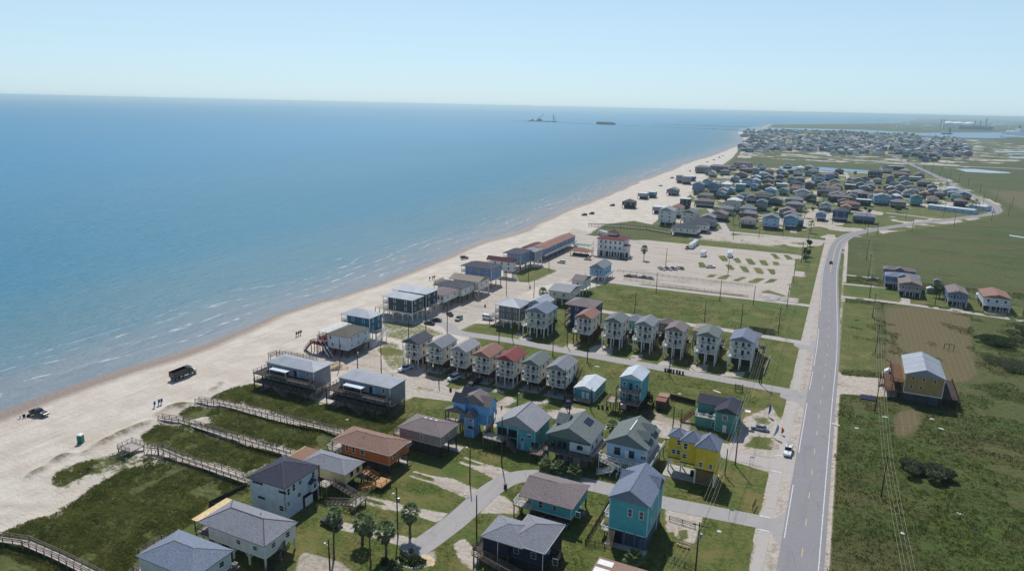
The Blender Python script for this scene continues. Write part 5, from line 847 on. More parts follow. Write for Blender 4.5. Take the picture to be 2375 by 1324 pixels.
for lab, c, wl, rm, ze, zf, kr in (('grey raised house with long taupe roof, farthest up the side lane', dict(L=(2048,622), R=(2127,626), B=(2122,634)), SD['gb'], SH['ta'], 6.2, 2.8, 'hx'), ('slate-blue raised house with long blue-grey roof on the side lane', dict(L=(2052,639), R=(2138,640), B=(2132,650)), SD['mb'], SH['bg'], 6.2, 2.8, 'hx'), ('raised house with taupe gable roof and open dark carport on the side lane', dict(L=(2084,657), R=(2138,648), B=(2137,665)), SD['ta'], SH['ta'], 5.9, 2.8, 'gy'),
                                 ('raised house with grey gable roof and pale concrete drive', dict(L=(2198,680), R=(2242,669), B=(2244,685)), SD['mb'], SH['ta'], 5.9, 2.8, 'gy'), ('raised white house with red-brown gable roof and arched carport', dict(L=(2281,690), R=(2338,678), B=(2343,694)), SD['w2'], SH['tc'], 6.2, 2.9, 'gy')):
    h, e, w, wb = beach_box('lane_house', lab, ze, zf, c, wl, rm, kr, 1.6, 0, 3, WHITE, 1, None); deck(h, (w[0], w[1], w[2]-2.2, w[2]-.01), zf, WHITE if 'white' in lab else GREYW, 'SWE', WHITE, WHITE, 5, 1); MB().box(w[0]+.5, w[1]-.5, w[2]+4, w[3]-.5, .05, zf-.3).build('ground_wall', DARKW, h)
    roof(h, (-2.2, 2.2, e[2]-.6, 0), ze+.5, 'gy', 1.2, rm, name='entry_gable')
for lab, px, c in (('small pale blue garden shed beside the taupe-roofed lane house', (2156,679), (170,196,206)), ('small teal garden shed beside the red-brown roofed lane house', (2272,693), (140,184,190)), ('small brown-roofed garden shed behind the lane houses', (2172,660), (150,138,126))):
    x, y = G(*px); h = thing('garden_shed', lab, 'shed', (x, y, 0)); wd = (-1.6,1.6,-1.6,1.6); body(h, wd, .05, 2.2, siding('shed_%d' % c[0], c), 'gy', .8, WHITE, ov=.15); roof(h, (-1.75,1.75,-1.75,1.75), 2.2, 'gy', .8, MT['b'] if c[0] != 150 else SH['ta']); door(h, wd, 'S', 1.6, .05, 1.2, 1.8, SD['gy'])
# ------------------------------------------------------------------ village beyond (each house placed from its front eave in the photo)
VR = dict(g='g', l='lg', d='dg', b='br', t='ta', n='gn', r='rd', c='tc', e='bg', m='mg', k='kh')
VW = dict(w='w2', c='cr', b='mb', B='db', t='te', q='tl', l='lb', s='sb', n='nv', y='gy', d='dgy', g='gb', o='ol', a='tan', N='dn', T='tb', p='ta', G='pg')
VILL = """1456,469,29,d,n,x,1 1489,449,21,W,y,f,1 1510,446,18,W,q,f,1 1558,441,25,g,g,y,1 1574,408,13,g,y,f,2 1591,411,21,g,y,f,2 1602,410,19,W,B,f,1 1618,428,26,e,b,y,2 1655,428,26,e,b,y,2 1629,388,34,g,g,x,2 1666,386,42,g,g,x,2 1650,401,17,l,c,y,1 1680,397,22,t,d,x,1 1632,467,42,t,g,x,1 1634,453,34,t,p,x,1 1588,462,23,W,n,f,2 1529,481,34,W,y,f,1
1544,489,36,l,w,y,3 1569,481,27,c,c,x,2 1597,494,34,n,c,y,2 1588,529,62,d,c,x,1 1612,521,58,d,w,x,1 1630,514,56,d,y,x,1 1640,505,33,g,b,y,1 1665,497,40,t,p,y,1 1680,484,38,g,y,x,1 1676,441,22,l,t,y,1 1686,427,27,m,y,x,1 1723,378,68,t,p,x,2 1735,393,36,c,B,x,1 1718,404,29,t,g,y,1 1704,413,18,e,b,y,1 1752,393,15,e,b,y,2 1752,411,22,W,d,y,1 1751,419,22,W,b,y,1 1749,431,19,e,l,y,1 1717,428,22,W,q,f,2 1783,396,21,t,g,x,1 1783,411,22,t,d,y,1 1780,420,24,n,d,y,1
1780,431,24,b,g,y,1 1809,396,16,e,b,y,1 1808,409,16,e,N,y,1 1805,421,18,d,d,y,1 1812,427,24,W,q,f,1 1816,441,20,n,t,y,1 1838,395,20,l,d,x,1 1856,389,19,W,c,x,1 1836,415,20,n,y,y,1 1845,426,26,d,g,y,1 1843,437,24,c,p,x,1 1857,414,18,g,g,x,1 1877,426,22,g,d,y,1 1892,410,18,n,y,y,1 1899,423,21,d,o,y,1 1908,430,24,n,G,y,1 1925,405,20,e,b,x,2 1942,433,26,t,g,y,1 1947,395,19,d,n,x,1 1908,444,25,d,d,x,1 1881,456,25,k,o,y,1 1950,457,48,t,N,x,1 1848,447,19,g,y,y,1 1842,463,38,g,g,x,1 1843,474,38,g,g,x,1
1825,489,36,t,y,y,1 1832,498,32,t,b,y,1 1834,506,30,e,s,y,2 1854,513,17,e,q,x,1 1787,506,38,e,l,y,2 1733,511,35,t,c,x,1 1733,495,38,g,g,x,1 1734,484,36,g,y,x,1 1769,457,30,d,T,f,2 1770,452,44,k,o,x,1 1727,451,27,n,t,x,1 1686,443,18,l,s,y,1 1904,497,22,e,b,y,1 1950,490,34,d,B,x,2 2031,399,31,d,N,x,2 2078,386,35,W,N,f,1 2092,404,33,b,g,x,1 2066,411,17,b,b,y,2 2098,413,21,n,q,y,1 2124,411,25,W,y,f,1 1979,415,25,g,d,x,1 2006,415,23,d,y,y,1 2036,417,19,g,p,x,1 1972,429,23,W,N,f,1 1997,428,23,n,t,y,1 2006,436,26,g,y,y,1
2022,429,19,t,g,x,1 2058,433,18,b,b,y,1 2075,426,21,d,q,x,1 2102,425,23,g,y,y,1 2142,423,25,t,g,x,1 2088,434,23,g,b,y,1 2115,434,21,n,q,x,1 2076,447,27,t,y,y,1 2110,447,27,t,l,y,1 2134,441,21,k,o,x,1 2167,443,23,g,y,y,1 2145,450,23,b,d,y,1 2181,449,21,t,g,x,1 2201,443,23,l,s,y,1 2220,454,23,n,t,x,1 2041,444,25,b,p,x,1 2047,456,37,l,s,y,2 2080,455,21,W,B,x,1 2085,469,33,g,o,x,1 2127,458,25,n,q,y,2 2164,460,25,b,c,x,1 2230,467,27,b,B,x,1 2006,450,29,t,n,x,1 2004,464,32,W,d,f,1 1972,473,42,b,g,x,1 1962,481,23,c,p,y,1 2005,502,48,g,b,x,1""".split()
WN = dict(w='white', c='cream', b='blue-grey', B='deep blue', t='teal', q='turquoise', l='light blue', s='sky blue', n='navy', y='grey', d='dark grey', g='grey-brown', o='olive', a='tan', N='dark navy', T='teal-blue', p='taupe', G='pale green')
RN = dict(g='grey', l='pale grey', d='charcoal', b='brown', t='taupe', n='green-grey', r='red', c='terracotta', e='blue-grey', m='maroon', k='khaki', W='white metal')
_far = {}
def village_house(x, y, wx, dy, ze, zf, rm, wl, kr, label, group, nwin=2):
    root = thing('village_house', label, 'house', (x, y, 0), random.uniform(-.06, .06), group); key = (round(wx, 1), round(dy, 1), ze, zf, rm.name, wl.name, kr)
    e = (-wx/2, wx/2, -dy/2, dy/2); w = (e[0]+.35, e[1]-.35, e[2]+.35, e[3]-.35)
    b = MB(); b.box(*w, zf, ze+.1); rise = min(2.4, .26*min(wx, dy) if kr != 'gy' else .2*wx)
    if kr == 'gy': b.prism([(w[0], ze+.1), (w[1], ze+.1), (0, ze+.1+rise*.93)], 'y', w[2]+.01, w[3]-.01)
    b.build('wall', wl, root)
    if kr == 'f': MB().box(*e, ze+.11, ze+.35).build('roof', rm, root)
    else: roof(root, e, ze, kr, rise, rm)
    piles(root, lins(w[0]+.2, w[1]-.2, 3), [w[2]+.2, w[3]-.2], zf, DARKW if random.random() < .6 else WHITE, .34)
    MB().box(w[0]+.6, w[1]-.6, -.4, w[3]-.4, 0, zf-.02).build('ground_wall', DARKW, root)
    nf = max(1, round((ze-zf)/2.8))
    for f in range(nf):
        z = zf+(f+.5)*(ze-zf)/nf
        for k in range(nwin): window(root, w, 'S', (w[1]-w[0])*(k+.5)/nwin, z, 1.0, 1.2)
    if random.random() < .55: deck(root, (w[0], w[1], w[2]-2, w[2]-.01), zf, WHITE if random.random() < .5 else GREYW, 'SWE', GREYW, WHITE if random.random() < .6 else BROWNW, 3, 1, False)
    return root
def overlaps(x, y, wx, dy): return any(abs(x-a)*2 < (wx+c)*.92 and abs(y-b)*2 < (dy+d)*.92 for a, b, c, d in placed)
def inpoly(px, py, poly):
    ins = False
    for k in range(len(poly)):
        (ax, ay), (bx, by) = poly[k], poly[(k+1) % len(poly)]
        if (ay > py) != (by > py) and px < (bx-ax)*(py-ay)/(by-ay)+ax: ins = not ins
    return ins
placed = []; VN = {}
for row in VILL:
    cx, ey, wp, rk, wk, kr, fl = row.split(','); cx, ey, wp, fl = float(cx), float(ey), float(wp), int(fl); zf = 2.8; ze = zf+2.9*fl
    (xa, ya), (xb, yb2) = G(cx-wp/2, ey, ze), G(cx+wp/2, ey+wp*.022, ze); wx = min(28, abs(xb-xa)*1.12); x = (xa+xb)/2; y0 = (ya+yb2)/2; dy = {'y': 14.0, 'x': 11.0, 'f': 10.0}[kr]
    y = y0+dy/2
    for _ in range(12):
        if not overlaps(x, y, wx, dy): break
        y += 2.5
    placed.append((x, y, wx, dy)); rm = MT['b'] if rk == 'W' else SH[VR[rk]]; krr = {'y': 'gy', 'x': 'hx', 'f': 'f'}[kr]
    zone = 'close to the beach' if cx < 1600 else 'towards the road bend' if cx > 2050 else 'on the canal side of the village' if ey < 413 else 'on the front street of the village' if ey > 488 else 'in the middle of the village'
    lab = '%s %s house with %s %s roof '+zone; lab = lab % ({1: 'raised', 2: 'two-storey', 3: 'three-storey'}[fl], WN[wk], RN[rk], {'y': 'gable', 'x': 'hip', 'f': 'flat'}[kr])
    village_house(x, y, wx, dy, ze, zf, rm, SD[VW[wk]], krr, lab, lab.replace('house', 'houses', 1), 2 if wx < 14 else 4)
random.seed(23); cnt = tries = 0; wks0 = 'wcbtqlsydgopG'; rks0 = 'ggldbtnekW'
while cnt < 60 and tries < 6000:
    tries += 1; px, py = random.uniform(1560, 2250), random.uniform(386, 500)
    if not inpoly(px, py, [(1600,440),(1650,405),(1700,388),(1990,394),(2110,402),(2235,458),(2240,466),(2110,470),(1990,480),(1960,492),(1880,500),(1700,512),(1660,490)]): continue
    x, y = G(px, py); wx, dy = random.uniform(9, 15), random.uniform(9, 13)
    if overlaps(x, y, wx+2.5, dy+3) or min(math.hypot(x-a, y-b2) for a, b2 in mc) < 14: continue
    placed.append((x, y, wx, dy)); cnt += 1; wk, rk = random.choice(wks0), random.choice(rks0); kr = random.choice(('gy', 'gy', 'hx')); fl = random.choice((1, 1, 2)); zone = 'towards the road bend' if px > 2050 else 'on the canal side' if py < 413 else 'mid-village'
    lab = '%s %s house with %s %s roof tucked %s' % ({1: 'small raised', 2: 'small two-storey'}[fl], WN[wk], RN[rk], 'gable' if kr == 'gy' else 'hip', zone)
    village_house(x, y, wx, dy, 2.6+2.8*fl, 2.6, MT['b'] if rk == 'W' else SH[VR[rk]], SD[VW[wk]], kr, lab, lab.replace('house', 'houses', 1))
# long blue sheds by the bend
for (a, b, lab) in (((2156,484),(2262,497),'long low blue building with white metal roof by the road bend'), ((2252,483),(2292,489),'short pale blue shed with white metal roof at the road bend')):
    A, B = np.array(G(*a)), np.array(G(*b)); L_ = float(np.linalg.norm(B-A)); root = thing('long_building', lab, 'building', (*(A+B)/2, 0), math.atan2(B[1]-A[1], B[0]-A[0])); w = (-L_/2, L_/2, -4, 4); body(root, w, .05, 3.6, SD['lb']); roof(root, (-L_/2-.4, L_/2+.4, -4.4, 4.4), 3.6, 'gx', .9, MT['b']); [window(root, w, 'S', u, 2.0, 1.2, 1.0) for u in lins(2, L_-2, max(3, int(L_/6)))]
# ------------------------------------------------------------------ far town
town = [(1712,345),(1738,330),(1716,312),(1735,302),(1800,302),(1960,306),(2090,312),(2200,318),(2240,330),(2255,352),(2240,372),(2160,378),(2100,366),(2040,362),(1980,362),(1900,352),(1800,352),(1720,356)]
random.seed(11); cnt = 0; tries = 0; wks = 'wcbBtqlsnydgopG'; rks = 'ggldbtneckW'
while cnt < 90 and tries < 9000:
    tries += 1; px, py = random.uniform(1712, 2250), random.uniform(302, 378)
    if random.random() > ((py-300)/75)**2+.02 or not inpoly(px, py, town): continue
    x, y = G(px, py); wx, dy = random.uniform(9, 17), random.uniform(10, 15)
    if overlaps(x, y, wx+4, dy+8) or min(math.hypot(x-a, y-b) for a, b in mc) < 16: continue
    placed.append((x, y, wx, dy)); cnt += 1; wk, rk = random.choice(wks), random.choice(rks); fl = random.choice((1,1,1,2)); kr = random.choice(('gy','gy','hx','hx'))
    zf = 2.8; ze = zf+2.9*fl; e = (-wx/2, wx/2, -dy/2, dy/2); w = (e[0]+.4, e[1]-.4, e[2]+.4, e[3]-.4); lab = 'far-off %s%s house with %s %s roof %s' % (('', '', 'two-storey ')[fl], WN[wk], RN[rk], 'gable' if kr == 'gy' else 'hip', 'near the beach point' if px < 1850 else 'beside the far highway' if px < 2080 else 'by the marsh edge')
    root = thing('town_house', lab, 'house', (x, y, 0), random.uniform(-.3, .3), lab.replace('house', 'houses', 1)); MB().box(*w, 0 if random.random() < .5 else zf, ze+.05).build('wall', SD[VW[wk]], root); roof(root, e, ze, kr, .24*min(wx, dy), MT['b'] if rk == 'W' else SH[VR[rk]]); piles(root, [w[0]+.2, w[1]-.2], [w[2]+.2], ze, WHITE, .4, 0, 'post')
b = MB(); mi = []; fm_ = [SD['w2'], SD['gy'], SD['cr'], SD['mb'], SD['gb'], SH['g'], SH['ta'], SH['lg'], SH['dg'], MT['b'], SH['bg']]; cnt = tries = 0
while cnt < 560 and tries < 40000:
    tries += 1; px, py = random.uniform(1712, 2250), random.uniform(302, 366)
    if not inpoly(px, py, town): continue
    x, y = G(px, py); wx, dy = random.uniform(9, 18), random.uniform(10, 16)
    if overlaps(x, y, wx+2, dy+3) or min(math.hypot(x-a, y-b2) for a, b2 in mc) < 15: continue
    placed.append((x, y, wx, dy)); cnt += 1; z1 = random.choice((5.4, 5.8, 8.4)); b.box(x-wx/2+.4, x+wx/2-.4, y-dy/2+.4, y+dy/2-.4, 0, z1); mi += [random.randrange(5)]*6; rs_ = random.uniform(1.5, 2.8); x0, x1, y0, y1 = x-wx/2, x+wx/2, y-dy/2, y+dy/2
    b.add([(x0,y0,z1+.05),(x1,y0,z1+.05),(x1,y1,z1+.05),(x0,y1,z1+.05),(x,y0+wx*.25,z1+rs_),(x,y1-wx*.25,z1+rs_)], [(0,3,2,1),(0,1,4),(1,2,5,4),(2,3,5),(3,0,4,5)]); mi += [random.randrange(5, 11)]*5
o = kind(b.build('far_town_houses', None), 'stuff'); [o.data.materials.append(m) for m in fm_]; o.data.polygons.foreach_set('material_index', mi); o['label'] = 'closely packed far-off town houses by the channel'
# ------------------------------------------------------------------ boardwalks over the dunes
_post = {}
def boardwalk(label, pts, zs, wid=1.5, mat=None, platform=None):
    W = [Vector((*G(px, py, z), z)) for (px, py), z in zip(pts, zs)]; o = W[0]; root = thing('boardwalk', label, 'boardwalk', (o.x, o.y, 0), 0, None); W = [p-Vector((o.x, o.y, 0)) for p in W]
    mat = mat or DECK
    for a, b in zip(W[:-1], W[1:]):
        d = (b-a); s = d.cross(Vector((0,0,1))).normalized()*wid/2; q = MB(); q.bar(a-Vector((0,0,.06)), b-Vector((0,0,.06)), wid, .1); q.build('deck_run', mat, root)
        n = max(1, round(d.length/2.3))
        for sg in (-1, 1):
            r = MB()
            for hh in (1.0, .55): r.bar(a+s*sg+Vector((0,0,hh)), b+s*sg+Vector((0,0,hh)), .09, .12)
            r.build('handrail', GREYW, root)
            for i in range(n+1):
                c = a+d*i/n+s*sg*1.03; gz = ground_z(c.x+o.x, c.y+o.y); hgt = c.z+1.08-gz+.2; key = round(hgt*4)/4
                if key not in _post: _post[key] = MB().box(-.07, .07, -.07, .07, -key, 0).mesh('rail_post', GREYW)
                link('rail_post', _post[key], root, (c.x, c.y, c.z+1.08))
    return root, W, o
boardwalk('straight weathered boardwalk running to the sand from behind the orange house', [(457,930),(500,934),(640,966),(795,1003)], [.7,1.3,1.5,1.6])
boardwalk('straight weathered boardwalk ending at the brown-planked porch of the yellow house', [(372,970),(420,976),(560,1020),(685,1056)], [.5,1.1,1.5,1.6])
r_, W_, o_ = boardwalk('boardwalk with square beach platform and stairs, leading to the tall white house', [(338,1038),(372,1041),(430,1066),(575,1116)], [1.9,1.9,1.5,1.5])
px_, py_ = G(312,1036,1.9); deck(r_, (px_-o_.x-3.2, px_-o_.x+1.4, py_-o_.y-2.4, py_-o_.y+1.8), 1.9, DECK, 'SWN', GREYW, GREYW, 3, 2, False, .3); stairs(r_, (px_-o_.x+1.2, py_-o_.y-2.6, 1.8), (px_-o_.x-2.4, py_-o_.y-4.6, .2), 1.3, GREYW)
boardwalk('boardwalk bending down through the dark dune scrub beside the white house with the sun deck', [(-30,1245),(60,1258),(130,1288),(235,1340)], [1.4,1.5,1.6,1.7])
boardwalk('long walkway with railings crossing the dunes behind the hotel', [(1365,521),(1440,524),(1500,529),(1560,540)], [1.2,1.4,1.4,1.4], 1.6)
boardwalk('timber walkway and landing behind the grey duplex on the beach', [(625,826),(645,820),(700,829),(730,835)], [1.4,1.6,1.6,1.6])
# ------------------------------------------------------------------ fences
def fence(name, label, a, b, h, mat, style='solid', sp=2.4):
    A, B = np.array(G(*a)), np.array(G(*b)); L_ = float(np.linalg.norm(B-A)); root = thing(name, label, 'fence', (*A, 0), math.atan2(B[1]-A[1], B[0]-A[0])); n = max(1, round(L_/sp))
    pm = MB().box(-.06, .06, -.06, .06, -.1, h+.06).mesh('post', mat); [link('post', pm, root, (L_*i/n, 0, 0)) for i in range(n+1)]
    if style == 'solid':
        m = MB().box(.06, L_/n-.06, -.02, .02, .05, h-.05).mesh('panel', mat); [link('panel', m, root, (L_*i/n, 0, 0)) for i in range(n)]
    else:
        for z in ((.35, .75, h-.05) if style == 'rail' else (h*.12, h-.08)): MB().bar((0, 0, z), (L_, 0, z), .05, .09).build('rail', mat, root)
        if style == 'picket':
            b = MB(); [b.box(x-.02, x+.02, -.02, .02, .1, h) for x in np.arange(.1, L_, .22)]; kind(b.build('pickets', mat, root), 'stuff')
    return root
fence('dune_fence', 'dark mesh fence running along the dune scrub to the tall white house', (486,1176), (572,1134), 1.5, DARKW); fence('dune_fence', 'short dark mesh fence return at the pale house corner', (486,1176), (505,1184), 1.5, DARKW)
fence('yard_fence', 'black picket fence along the lawn west of the tall teal house', (1357,1262), (1412,1170), 1.2, BLACKM, 'picket'); fence('yard_fence', 'black picket fence in front of the tall teal house lawn', (1357,1262), (1402,1272), 1.2, BLACKM, 'picket')
fence('yard_fence', 'brown board fence between the shed and the green-teal house', (1554,925), (1612,940), 1.8, DARKW); fence('yard_fence', 'dark board fence beside the turquoise stacked house', (1482,990), (1517,940), 1.7, DARKW)
fence('yard_fence', 'black rail fence in the gravel yard beside the tall teal house', (1552,1206), (1612,1224), 1.1, BLACKM, 'rail'); fence('yard_fence', 'thin black fence at the bottom of the teal house yard', (1540,1295), (1612,1322), 1.1, BLACKM, 'rail')
fence('yard_fence', 'low white fence at the end of the balcony house row', (1770,872), (1785,832), 1.0, WHITE); fence('park_fence', 'post and rail fence across the RV park, farther from the street', (1432,630), (1745,664), 1.2, GREYW, 'rail', 3.5); fence('park_fence', 'post and rail fence across the RV park, nearer the street', (1447,650), (1735,690), 1.2, GREYW, 'rail', 3.5)
# ------------------------------------------------------------------ utility poles and wires
def hof(base, top):
    X, Y = G(*base); zs = np.arange(3, 16, .05); return X, Y, float(min(zs, key=lambda z: abs(P(X, Y, z)[1]-top[1])))
LAMP = plain('lamp_glass', (220,222,220), .3)
def pole(base, top, label, group, arm=False, lamp=False, trans=False, hmin=7.0, rz=0.0, xy=None, hh=None):
    if xy: X, Y, h_ = xy[0], xy[1], hh
    else: X, Y, h_ = hof(base, top); h_ = min(13, max(hmin, h_))
    root = thing('utility_pole', label, 'pole', (X, Y, 0), rz, group); k = random.uniform(-.12, .12); MB().tube([(0,0,-.3), (k*.5, k*.3, h_*.5), (k, k*.6, h_)], [.17, .15, .11], 7).build('shaft', POLEM, root)
    if arm: MB().box(-1.2+k, 1.2+k, -.06+k*.6, .06+k*.6, h_-.75, h_-.6).build('crossarm', POLEM, root); [MB().tube([(x+k, k*.6, h_-.6), (x+k, k*.6, h_-.4)], .05, 6).build('insulator', CONC, root) for x in (-1.05, -.4, .4, 1.05)]
    if lamp: MB().bar((0, 0, h_*.82), (-.9, 0, h_*.86), .06).build('lamp_arm', STEEL, root); MB().tube([(-.9, 0, h_*.86-.2), (-.9, 0, h_*.86+.08)], [.14, .22], 8).build('lamp_head', LAMP, root)
    if trans: MB().tube([(.36, 0, h_*.72), (.36, 0, h_*.72+.9)], .26, 10).build('transformer', STEEL, root)
    return (X+k, Y+k*.6, h_)
GP = 'bare timber poles along the side streets'
for b, t, lab, kw in [((923,1245),(918,1130),'timber pole with street lamp rising between two fan palms',dict(lamp=True,trans=True)),((1105.6,1246),(1101,1148),'bare timber pole on the grass inside the asphalt bend',{}),((1089.8,1119.4),(1082.6,1026),'timber lamp pole on the lawn below the taupe house',dict(lamp=True)),((1163.5,1074),(1157.8,966),'dark timber pole in front of the large teal house',{}),((766,1335),(765,1250),'timber pole with white lamp by the leaning tall palm',dict(lamp=True)),((664,1330),(664,1265),'thin timber pole beside the pale cream stilt house',{}),
    ((1199,962),(1199.8,899.6),'timber pole with transformer behind the large teal house',dict(trans=True)),((1319.5,985),(1321,915),'timber pole on the shell street behind the dark green house',{}),((1308.6,936),(1308.6,856),'timber pole beside the grey-roofed balcony house with side stair',dict(trans=True)),((1369.7,950),(1372,899.6),'timber pole in front of the blue manufactured home',{}),((1018,890),(1017,838),'timber pole by the parked white car on the shell street',{}),((1037,782),(1043,700),'tall timber pole at the start of the paved side street',{}),((988,762),(990,700),'timber pole beside the dark parked cars near the beach houses',{}),
    ((947.6,784.6),(947,742),'timber pole on sandy grass below the dark green-grey beach house',{}),((884.4,868.8),(884.4,800),'timber pole in grass beside the slate-roofed balcony house',{}),((829.4,855),(832,812),'timber pole with transformer on sand beside the twin duplexes',dict(trans=True)),((789,851),(789,784.6),'thin timber pole beside the sand heap of the red-decked house',{}),((1450.4,820.5),(1453,770),'timber pole with box between balcony houses of the street row',dict(trans=True)),((1552,872),(1560,806.7),'timber pole with wheelie bins around its foot',{}),((1597,846.4),(1599.7,794.6),'timber pole before the fifth balcony house of the street row',{}),((1020,1064),(1020,1064),'',None)]:
    if kw is None: continue
    pole(b, t, lab, None, **kw)
for b, t, l_ in [((1157,804),(1156.5,736),'on the grass verge behind the red-roofed balcony house'),((1188,786),(1188,733),'in front of the large grey-brown house'),((1282,824),(1282,773),'across the street from the wide veranda house'),((1315.5,803),(1315,748),'on the lawn beside the wide veranda house'),((1362,840),(1362,780),'across from the terracotta-roofed balcony house of the street row'),((1472,727),(1473.6,678),'in the green lot behind the teal house'),((1633.8,748),(1635,698),'in the middle of the green lot'),((1718,762),(1724,705.5),'in the green lot near the brush'),((1521.5,678),(1524,632),'at the beach end of the RV park street'),((1669,699),(1671,649),'halfway along the RV park street'),((1746.7,708.5),(1751,661),'on the RV park street near the rubble pile'),((1174.5,682.8),(1173,629.5),'on grass beside the mid-blue beach house'),((1225.4,654.4),(1226.5,607),'on grass below the slate blue beach house'),((1273,628),(1273,589),'beside the motel lot'),((1238,690.7),(1239,648.8),'beside the sand track'),((1384,663.5),(1386,616),'in front of the light blue deck house'),((1578,1003),(1578,950),'in the yard of the green-teal house, taller of two'),((1560,997),(1560,965),'in the yard of the green-teal house, shorter of two'),((1688,637),(1690,598),'between the grass pads of the RV park'),((1544,618),(1548,575),'behind the group of parked cars'),((2210,710),(2212,672),'before the grey gable lane house'),((2168,708),(2172,665),'beside the single round tree on the lane'),((2372,735),(2374,700),'at the far end of the side lane')]: pole(b, t, 'bare timber pole '+l_, GP)
LL = [pole(b, t, 'timber line pole with crossarm on the house side of the highway', 'line poles on the house side of the highway', True, trans=i % 2 == 0, hmin=10.5) for i, (b, t) in enumerate([((1612,1335),(1621,1210)),((1705,1078),(1709,970)),((1761,889.5),(1769.8,799.8)),((1804.7,774),(1808.7,711.5)),((1825,712),(1829,656.6)),((1840,655),(1845,600)),((1858,610),(1863,560)),((1872,575),(1876,530))])]
pole((1681,1101.6),(1686,1045),'short timber stub pole beside the yellow house', None); pole((1765,893),(1768,830),'second timber pole paired at the balcony row corner', None, hmin=8)
RL = [pole(b, t, 'timber line pole with crossarm in the field east of the highway', 'line poles east of the highway', True, trans=i == 2, hmin=10.5) for i, (b, t) in enumerate([((2043.6,1150.4),(2052,1063)),((2029,953.6),(2033.7,868)),((2029.8,820),(2034,752)),((2022.8,736.7),(2029,680)),((2016,691),(2021,636)),((2013,645),(2016,590)),((2009,603),(2013,556))])]
RL = [pole(None, None, 'timber line pole with crossarm in the field east of the highway', 'line poles east of the highway', True, xy=(RL[0][0]+2.2, RL[0][1]-58), hh=11.2)]+RL
LL = [pole(None, None, 'timber line pole with crossarm on the house side of the highway', 'line poles on the house side of the highway', True, xy=(LL[0][0]-6, LL[0][1]-55), hh=11.5)]+LL
for b, t in [((2007,523.7),(2010,487)),((2010.6,549),(2014,515)),((2033.6,546.7),(2038.5,514)),((2100,511.6),(2101.5,483.7)),((2114.8,538),(2116,509)),((2188,503),(2191,468)),((2212,525),(2213,490)),((2299.5,511.6),(2301,484)),((1815,548),(1818,512)),((1760,552),(1762,520)),((1700,556),(1702,525)),((1898,505),(1902,470)),((1930,520),(1932,483))]: pole(b, t, 'timber roadside pole near the highway bend', 'timber poles near the highway bend', True)
cumL = 0; lastp = None; 
for i in range(0, len(mc), 1):
    if mc[i][1] < 760: continue
    if lastp is None or math.hypot(mc[i][0]-lastp[0], mc[i][1]-lastp[1]) > 62:
        lastp = mc[i]; q = offset(mc, -10)[i]; pole(None, None, 'distant timber pole beside the straight far highway', 'poles beside the far highway', True, xy=q, hh=11); q = offset(mc, 14)[i]; pole(None, None, 'distant timber pole beside the straight far highway', 'poles beside the far highway', True, xy=q, hh=11)
WIRE = plain('wire', (176,172,140), .6); WIRED = plain('wire_dark', (60,58,54), .6)
def wires(line, offs, label, mat, dz=-.4, r=.018):
    for ox in offs:
        for a, b in zip(line[:-1], line[1:]):
            A = Vector((a[0]+ox, a[1], a[2]+dz)); B = Vector((b[0]+ox, b[1], b[2]+dz)); n = 10; sag = .012*(B-A).length
            pts = [A+(B-A)*i/n-Vector((0, 0, sag*4*(i/n)*(1-i/n))) for i in range(n+1)]; tag(MB().tube(pts, r, 4, False).build('overhead_wire', mat), label, 'wire', label+' spans')
wires(LL, (-1.05, -.4, .4, 1.05), 'overhead wire between poles on the house side of the highway', WIRE); wires(LL, (.15,), 'lower cable between poles on the house side of the highway', WIRED, -2.6, .035)
wires(RL, (-1.05, -.4, .4, 1.05), 'overhead wire between poles in the field east of the highway', WIRE)
# ------------------------------------------------------------------ vehicles
def paintm(c): return plain('car_paint_%d_%d_%d' % c, c, .28, .03, 1, .6)
def wheels(root, xs, ys, r, w=.24):
    t = MB().tube([(-w/2,0,0),(w/2,0,0)], r, 12).mesh('tyre', TYRE); rm = MB().tube([(-w/2-.015,0,0),(w/2+.015,0,0)], r*.58, 10).mesh('rim', STEEL)
    for x in xs:
        for y in ys: o = link('wheel', t, root, (x, y, r)); link('rim', rm, o)
def loft(secs):
    """secs: list of (y, halfwidth, z0, z1); a faceted body"""
    b = MB(); n = len(secs)
    for y, hw_, z0, z1 in secs: b.v += [(-hw_, y, z0), (hw_, y, z0), (hw_, y, z0+(z1-z0)*.6), (hw_*.93, y, z1), (-hw_*.93, y, z1), (-hw_, y, z0+(z1-z0)*.6)]
    for i in range(n-1):
        for k in range(6): a, c = i*6+k, i*6+(k+1) % 6; b.f.append((a, c, c+6, a+6))
    b.f.append(tuple(range(6))[::-1]); b.f.append(tuple((n-1)*6+k for k in range(6))); return b
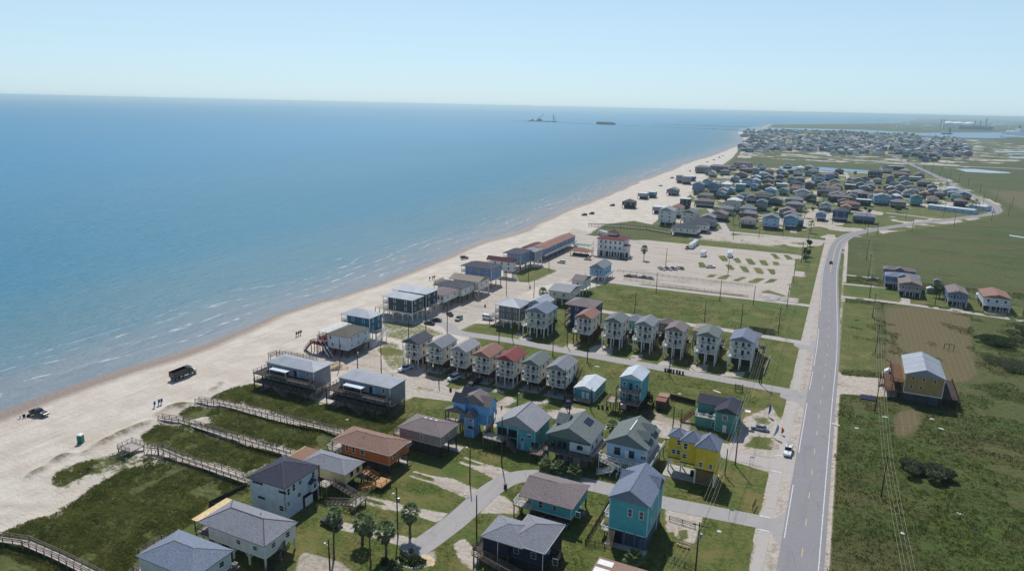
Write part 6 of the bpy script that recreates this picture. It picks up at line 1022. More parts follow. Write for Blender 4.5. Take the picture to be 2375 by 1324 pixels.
def vehicle(typ, c, px, rz, label, group=None, name=None):
    x, y = G(*px); z = ground_z(x, y); nm = name or {'sedan': 'parked_car', 'suv': 'parked_suv', 'pickup': 'pickup_truck', 'van': 'van'}[typ]; root = thing(nm, label, {'sedan': 'car', 'suv': 'car', 'pickup': 'truck', 'van': 'van'}[typ], (x, y, max(z, .0)), rz, group); p = paintm(c); G_ = GLASS
    # local +Y is forward
    if typ == 'sedan':
        loft([(-2.35,.8,.35,.85),(-2.2,.88,.28,.95),(-1.2,.9,.25,1.0),(1.0,.9,.25,.95),(2.1,.88,.28,.82),(2.38,.75,.36,.7)]).build('body', p, root); loft([(-1.75,.72,.95,1.0),(-1.0,.7,.95,1.42),(.2,.7,.95,1.45),(1.15,.74,.9,.98)]).build('window_band', G_, root); MB().box(-.6, .6, -1.0, .3, 1.43, 1.49).build('cabin_top', p, root); wheels(root, (-.82, .82), (-1.4, 1.45), .33); L_ = 2.36
    elif typ == 'suv':
        loft([(-2.35,.9,.4,1.1),(-2.2,.95,.32,1.15),(1.0,.95,.3,1.1),(2.2,.92,.35,1.02),(2.42,.8,.42,.85)]).build('body', p, root); loft([(-2.25,.82,1.1,1.2),(-2.0,.8,1.1,1.72),(.3,.8,1.1,1.75),(1.15,.84,1.05,1.12)]).build('window_band', G_, root); MB().box(-.74, .74, -2.05, .4, 1.74, 1.82).build('cabin_top', p, root); wheels(root, (-.86, .86), (-1.45, 1.5), .37); L_ = 2.4
    elif typ == 'van':
        loft([(-2.6,.95,.4,2.1),(-2.5,1.0,.35,2.2),(1.3,1.0,.35,2.2),(2.0,.96,.35,1.25),(2.6,.85,.4,1.0)]).build('body', p, root); loft([(1.25,.9,1.4,2.1),(2.02,.86,1.2,1.34)]).build('windscreen', G_, root); [MB().box(s*1.0-.03, s*1.0+.03, y0, y0+1.0, 1.35, 1.9).build('side_window', G_, root) for s in (-1, 1) for y0 in (-2.2, -.9, .3)]; wheels(root, (-.88, .88), (-1.6, 1.7), .37); L_ = 2.58
    else:
        loft([(.1,.95,.4,1.12),(1.6,.95,.4,1.1),(2.6,.92,.42,1.05),(2.85,.82,.5,.92)]).build('hood', p, root); loft([(-1.0,.95,.4,1.15),(.15,.95,.4,1.15)]).build('body', p, root); loft([(-1.05,.8,1.1,1.75),(.3,.8,1.1,1.78),(.95,.84,1.08,1.15)]).build('window_band', G_, root); MB().box(-.74, .74, -1.05, .3, 1.76, 1.84).build('cabin_top', p, root)
        b = MB(); b.box(-.95, .95, -2.9, -1.06, .45, .62); b.box(-.95, -.83, -2.9, -1.06, .62, 1.15); b.box(.83, .95, -2.9, -1.06, .62, 1.15); b.build('cargo_bed', p, root); MB().box(-.83, .83, -2.92, -2.82, .62, 1.12).build('tailgate', p, root); wheels(root, (-.86, .86), (-1.9, 1.8), .39); L_ = 2.8
    for s in (-1, 1): MB().box(s*.72-.14, s*.72+.14, L_-.1, L_+.03, .66, .8).build('headlight', LAMP, root); MB().box(s*.78-.1, s*.78+.1, -L_-.05 if typ != 'pickup' else -2.95, -L_+.08 if typ != 'pickup' else -2.9, .75, .95).build('tail_light', plain('tail_red', (150,30,28), .4), root)
    return root
K = (28,28,32); Wc = (232,232,230); Sv = (168,172,176)
R90 = math.pi/2
r = vehicle('pickup', K, (92,962), -R90+.1, 'black pickup truck parked on the wet sand with beach gear behind')
vehicle('suv', (58,58,64), (769,1217), R90, 'dark SUV with pale cabin top parked on the drive by the tall white house').children
vehicle('sedan', Sv, (1762,996), R90, 'silver sedan on the gravel beside the green-teal house'); r = vehicle('pickup', Wc, (1827,1050), math.pi, 'white utility pickup with ladder rack on the highway shoulder')
for x in (-.8, .8): MB().bar((x, -2.7, 1.15), (x, -2.7, 2.0), .06).build('rack_post', STEEL, r); MB().bar((x, -2.7, 2.0), (x, .2, 2.05), .07).build('rack_rail', STEEL, r)
for sx in (-.9, .64): MB().box(sx, sx+.26, -2.8, -1.1, 1.15, 1.5).build('tool_box', Wc and WHITE, r)
MB().tube([(.2,-3.4,1.9),(.2,1.2,2.15)], .12, 8).build('pipe', STEEL, r)
vehicle('pickup', (214,214,214), (940,858), math.pi-.25, 'white pickup under the slate-roofed balcony house'); vehicle('suv', Wc, (1052,880), math.pi-.2, 'white SUV before the pale grey-roofed balcony house'); vehicle('pickup', K, (1101,890), math.pi-.15, 'black pickup before the terracotta-roofed balcony house'); vehicle('sedan', K, (1011,745), R90+.2, 'black car beside the dark navy beach house'); vehicle('sedan', (40,42,52), (996,752), R90, 'dark car parked under the navy beach house pole')
vehicle('suv', (120,150,150), (1064,742), math.pi+.1, 'grey-green SUV standing on the sandy junction'); vehicle('sedan', (34,36,40), (1043,731), .9, 'dark car on sand above the grass patch'); vehicle('van', Wc, (1133,741), -R90, 'white van beside the grey-brown house stair'); vehicle('suv', (46,60,90), (1317,938), .4, 'dark blue vehicle parked beside the blue manufactured home')
vehicle('sedan', (30,30,32), (1927,611), 0, 'dark car driving along the highway before the bend'); vehicle('sedan', Wc, (2304,494), .8, 'white car rounding the far highway bend'); vehicle('suv', (70,66,60), (1077,600), -.7, 'brown buggy on the open beach'); vehicle('suv', (44,44,50), (2022,651), R90, 'dark van on the side lane by the wires'); vehicle('suv', Wc, (1302,610), R90+.1, 'white camper van outside the motel')
CARG = 'cars parked side by side on the sandy lot'
for i, c in enumerate([Sv, Wc, (90,90,96), Wc, (60,66,78), Sv, Wc, (120,124,128)]): vehicle('sedan', c, (1531+i*7, 624+(i % 2)*1.5-(i > 5)*1.5), random.uniform(-.2,.2)+.5, 'car in the tight group on the RV park sand', CARG)
for px, c in (((1457,642),(130,110,100)),((1471,643),(200,196,190)),((1492,645),(110,112,112)),((1506,647),(170,166,158)),((1391,641),(226,224,218)),((1425,600),(190,186,178)),((1446,603),(70,70,74)),((1363,603),(216,204,190))): vehicle('sedan', c, px, R90+random.uniform(-.15,.15), '%s car on the sand lot between the hotel and the RV park' % ('pale' if c[0] > 160 else 'dark'), 'cars on the hotel sand lot')
vehicle('pickup', Wc, (1648,621), -1.0, 'white pickup between the grass pads of the RV park'); vehicle('pickup', (90,60,58), (1594,577), math.pi, 'dark pickup beside the white motorhomes')
for px in ((1355,500),(1372,497),(1420,478),(1558,414),(1532,432),(1600,398),(1622,388),(1640,377),(1655,372),(1668,366),(1676,362)): vehicle(random.choice(('suv','sedan')), random.choice((K, Wc, (80,70,66))), px, random.uniform(0, 3), 'car on the far beach sand', 'cars along the far beach')
def motorhome(px, rz, label, L_=8.5, c=(234,234,232)):
    x, y = G(*px); root = thing('motorhome', label, 'motorhome', (x, y, 0), rz); loft([(-L_/2,1.2,.5,3.2),(-L_/2+.1,1.25,.4,3.3),(L_/2-1.4,1.25,.4,3.3),(L_/2-.5,1.2,.4,2.6),(L_/2,1.1,.5,1.5)]).build('body', paintm(c), root); wheels(root, (-1.1, 1.1), (-L_*.2, L_*.33), .42)
    for s in (-1, 1): [MB().box(s*1.25-.03, s*1.25+.03, yy, yy+1.1, 1.7, 2.5).build('side_window', GLASS, root) for yy in lins(-L_/2+1, L_/2-3, 3)]; MB().box(s*1.27-.02, s*1.27+.02, -L_/2+.3, L_/2-1.6, 1.1, 1.35).build('stripe', plain('rv_stripe', (110,100,100)), root)
    loft([(L_/2-1.3,1.0,1.9,3.0),(L_/2-.45,1.0,1.7,2.5)]).build('windscreen', GLASS, root); [MB().box(-.5, .5, yy, yy+.9, 3.3, 3.6).build('roof_unit', WHITE, root) for yy in (-2.4, .6)]
motorhome((1604,575), math.pi, 'larger white motorhome beside the dark pickup in the RV park', 10); motorhome((1612,569), math.pi, 'white motorhome standing behind the larger one', 9); motorhome((1631,594), math.pi, 'motorhome with dark rear alone on the RV park sand', 7.5); motorhome((1692,595), math.pi+.1, 'white motorhome on the grass pad of the RV park', 9); motorhome((1398,546), 1.0, 'white motorhome behind the hotel', 9); motorhome((2068,878), R90, 'white trailer by the tan house drive', 6)
# dump truck
x, y = G(426,874); t = thing('dump_truck', 'black dump truck driving along the beach', 'truck', (x, y, ground_z(x, y)), -.05)
b = MB(); b.prism([(-4.2,1.2),(1.1,1.2),(1.3,3.1),(-4.2,2.9)], 'x', -1.25, -1.13); b.prism([(-4.2,1.2),(1.1,1.2),(1.3,3.1),(-4.2,2.9)], 'x', 1.13, 1.25); b.box(-1.13, 1.13, -4.2, 1.1, 1.2, 1.36); b.box(-1.13, 1.13, -4.25, -4.1, 1.2, 2.7); b.box(-1.13, 1.13, 1.0, 1.15, 1.2, 3.1); b.box(-1.2, 1.2, 1.1, 2.5, 3.0, 3.12); b.build('dump_body', paintm((22,22,26)), t)
MB().box(-.5, .5, -4.1, 3.9, .75, 1.1).build('chassis', BLACKM, t); loft([(1.5,1.15,1.0,2.6),(2.6,1.15,1.0,2.6),(3.1,1.1,1.0,1.9)]).build('cab', paintm((36,38,44)), t); loft([(3.0,.95,.9,1.75),(4.3,.85,.9,1.55)]).build('hood', paintm((226,226,224)), t); loft([(2.5,1.0,1.8,2.55),(3.1,.98,1.7,1.85)]).build('windscreen', GLASS, t); wheels(t, (-1.05, 1.05), (-3.3, -2.0, -.7, 3.4), .52, .36)
# portable toilet, beach gear, barrels, bins
x, y = G(188,1026); t = thing('portable_toilet', 'green portable toilet with white cap standing on the sand', 'toilet', (x, y, ground_z(x, y)), .5); MB().box(-.6,.6,-.6,.6,.1,2.1).build('cabin', plain('toilet_green', (36,128,108), .5), t); MB().box(-.66,.66,-.66,.66,0,.1).build('base', BLACKM, t); b = MB(); b.prism([(-.64,2.1),(.64,2.1),(.5,2.32),(0,2.42),(-.5,2.32)], 'y', -.64, .64); b.build('cap', WHITE, t); MB().box(-.45,.45,-.64,-.6,.15,1.95).build('door', plain('toilet_door', (30,112,96), .5), t)
for i, px in enumerate(((44,968),(56,966),(66,962))):
    x, y = G(*px); t = thing('beach_chair', ('white beach chair beside the black pickup', 'dark folding chair beside the black pickup', 'dark cool box behind the black pickup')[i], 'chair' if i < 2 else 'cool box', (x, y, ground_z(x, y)), i*1.1); m_ = (WHITE, DARK, DARK)[i]
    if i < 2: MB().box(-.35,.35,-.35,.35,.3,.38).build('seat', m_, t); MB().box(-.35,.35,.3,.38,.38,1.0).build('backrest', m_, t); [MB().box(a-.03,a+.03,c-.03,c+.03,0,.3).build('leg', m_, t) for a in (-.3,.3) for c in (-.3,.3)]
    else: MB().box(-.5,.5,-.3,.3,0,.45).build('box', m_, t); MB().box(-.52,.52,-.32,.32,.45,.55).build('lid', BLACKM, t)
BARB = plain('barrel_blue', (44,72,150), .5)
for px, g, m_ in [((358,944),'by the boardwalk mouth',BARB),((368,939),'by the boardwalk mouth',BARB),((374,937),'by the boardwalk mouth',BARB),((687,780),'on the beach before the red-decked house',DARK),((692,778),'on the beach before the red-decked house',DARK),((697,776),'on the beach before the red-decked house',DARK),((996,650),'on the beach beyond the navy house',DARK),((1003,648),'on the beach beyond the navy house',DARK),((1007,647),'on the beach beyond the navy house',DARK)]:
    x, y = G(*px); lab = '%s litter barrel on a timber post %s' % ('blue' if m_ is BARB else 'dark', g); t = thing('litter_barrel', lab, 'barrel', (x, y, ground_z(x, y)), 0, 'litter barrels '+g); MB().box(-.09,.09,-.09,.09,-.2,1.5).build('post', POLEM, t); MB().tube([(.32,0,.9),(.32,0,1.0),(.32,0,1.75)], [.27,.3,.3], 10).build('barrel', m_, t); MB().tube([(.32,0,1.75),(.32,0,1.79)], .32, 10).build('rim', m_, t)
def bin_(px, label, group=None, c=(26,27,30)):
    x, y = G(*px); t = thing('wheelie_bin', label, 'bin', (x, y, .03), random.uniform(-.3,.3), group); loft([(-.3,.26,.08,1.0),(.3,.3,.08,1.0)]).build('tub', plain('bin_%d' % c[0], c, .5), t); MB().box(-.33,.33,-.36,.36,1.0,1.08).build('lid', plain('bin_%d' % c[0], c, .5), t); wheels(t, (-.26,.26), (-.28,), .12, .06)
for i in range(5): bin_((1543+i*6.3+(i > 3)*1.5, 861+i*1.1), 'black wheelie bin standing round the pole on the paved side street', 'black wheelie bins round the street pole')
for i in range(2): bin_((1576+i*7.5, 867+i*1.6), 'black wheelie bin standing apart beside the bin cluster', 'pair of bins beside the cluster')
for px, l in [((1172,1132),'black wheelie bin at the asphalt bend'),((1045,907),'black wheelie bin on sand before the pale grey-roofed house'),((1125,712),'dark bin on the sand track by the grey-brown house'),((1229,669),'dark bin on grass near the sand track'),((1388,946),'small black bin on grass in front of the manufactured home, first of three'),((1397,946.5),'small black bin on grass in front of the manufactured home, middle of three'),((1408,948),'small black bin on grass in front of the manufactured home, last of three')]: bin_(px, l)
# signs, flags, post boxes, benches
x, y = G(1713,908); t = thing('sign_frame', 'dark timber sign frame with rails on the vacant grass lot', 'sign', (x, y, 0), .05); piles(t, [-1.1,1.1], [0], 2.6, DARKW, .22, -.2, 'post'); [MB().box(-1.0,1.0,-.04,.04,z,z+.2).build('rail', DARKW, t) for z in (.9,1.5,2.1)]
def flag(px, lab, c, lean, h_):
    x, y = G(*px); t = thing('feather_flag', lab, 'flag', (x, y, 0), .4); MB().tube([(0,0,0),(lean*.5,0,h_*.5),(lean,0,h_)], .035, 6).build('flagpole', STEEL, t); b = MB(); n = 8; vs = []
    for i in range(n+1):
        f = i/n; X = lean*(.2+.8*f); Z = h_*(.2+.8*f); vs += [(X, 0, Z), (X+.75*math.sin(math.pi*min(1, f*.85+.1)), .05*math.sin(i), Z-.1)]
    b.add(vs, [(2*i, 2*i+1, 2*i+3, 2*i+2) for i in range(n)]); b.build('banner', plain('flag_%d' % c[2], c, .7), t)
flag((1781,966),'blue feather flag on the roadside grass',(70,92,160),.1,4.2); flag((1792,1016),'light blue feather flag leaning by the highway shoulder',(110,160,206),1.0,4.2); flag((1812,1008),'small orange feather banner at the lane edge',(196,76,40),-.1,2.3)
x, y = G(1790,1036); t = thing('bicycle_rack', 'yellow tubular rack on the roadside grass', 'rack', (x, y, 0)); [MB().tube([(k*.5,0,0),(k*.5,0,.9),(k*.5+.1,.6,.9),(k*.5+.1,.6,0)], .04, 5).build('hoop', plain('rack_yellow', (206,164,50)), t) for k in range(4)]
x, y = G(1745,1183); t = thing('mailbox_row', 'row of dark mailboxes on posts at the grass corner', 'mailbox', (x, y, 0)); [(MB().box(k*.1-.04,k*.1+.04,k*.9-.04,k*.9+.04,0,1.1).build('post', DARKW, t), MB().box(k*.1-.12,k*.1+.12,k*.9-.28,k*.9+.28,1.1,1.4).build('mailbox', BLACKM, t)) for k in range(4)]
def streetsign(px, lab, h_=2.4):
    x, y = G(*px); t = thing('street_sign', lab, 'sign', (x, y, 0)); MB().tube([(0,0,0),(0,0,h_)], .04, 6).build('post', STEEL, t); MB().box(-.05,.9,-.02,.02,h_-.02,h_+.2).build('name_blade', plain('sign_green', (90,120,110)), t)
streetsign((1738,1080),'street name sign on a post by the yellow house corner'); streetsign((1690,1205),'thin street sign post at the lower street mouth'); streetsign((1778,895),'street sign post at the paved side street corner')
x, y = G(1585,1268); t = thing('bench', 'brown timber bench in the teal house yard', 'bench', (x, y, 0), -.05); MB().box(-1.3,1.3,-.2,.2,.42,.5).build('seat', PALEL, t); MB().box(-1.3,1.3,.2,.26,.5,.9).build('backrest', PALEL, t); [MB().box(a-.05,a+.05,-.18,.18,0,.42).build('leg', DARKW, t) for a in (-1.1,1.1)]
x, y = G(2200,812); t = thing('swing_frame', 'dark timber frame of three posts in the mown field', 'frame', (x, y, 0)); piles(t, [-1.6,0,1.6], [0], 2.2, DARKW, .2, -.1, 'post'); MB().box(-1.6,1.6,-.06,.06,2.2,2.4).build('beam', DARKW, t)
x, y = G(2013,926); t = thing('solar_panel', 'dark flat solar panel on grass by the line pole', 'panel', (x, y, 0)); b = MB(); b.prism([(-1,.3),(1,1.0),(1,1.08),(-1,.38)], 'x', -2.2, 2.2); b.build('panel', plain('pv', (46,54,74), .3), t); [MB().box(a-.05,a+.05,.7,.8,0,.95).build('leg', STEEL, t) for a in (-1.8,1.8)]
# loose white sheets lying in grass
for i, (px, L_, rz) in enumerate([((1663,908),4.6,-.5),((2052,967),2.6,.3),((1938,984),3.6,-.35),((1987,993),1.6,0),((2183,995),2.4,-.5),((2225,1192),2.2,-.4),((2093,1237),1.4,-.5),((2161,972),2.0,.2),((1668,1232),1.4,0),((2262,1227),1.6,0),((1576,913),1.6,.3),((805,975),1.4,.4),((905,1222),.9,.2),((1078,1145),.9,.3),((1385,850),2.6,.1),((745,937),2.2,.2)]):
    x, y = G(*px); z = ground_z(x, y)+.05; m_ = BLACKM if px == (2262,1227) else plain('debris_white', (196,196,190), .8); L_ *= .6; b = MB(); b.add([(-L_/2,-.5,0),(0,-.6,.25),(L_/2,-.35,.03),(L_/2,.4,.06),(0,.5,.2),(-L_/2,.4,0),(-L_/2,-.5,-.06),(0,-.6,.17),(L_/2,-.35,-.04),(L_/2,.4,-.02),(0,.5,.12),(-L_/2,.4,-.06)], [(0,1,4,5),(1,2,3,4),(11,10,7,6),(10,9,8,7),(0,6,7,1),(1,7,8,2),(2,8,9,3),(3,9,10,4),(4,10,11,5),(5,11,6,0)])
    o = b.build('debris_sheet', m_); o.location = (x, y, z); o.scale = (1, .8, .35); o.rotation_euler = (0, 0, rz); tag(o, '%s sheet of debris lying %s' % ('dark' if m_ is BLACKM else 'loose white', ('on the vacant lot by the sign frame','beside the brown dirt patch','at the highway edge','in grass between highway and dirt patch','beyond the dirt patch','alone in the open east field','under the wires in the east field','in scrub beside the tan house','in the corner lawn by the lower street','alone beyond the white sheet in the east field','by the board fence of the shed','in dune grass before the duplexes','on the lawn near the fan palms','on the lawn inside the asphalt bend','on grass by the paved side street','under the duplex stair')[i]), 'debris')
# sand heap, rubble
def mound(px, r, h_, mat, label, cat, nm):
    x, y = G(*px); b = MB(); n, m = 22, 8; rr = random.Random(int(px[0])); vs = [(0,0,h_)]
    for j in range(1, m+1):
        for k in range(n): a = 2*math.pi*k/n; R_ = r*j/m*(1+.2*math.sin(a*3+j)+rr.uniform(-.06,.06)); vs.append((R_*math.cos(a), R_*math.sin(a), max(-.1, h_*(1-(j/m)**1.3)+rr.uniform(-.12,.12)*h_*(j < m))))
    fs = [(0, 1+k, 1+(k+1) % n) for k in range(n)]+[(1+(j-1)*n+k, 1+j*n+k, 1+j*n+(k+1) % n, 1+(j-1)*n+(k+1) % n) for j in range(1, m) for k in range(n)]; b.add(vs, fs); o = b.build(nm, mat, smooth=True); o.location = (x, y, 0); return tag(o, label, cat)
SANDM = plain('heap_sand', (196,176,146), .95, .2, .8); mound((782,852), 3.6, 2.0, SANDM, 'heap of brown sand beside the red-decked house stair', 'sand heap', 'sand_heap')
mound((1790,690), 7, .8, plain('rubble', (170,164,156), .95, .4, 1.2), 'pale rubble pile at the corner of the RV park', 'rubble', 'rubble_pile'); mound((985,1300), 1.9, .25, SANDM, 'patch of spread gravel beside the round planted bed', 'gravel heap', 'gravel_heap')
# ------------------------------------------------------------------ palms, shrubs, trees
def leafm(name, a, b_):
    s = N(name); p = s.geo(); f = s.noise(p, 2.5, 3); col = s.mix(s.ramp(f, .3, .7), lin(a), lin(b_)); s.out(col, .6, .3); tr = s.add('ShaderNodeBsdfTranslucent'); s.set(tr.inputs['Color'], col); mx = s.add('ShaderNodeMixShader'); mx.inputs[0].default_value = .35; s.t.links.new(s.b.outputs[0], mx.inputs[1]); s.t.links.new(tr.outputs[0], mx.inputs[2]); s.t.links.new(mx.outputs[0], s.t.nodes['Material Output'].inputs['Surface']); return s.m
PALML = leafm('palm_leaf', (78,98,60), (132,146,96)); DEADL = leafm('palm_dead', (96,78,58), (138,116,88)); LEAF = leafm('leaf_dark', (44,58,34), (88,104,58)); LEAF2 = leafm('leaf_grey', (66,78,54), (112,122,84)); BARK = timber('bark', (104,90,76))
def frond_mesh(L_=1.5, dead=False):
    b = MB(); b.add([(-.03,0,0),(.03,0,0),(.03,L_*.5,.02),(-.03,L_*.5,.02)], [(0,1,2,3)]); n = 9
    for i in range(n):
        a = (i-(n-1)/2)*.26; r_ = L_*.62*(1-.12*abs(i-(n-1)/2)/2); d = Vector((math.sin(a), math.cos(a), 0)); s_ = Vector((math.cos(a), -math.sin(a), 0))*.055; o = Vector((0, L_*.5, 0)); tip = o+d*r_+Vector((0,0,-.28*r_-abs(a)*.08)); mid = o+d*r_*.6+Vector((0,0,.02))
        b.add([o, mid-s_*1.6, tip, mid+s_*1.6], [(0,1,2,3)])
    return b.mesh('frond', DEADL if dead else PALML)
FR = {False: frond_mesh(), True: frond_mesh(1.3, True)}
def palm(px, h_, label, lean=(0,0), s_=1.0, group=None, nf=30, rad=.22, skirt=True):
    x, y = G(*px); rr = random.Random(int(px[0]*7)); t = thing('fan_palm', label, 'palm', (x, y, 0), rr.uniform(0, 6), group); n = 8; pts = [(lean[0]*(i/n)**1.5+rr.uniform(-.05,.05), lean[1]*(i/n)**1.5, -.2+(h_+.2)*i/n) for i in range(n+1)]; MB().tube(pts, [rad*(1.35 if i == 0 else 1-.25*i/n) for i in range(n+1)], 8).build('trunk', BARK, t, smooth=True)
    c = MB().tube([pts[-1], (pts[-1][0], pts[-1][1], h_+.25)], [rad*.8, .05], 6).build('crown', PALML, t)
    for i in range(nf):
        el = math.radians(78-118*i/nf); o = link('frond', FR[False], c, (pts[-1][0], pts[-1][1], h_+.1)); o.rotation_euler = (el, 0, i*2.399+rr.uniform(-.2,.2)); q = s_*rr.uniform(.85,1.15); o.scale = (q,q,q)
    if skirt:
        sk = MB().tube([(pts[-1][0], pts[-1][1], h_-1.6*s_), (pts[-1][0], pts[-1][1], h_-.1)], [rad*1.2, rad*1.9], 8).build('skirt', DEADL, t)
        for i in range(18): o = link('dead_frond', FR[True], sk, (pts[-1][0], pts[-1][1], h_-.1-.05*i)); o.rotation_euler = (math.radians(-52-rr.uniform(0,26)), 0, i*2.399); o.scale = (s_*.95,)*3
    return t
palm((774.5,1296), 9.2, 'tall leaning fan palm in front of the parked SUV', (-.6,.3), 1.25); palm((841,1261), 4.6, 'short stout fan palm beside the drive, next to a tall thin one', (.1,0), 1.45, rad=.34); palm((860,1315), 9.0, 'tall thin straight fan palm beside the stout one', (-.1,0), 1.2, rad=.19); palm((896,1290), 5.4, 'mid-height fan palm on the lawn near the planted bed', (0,0), 1.45, rad=.28); palm((951,1245), 5.6, 'fan palm beside the asphalt with its shadow on the road', (.05,0), 1.45, rad=.3)
for px, l in (((1266,1092),'bushy low palm at the deck stair of the dark green house'),((1297,1097),'middle low palm in front of the dark green house'),((1332,1106),'low palm nearest the light blue house ramp')): palm(px, 1.2, l, (0,0), 1.35, nf=36, rad=.24, skirt=False)
palm((1419,1012), 3.0, 'palm in the gap between the dark green and light blue houses', (0,0), 1.3); palm((1468,1312), 1.6, 'low grey-green palm beside the flat-roofed cabin', (0,0), 1.4, nf=34, skirt=False); palm((1493,603), 6.5, 'slim palm beside the hotel lot', (0,0), 1.6); palm((1258,716), 7.5, 'palm crown showing above the veranda house roof', (0,0), 1.5)
for px in ((1866,505),(1880,540),(1700,520),(1720,512),(2253,490),(2262,488),(2232,478),(2110,404),(1910,470),(1660,510),(2180,440),(2196,437)): palm(px, random.uniform(5,8), 'palm among the village houses', (0,0), 1.9, 'palms among the village houses', 18, .25, False)
def leafcloud(name, lobes, n, sz, mat, seed):
    rr = np.random.RandomState(seed); vs, fs = [], []
    for (cx_, cy_, cz_, r_, rz_) in lobes:
        m = int(n*(r_*r_*rz_)/sum(l[3]**2*l[4] for l in lobes))+3; d = rr.normal(size=(m, 3)); d /= np.linalg.norm(d, axis=1)[:, None]; rad_ = rr.uniform(.35, 1.05, m)**.5; P_ = d*rad_[:, None]*np.array([r_, r_, rz_])+np.array([cx_, cy_, cz_])
        for p in P_:
            if p[2] < .02: continue
            u = rr.normal(size=3); u /= np.linalg.norm(u); v = np.cross(u, rr.normal(size=3)); v /= np.linalg.norm(v); s1 = sz*rr.uniform(.6, 1.4); k = len(vs); vs += [tuple(p-u*s1), tuple(p+v*s1*.5), tuple(p+u*s1), tuple(p-v*s1*.5)]; fs.append((k, k+1, k+2, k+3))
    b = MB(); b.v = vs; b.f = fs; return b.mesh(name, mat)
def lobes_for(seed, R_, h_, n, flat=.7, z0=0):
    r = random.Random(seed); return [(r.uniform(-1,1)*R_*.75, r.uniform(-1,1)*R_*.6, z0+r.uniform(.3,.8)*h_, R_*r.uniform(.28,.5), h_*r.uniform(.3,.5)*flat) for _ in range(n)]
def shrub(px, R_, h_, label, mat=None, n=900, sz=.22, seed=1, group=None, cat='shrub', name='shrub', sxy=(1,1)):
    x, y = G(*px); t = thing(name, label, cat, (x, y, ground_z(x, y)), 0, group); stem = MB(); r = random.Random(seed)
    for k in range(5): stem.tube([(0,0,-.1), (r.uniform(-.5,.5)*R_, r.uniform(-.5,.5)*R_, h_*.6)], [.07,.03], 5)
    stem.build('stem', BARK, t); o = link('foliage', leafcloud('foliage', lobes_for(seed, R_, h_, 9), n, sz, mat or LEAF, seed), t); o.scale = (*sxy, 1); return t
shrub((2150,1102), 5.0, 2.8, 'large dark rounded shrub standing alone in the east field', LEAF2, 6000, .3, 3, sxy=(1.1,1.0)); shrub((2325,800), 9, 2.6, 'wide dark scrub thicket beside the mown field', LEAF, 6000, .34, 4, sxy=(1.1,.8)); shrub((2372,775), 8, 2.4, 'scrub thicket at the far edge of the mown field', LEAF, 4000, .34, 5); shrub((2335,850), 10, 1.6, 'low green thicket below the dark scrub', LEAF2, 5000, .3, 6)
shrub((1778,772), 5.5, 1.6, 'dull brush at the corner of the green lot', LEAF2, 2500, .25, 8, sxy=(1.3,.6)); shrub((1498,938), 2.0, 5.6, 'dark leafy tree against the turquoise stacked house', LEAF, 2600, .25, 9, cat='tree', name='yard_tree'); shrub((955,1300), 2.1, 1.6, 'leafy shrub in the round stone-edged bed', LEAF, 1700, .2, 10); shrub((934,1296), .8, .9, 'small shrub beside the round bed', LEAF, 400, .16, 11); shrub((975,1303), 1.2, 1.2, 'second shrub beside the round bed by the gravel', LEAF, 700, .18, 12); shrub((915,1322), 1.8, 1.2, 'pale shrub at the lawn edge below the palms', LEAF2, 900, .2, 13); shrub((895,1303), 1.3, .7, 'low shrub round the foot of the mid-height palm', LEAF, 500, .18, 14)
x, y = G(952,1302); t = thing('stone_ring', 'white stone edging round the planted bed', 'edging', (x, y, 0)); [link('stone', MB().tube([(0,0,0),(0,0,.22)], [.22,.12], 6).mesh('stone', WHITE) if k == 0 else bpy.data.meshes['stone'], t, (2.5*math.cos(2*math.pi*k/26), 1.9*math.sin(2*math.pi*k/26), 0)) for k in range(26)]
TREES = [leafcloud('tree_foliage', lobes_for(20+k, 3.2, 4.5, 9, 1.0, 2.0), 700, .5, (LEAF, LEAF, LEAF2)[k], 30+k) for k in range(3)]
trunk_m = MB().tube([(0,0,-.2),(.1,0,1.6),(0,.1,3.6)], [.3,.22,.12], 7).mesh('trunk', BARK)
def tree(xy, s_, label, group): t = thing('tree', label, 'tree', (*xy, 0), random.uniform(0,6), group); link('trunk', trunk_m, t); link('crown', random.choice(TREES), t); t.scale = (s_,)*3; return t
tree(G(2179,690), 1.0, 'single round tree beside the garden shed on the lane', None); tree(G(1878,572), .7, 'dark roadside tree by the line poles, nearer the village', 'dark trees along the line poles'); tree(G(1870,595), .75, 'dark roadside tree by the line poles', 'dark trees along the line poles'); tree(G(1868,606), .6, 'dark roadside tree by the line poles', 'dark trees along the line poles')
random.seed(5); k = 0
while k < 58:
    px, py = random.uniform(1560, 2250), random.uniform(396, 500)
    if not inpoly(px, py, [(1560,470),(1640,420),(1700,395),(1990,400),(2110,405),(2250,462),(2255,478),(2000,500),(1900,515),(1700,525),(1640,500)]): continue
    x, y = G(px, py)
    if overlaps(x, y, 4, 4) or min(math.hypot(x-a, y-b) for a, b in mc) < 9: continue
    tree((x, y), random.uniform(.5,1.0), 'leafy tree among the village houses', 'trees among the village houses'); k += 1
k = 0
while k < 150:
    px, py = random.uniform(1715, 2250), random.uniform(303, 378)
    if not inpoly(px, py, town): continue
    x, y = G(px, py)
    if overlaps(x, y, 3, 3) or min(math.hypot(x-a, y-b) for a, b in mc) < 14: continue
    tree((x, y), random.uniform(.8,1.7), 'distant tree in the town by the channel', 'distant trees in the town'); k += 1
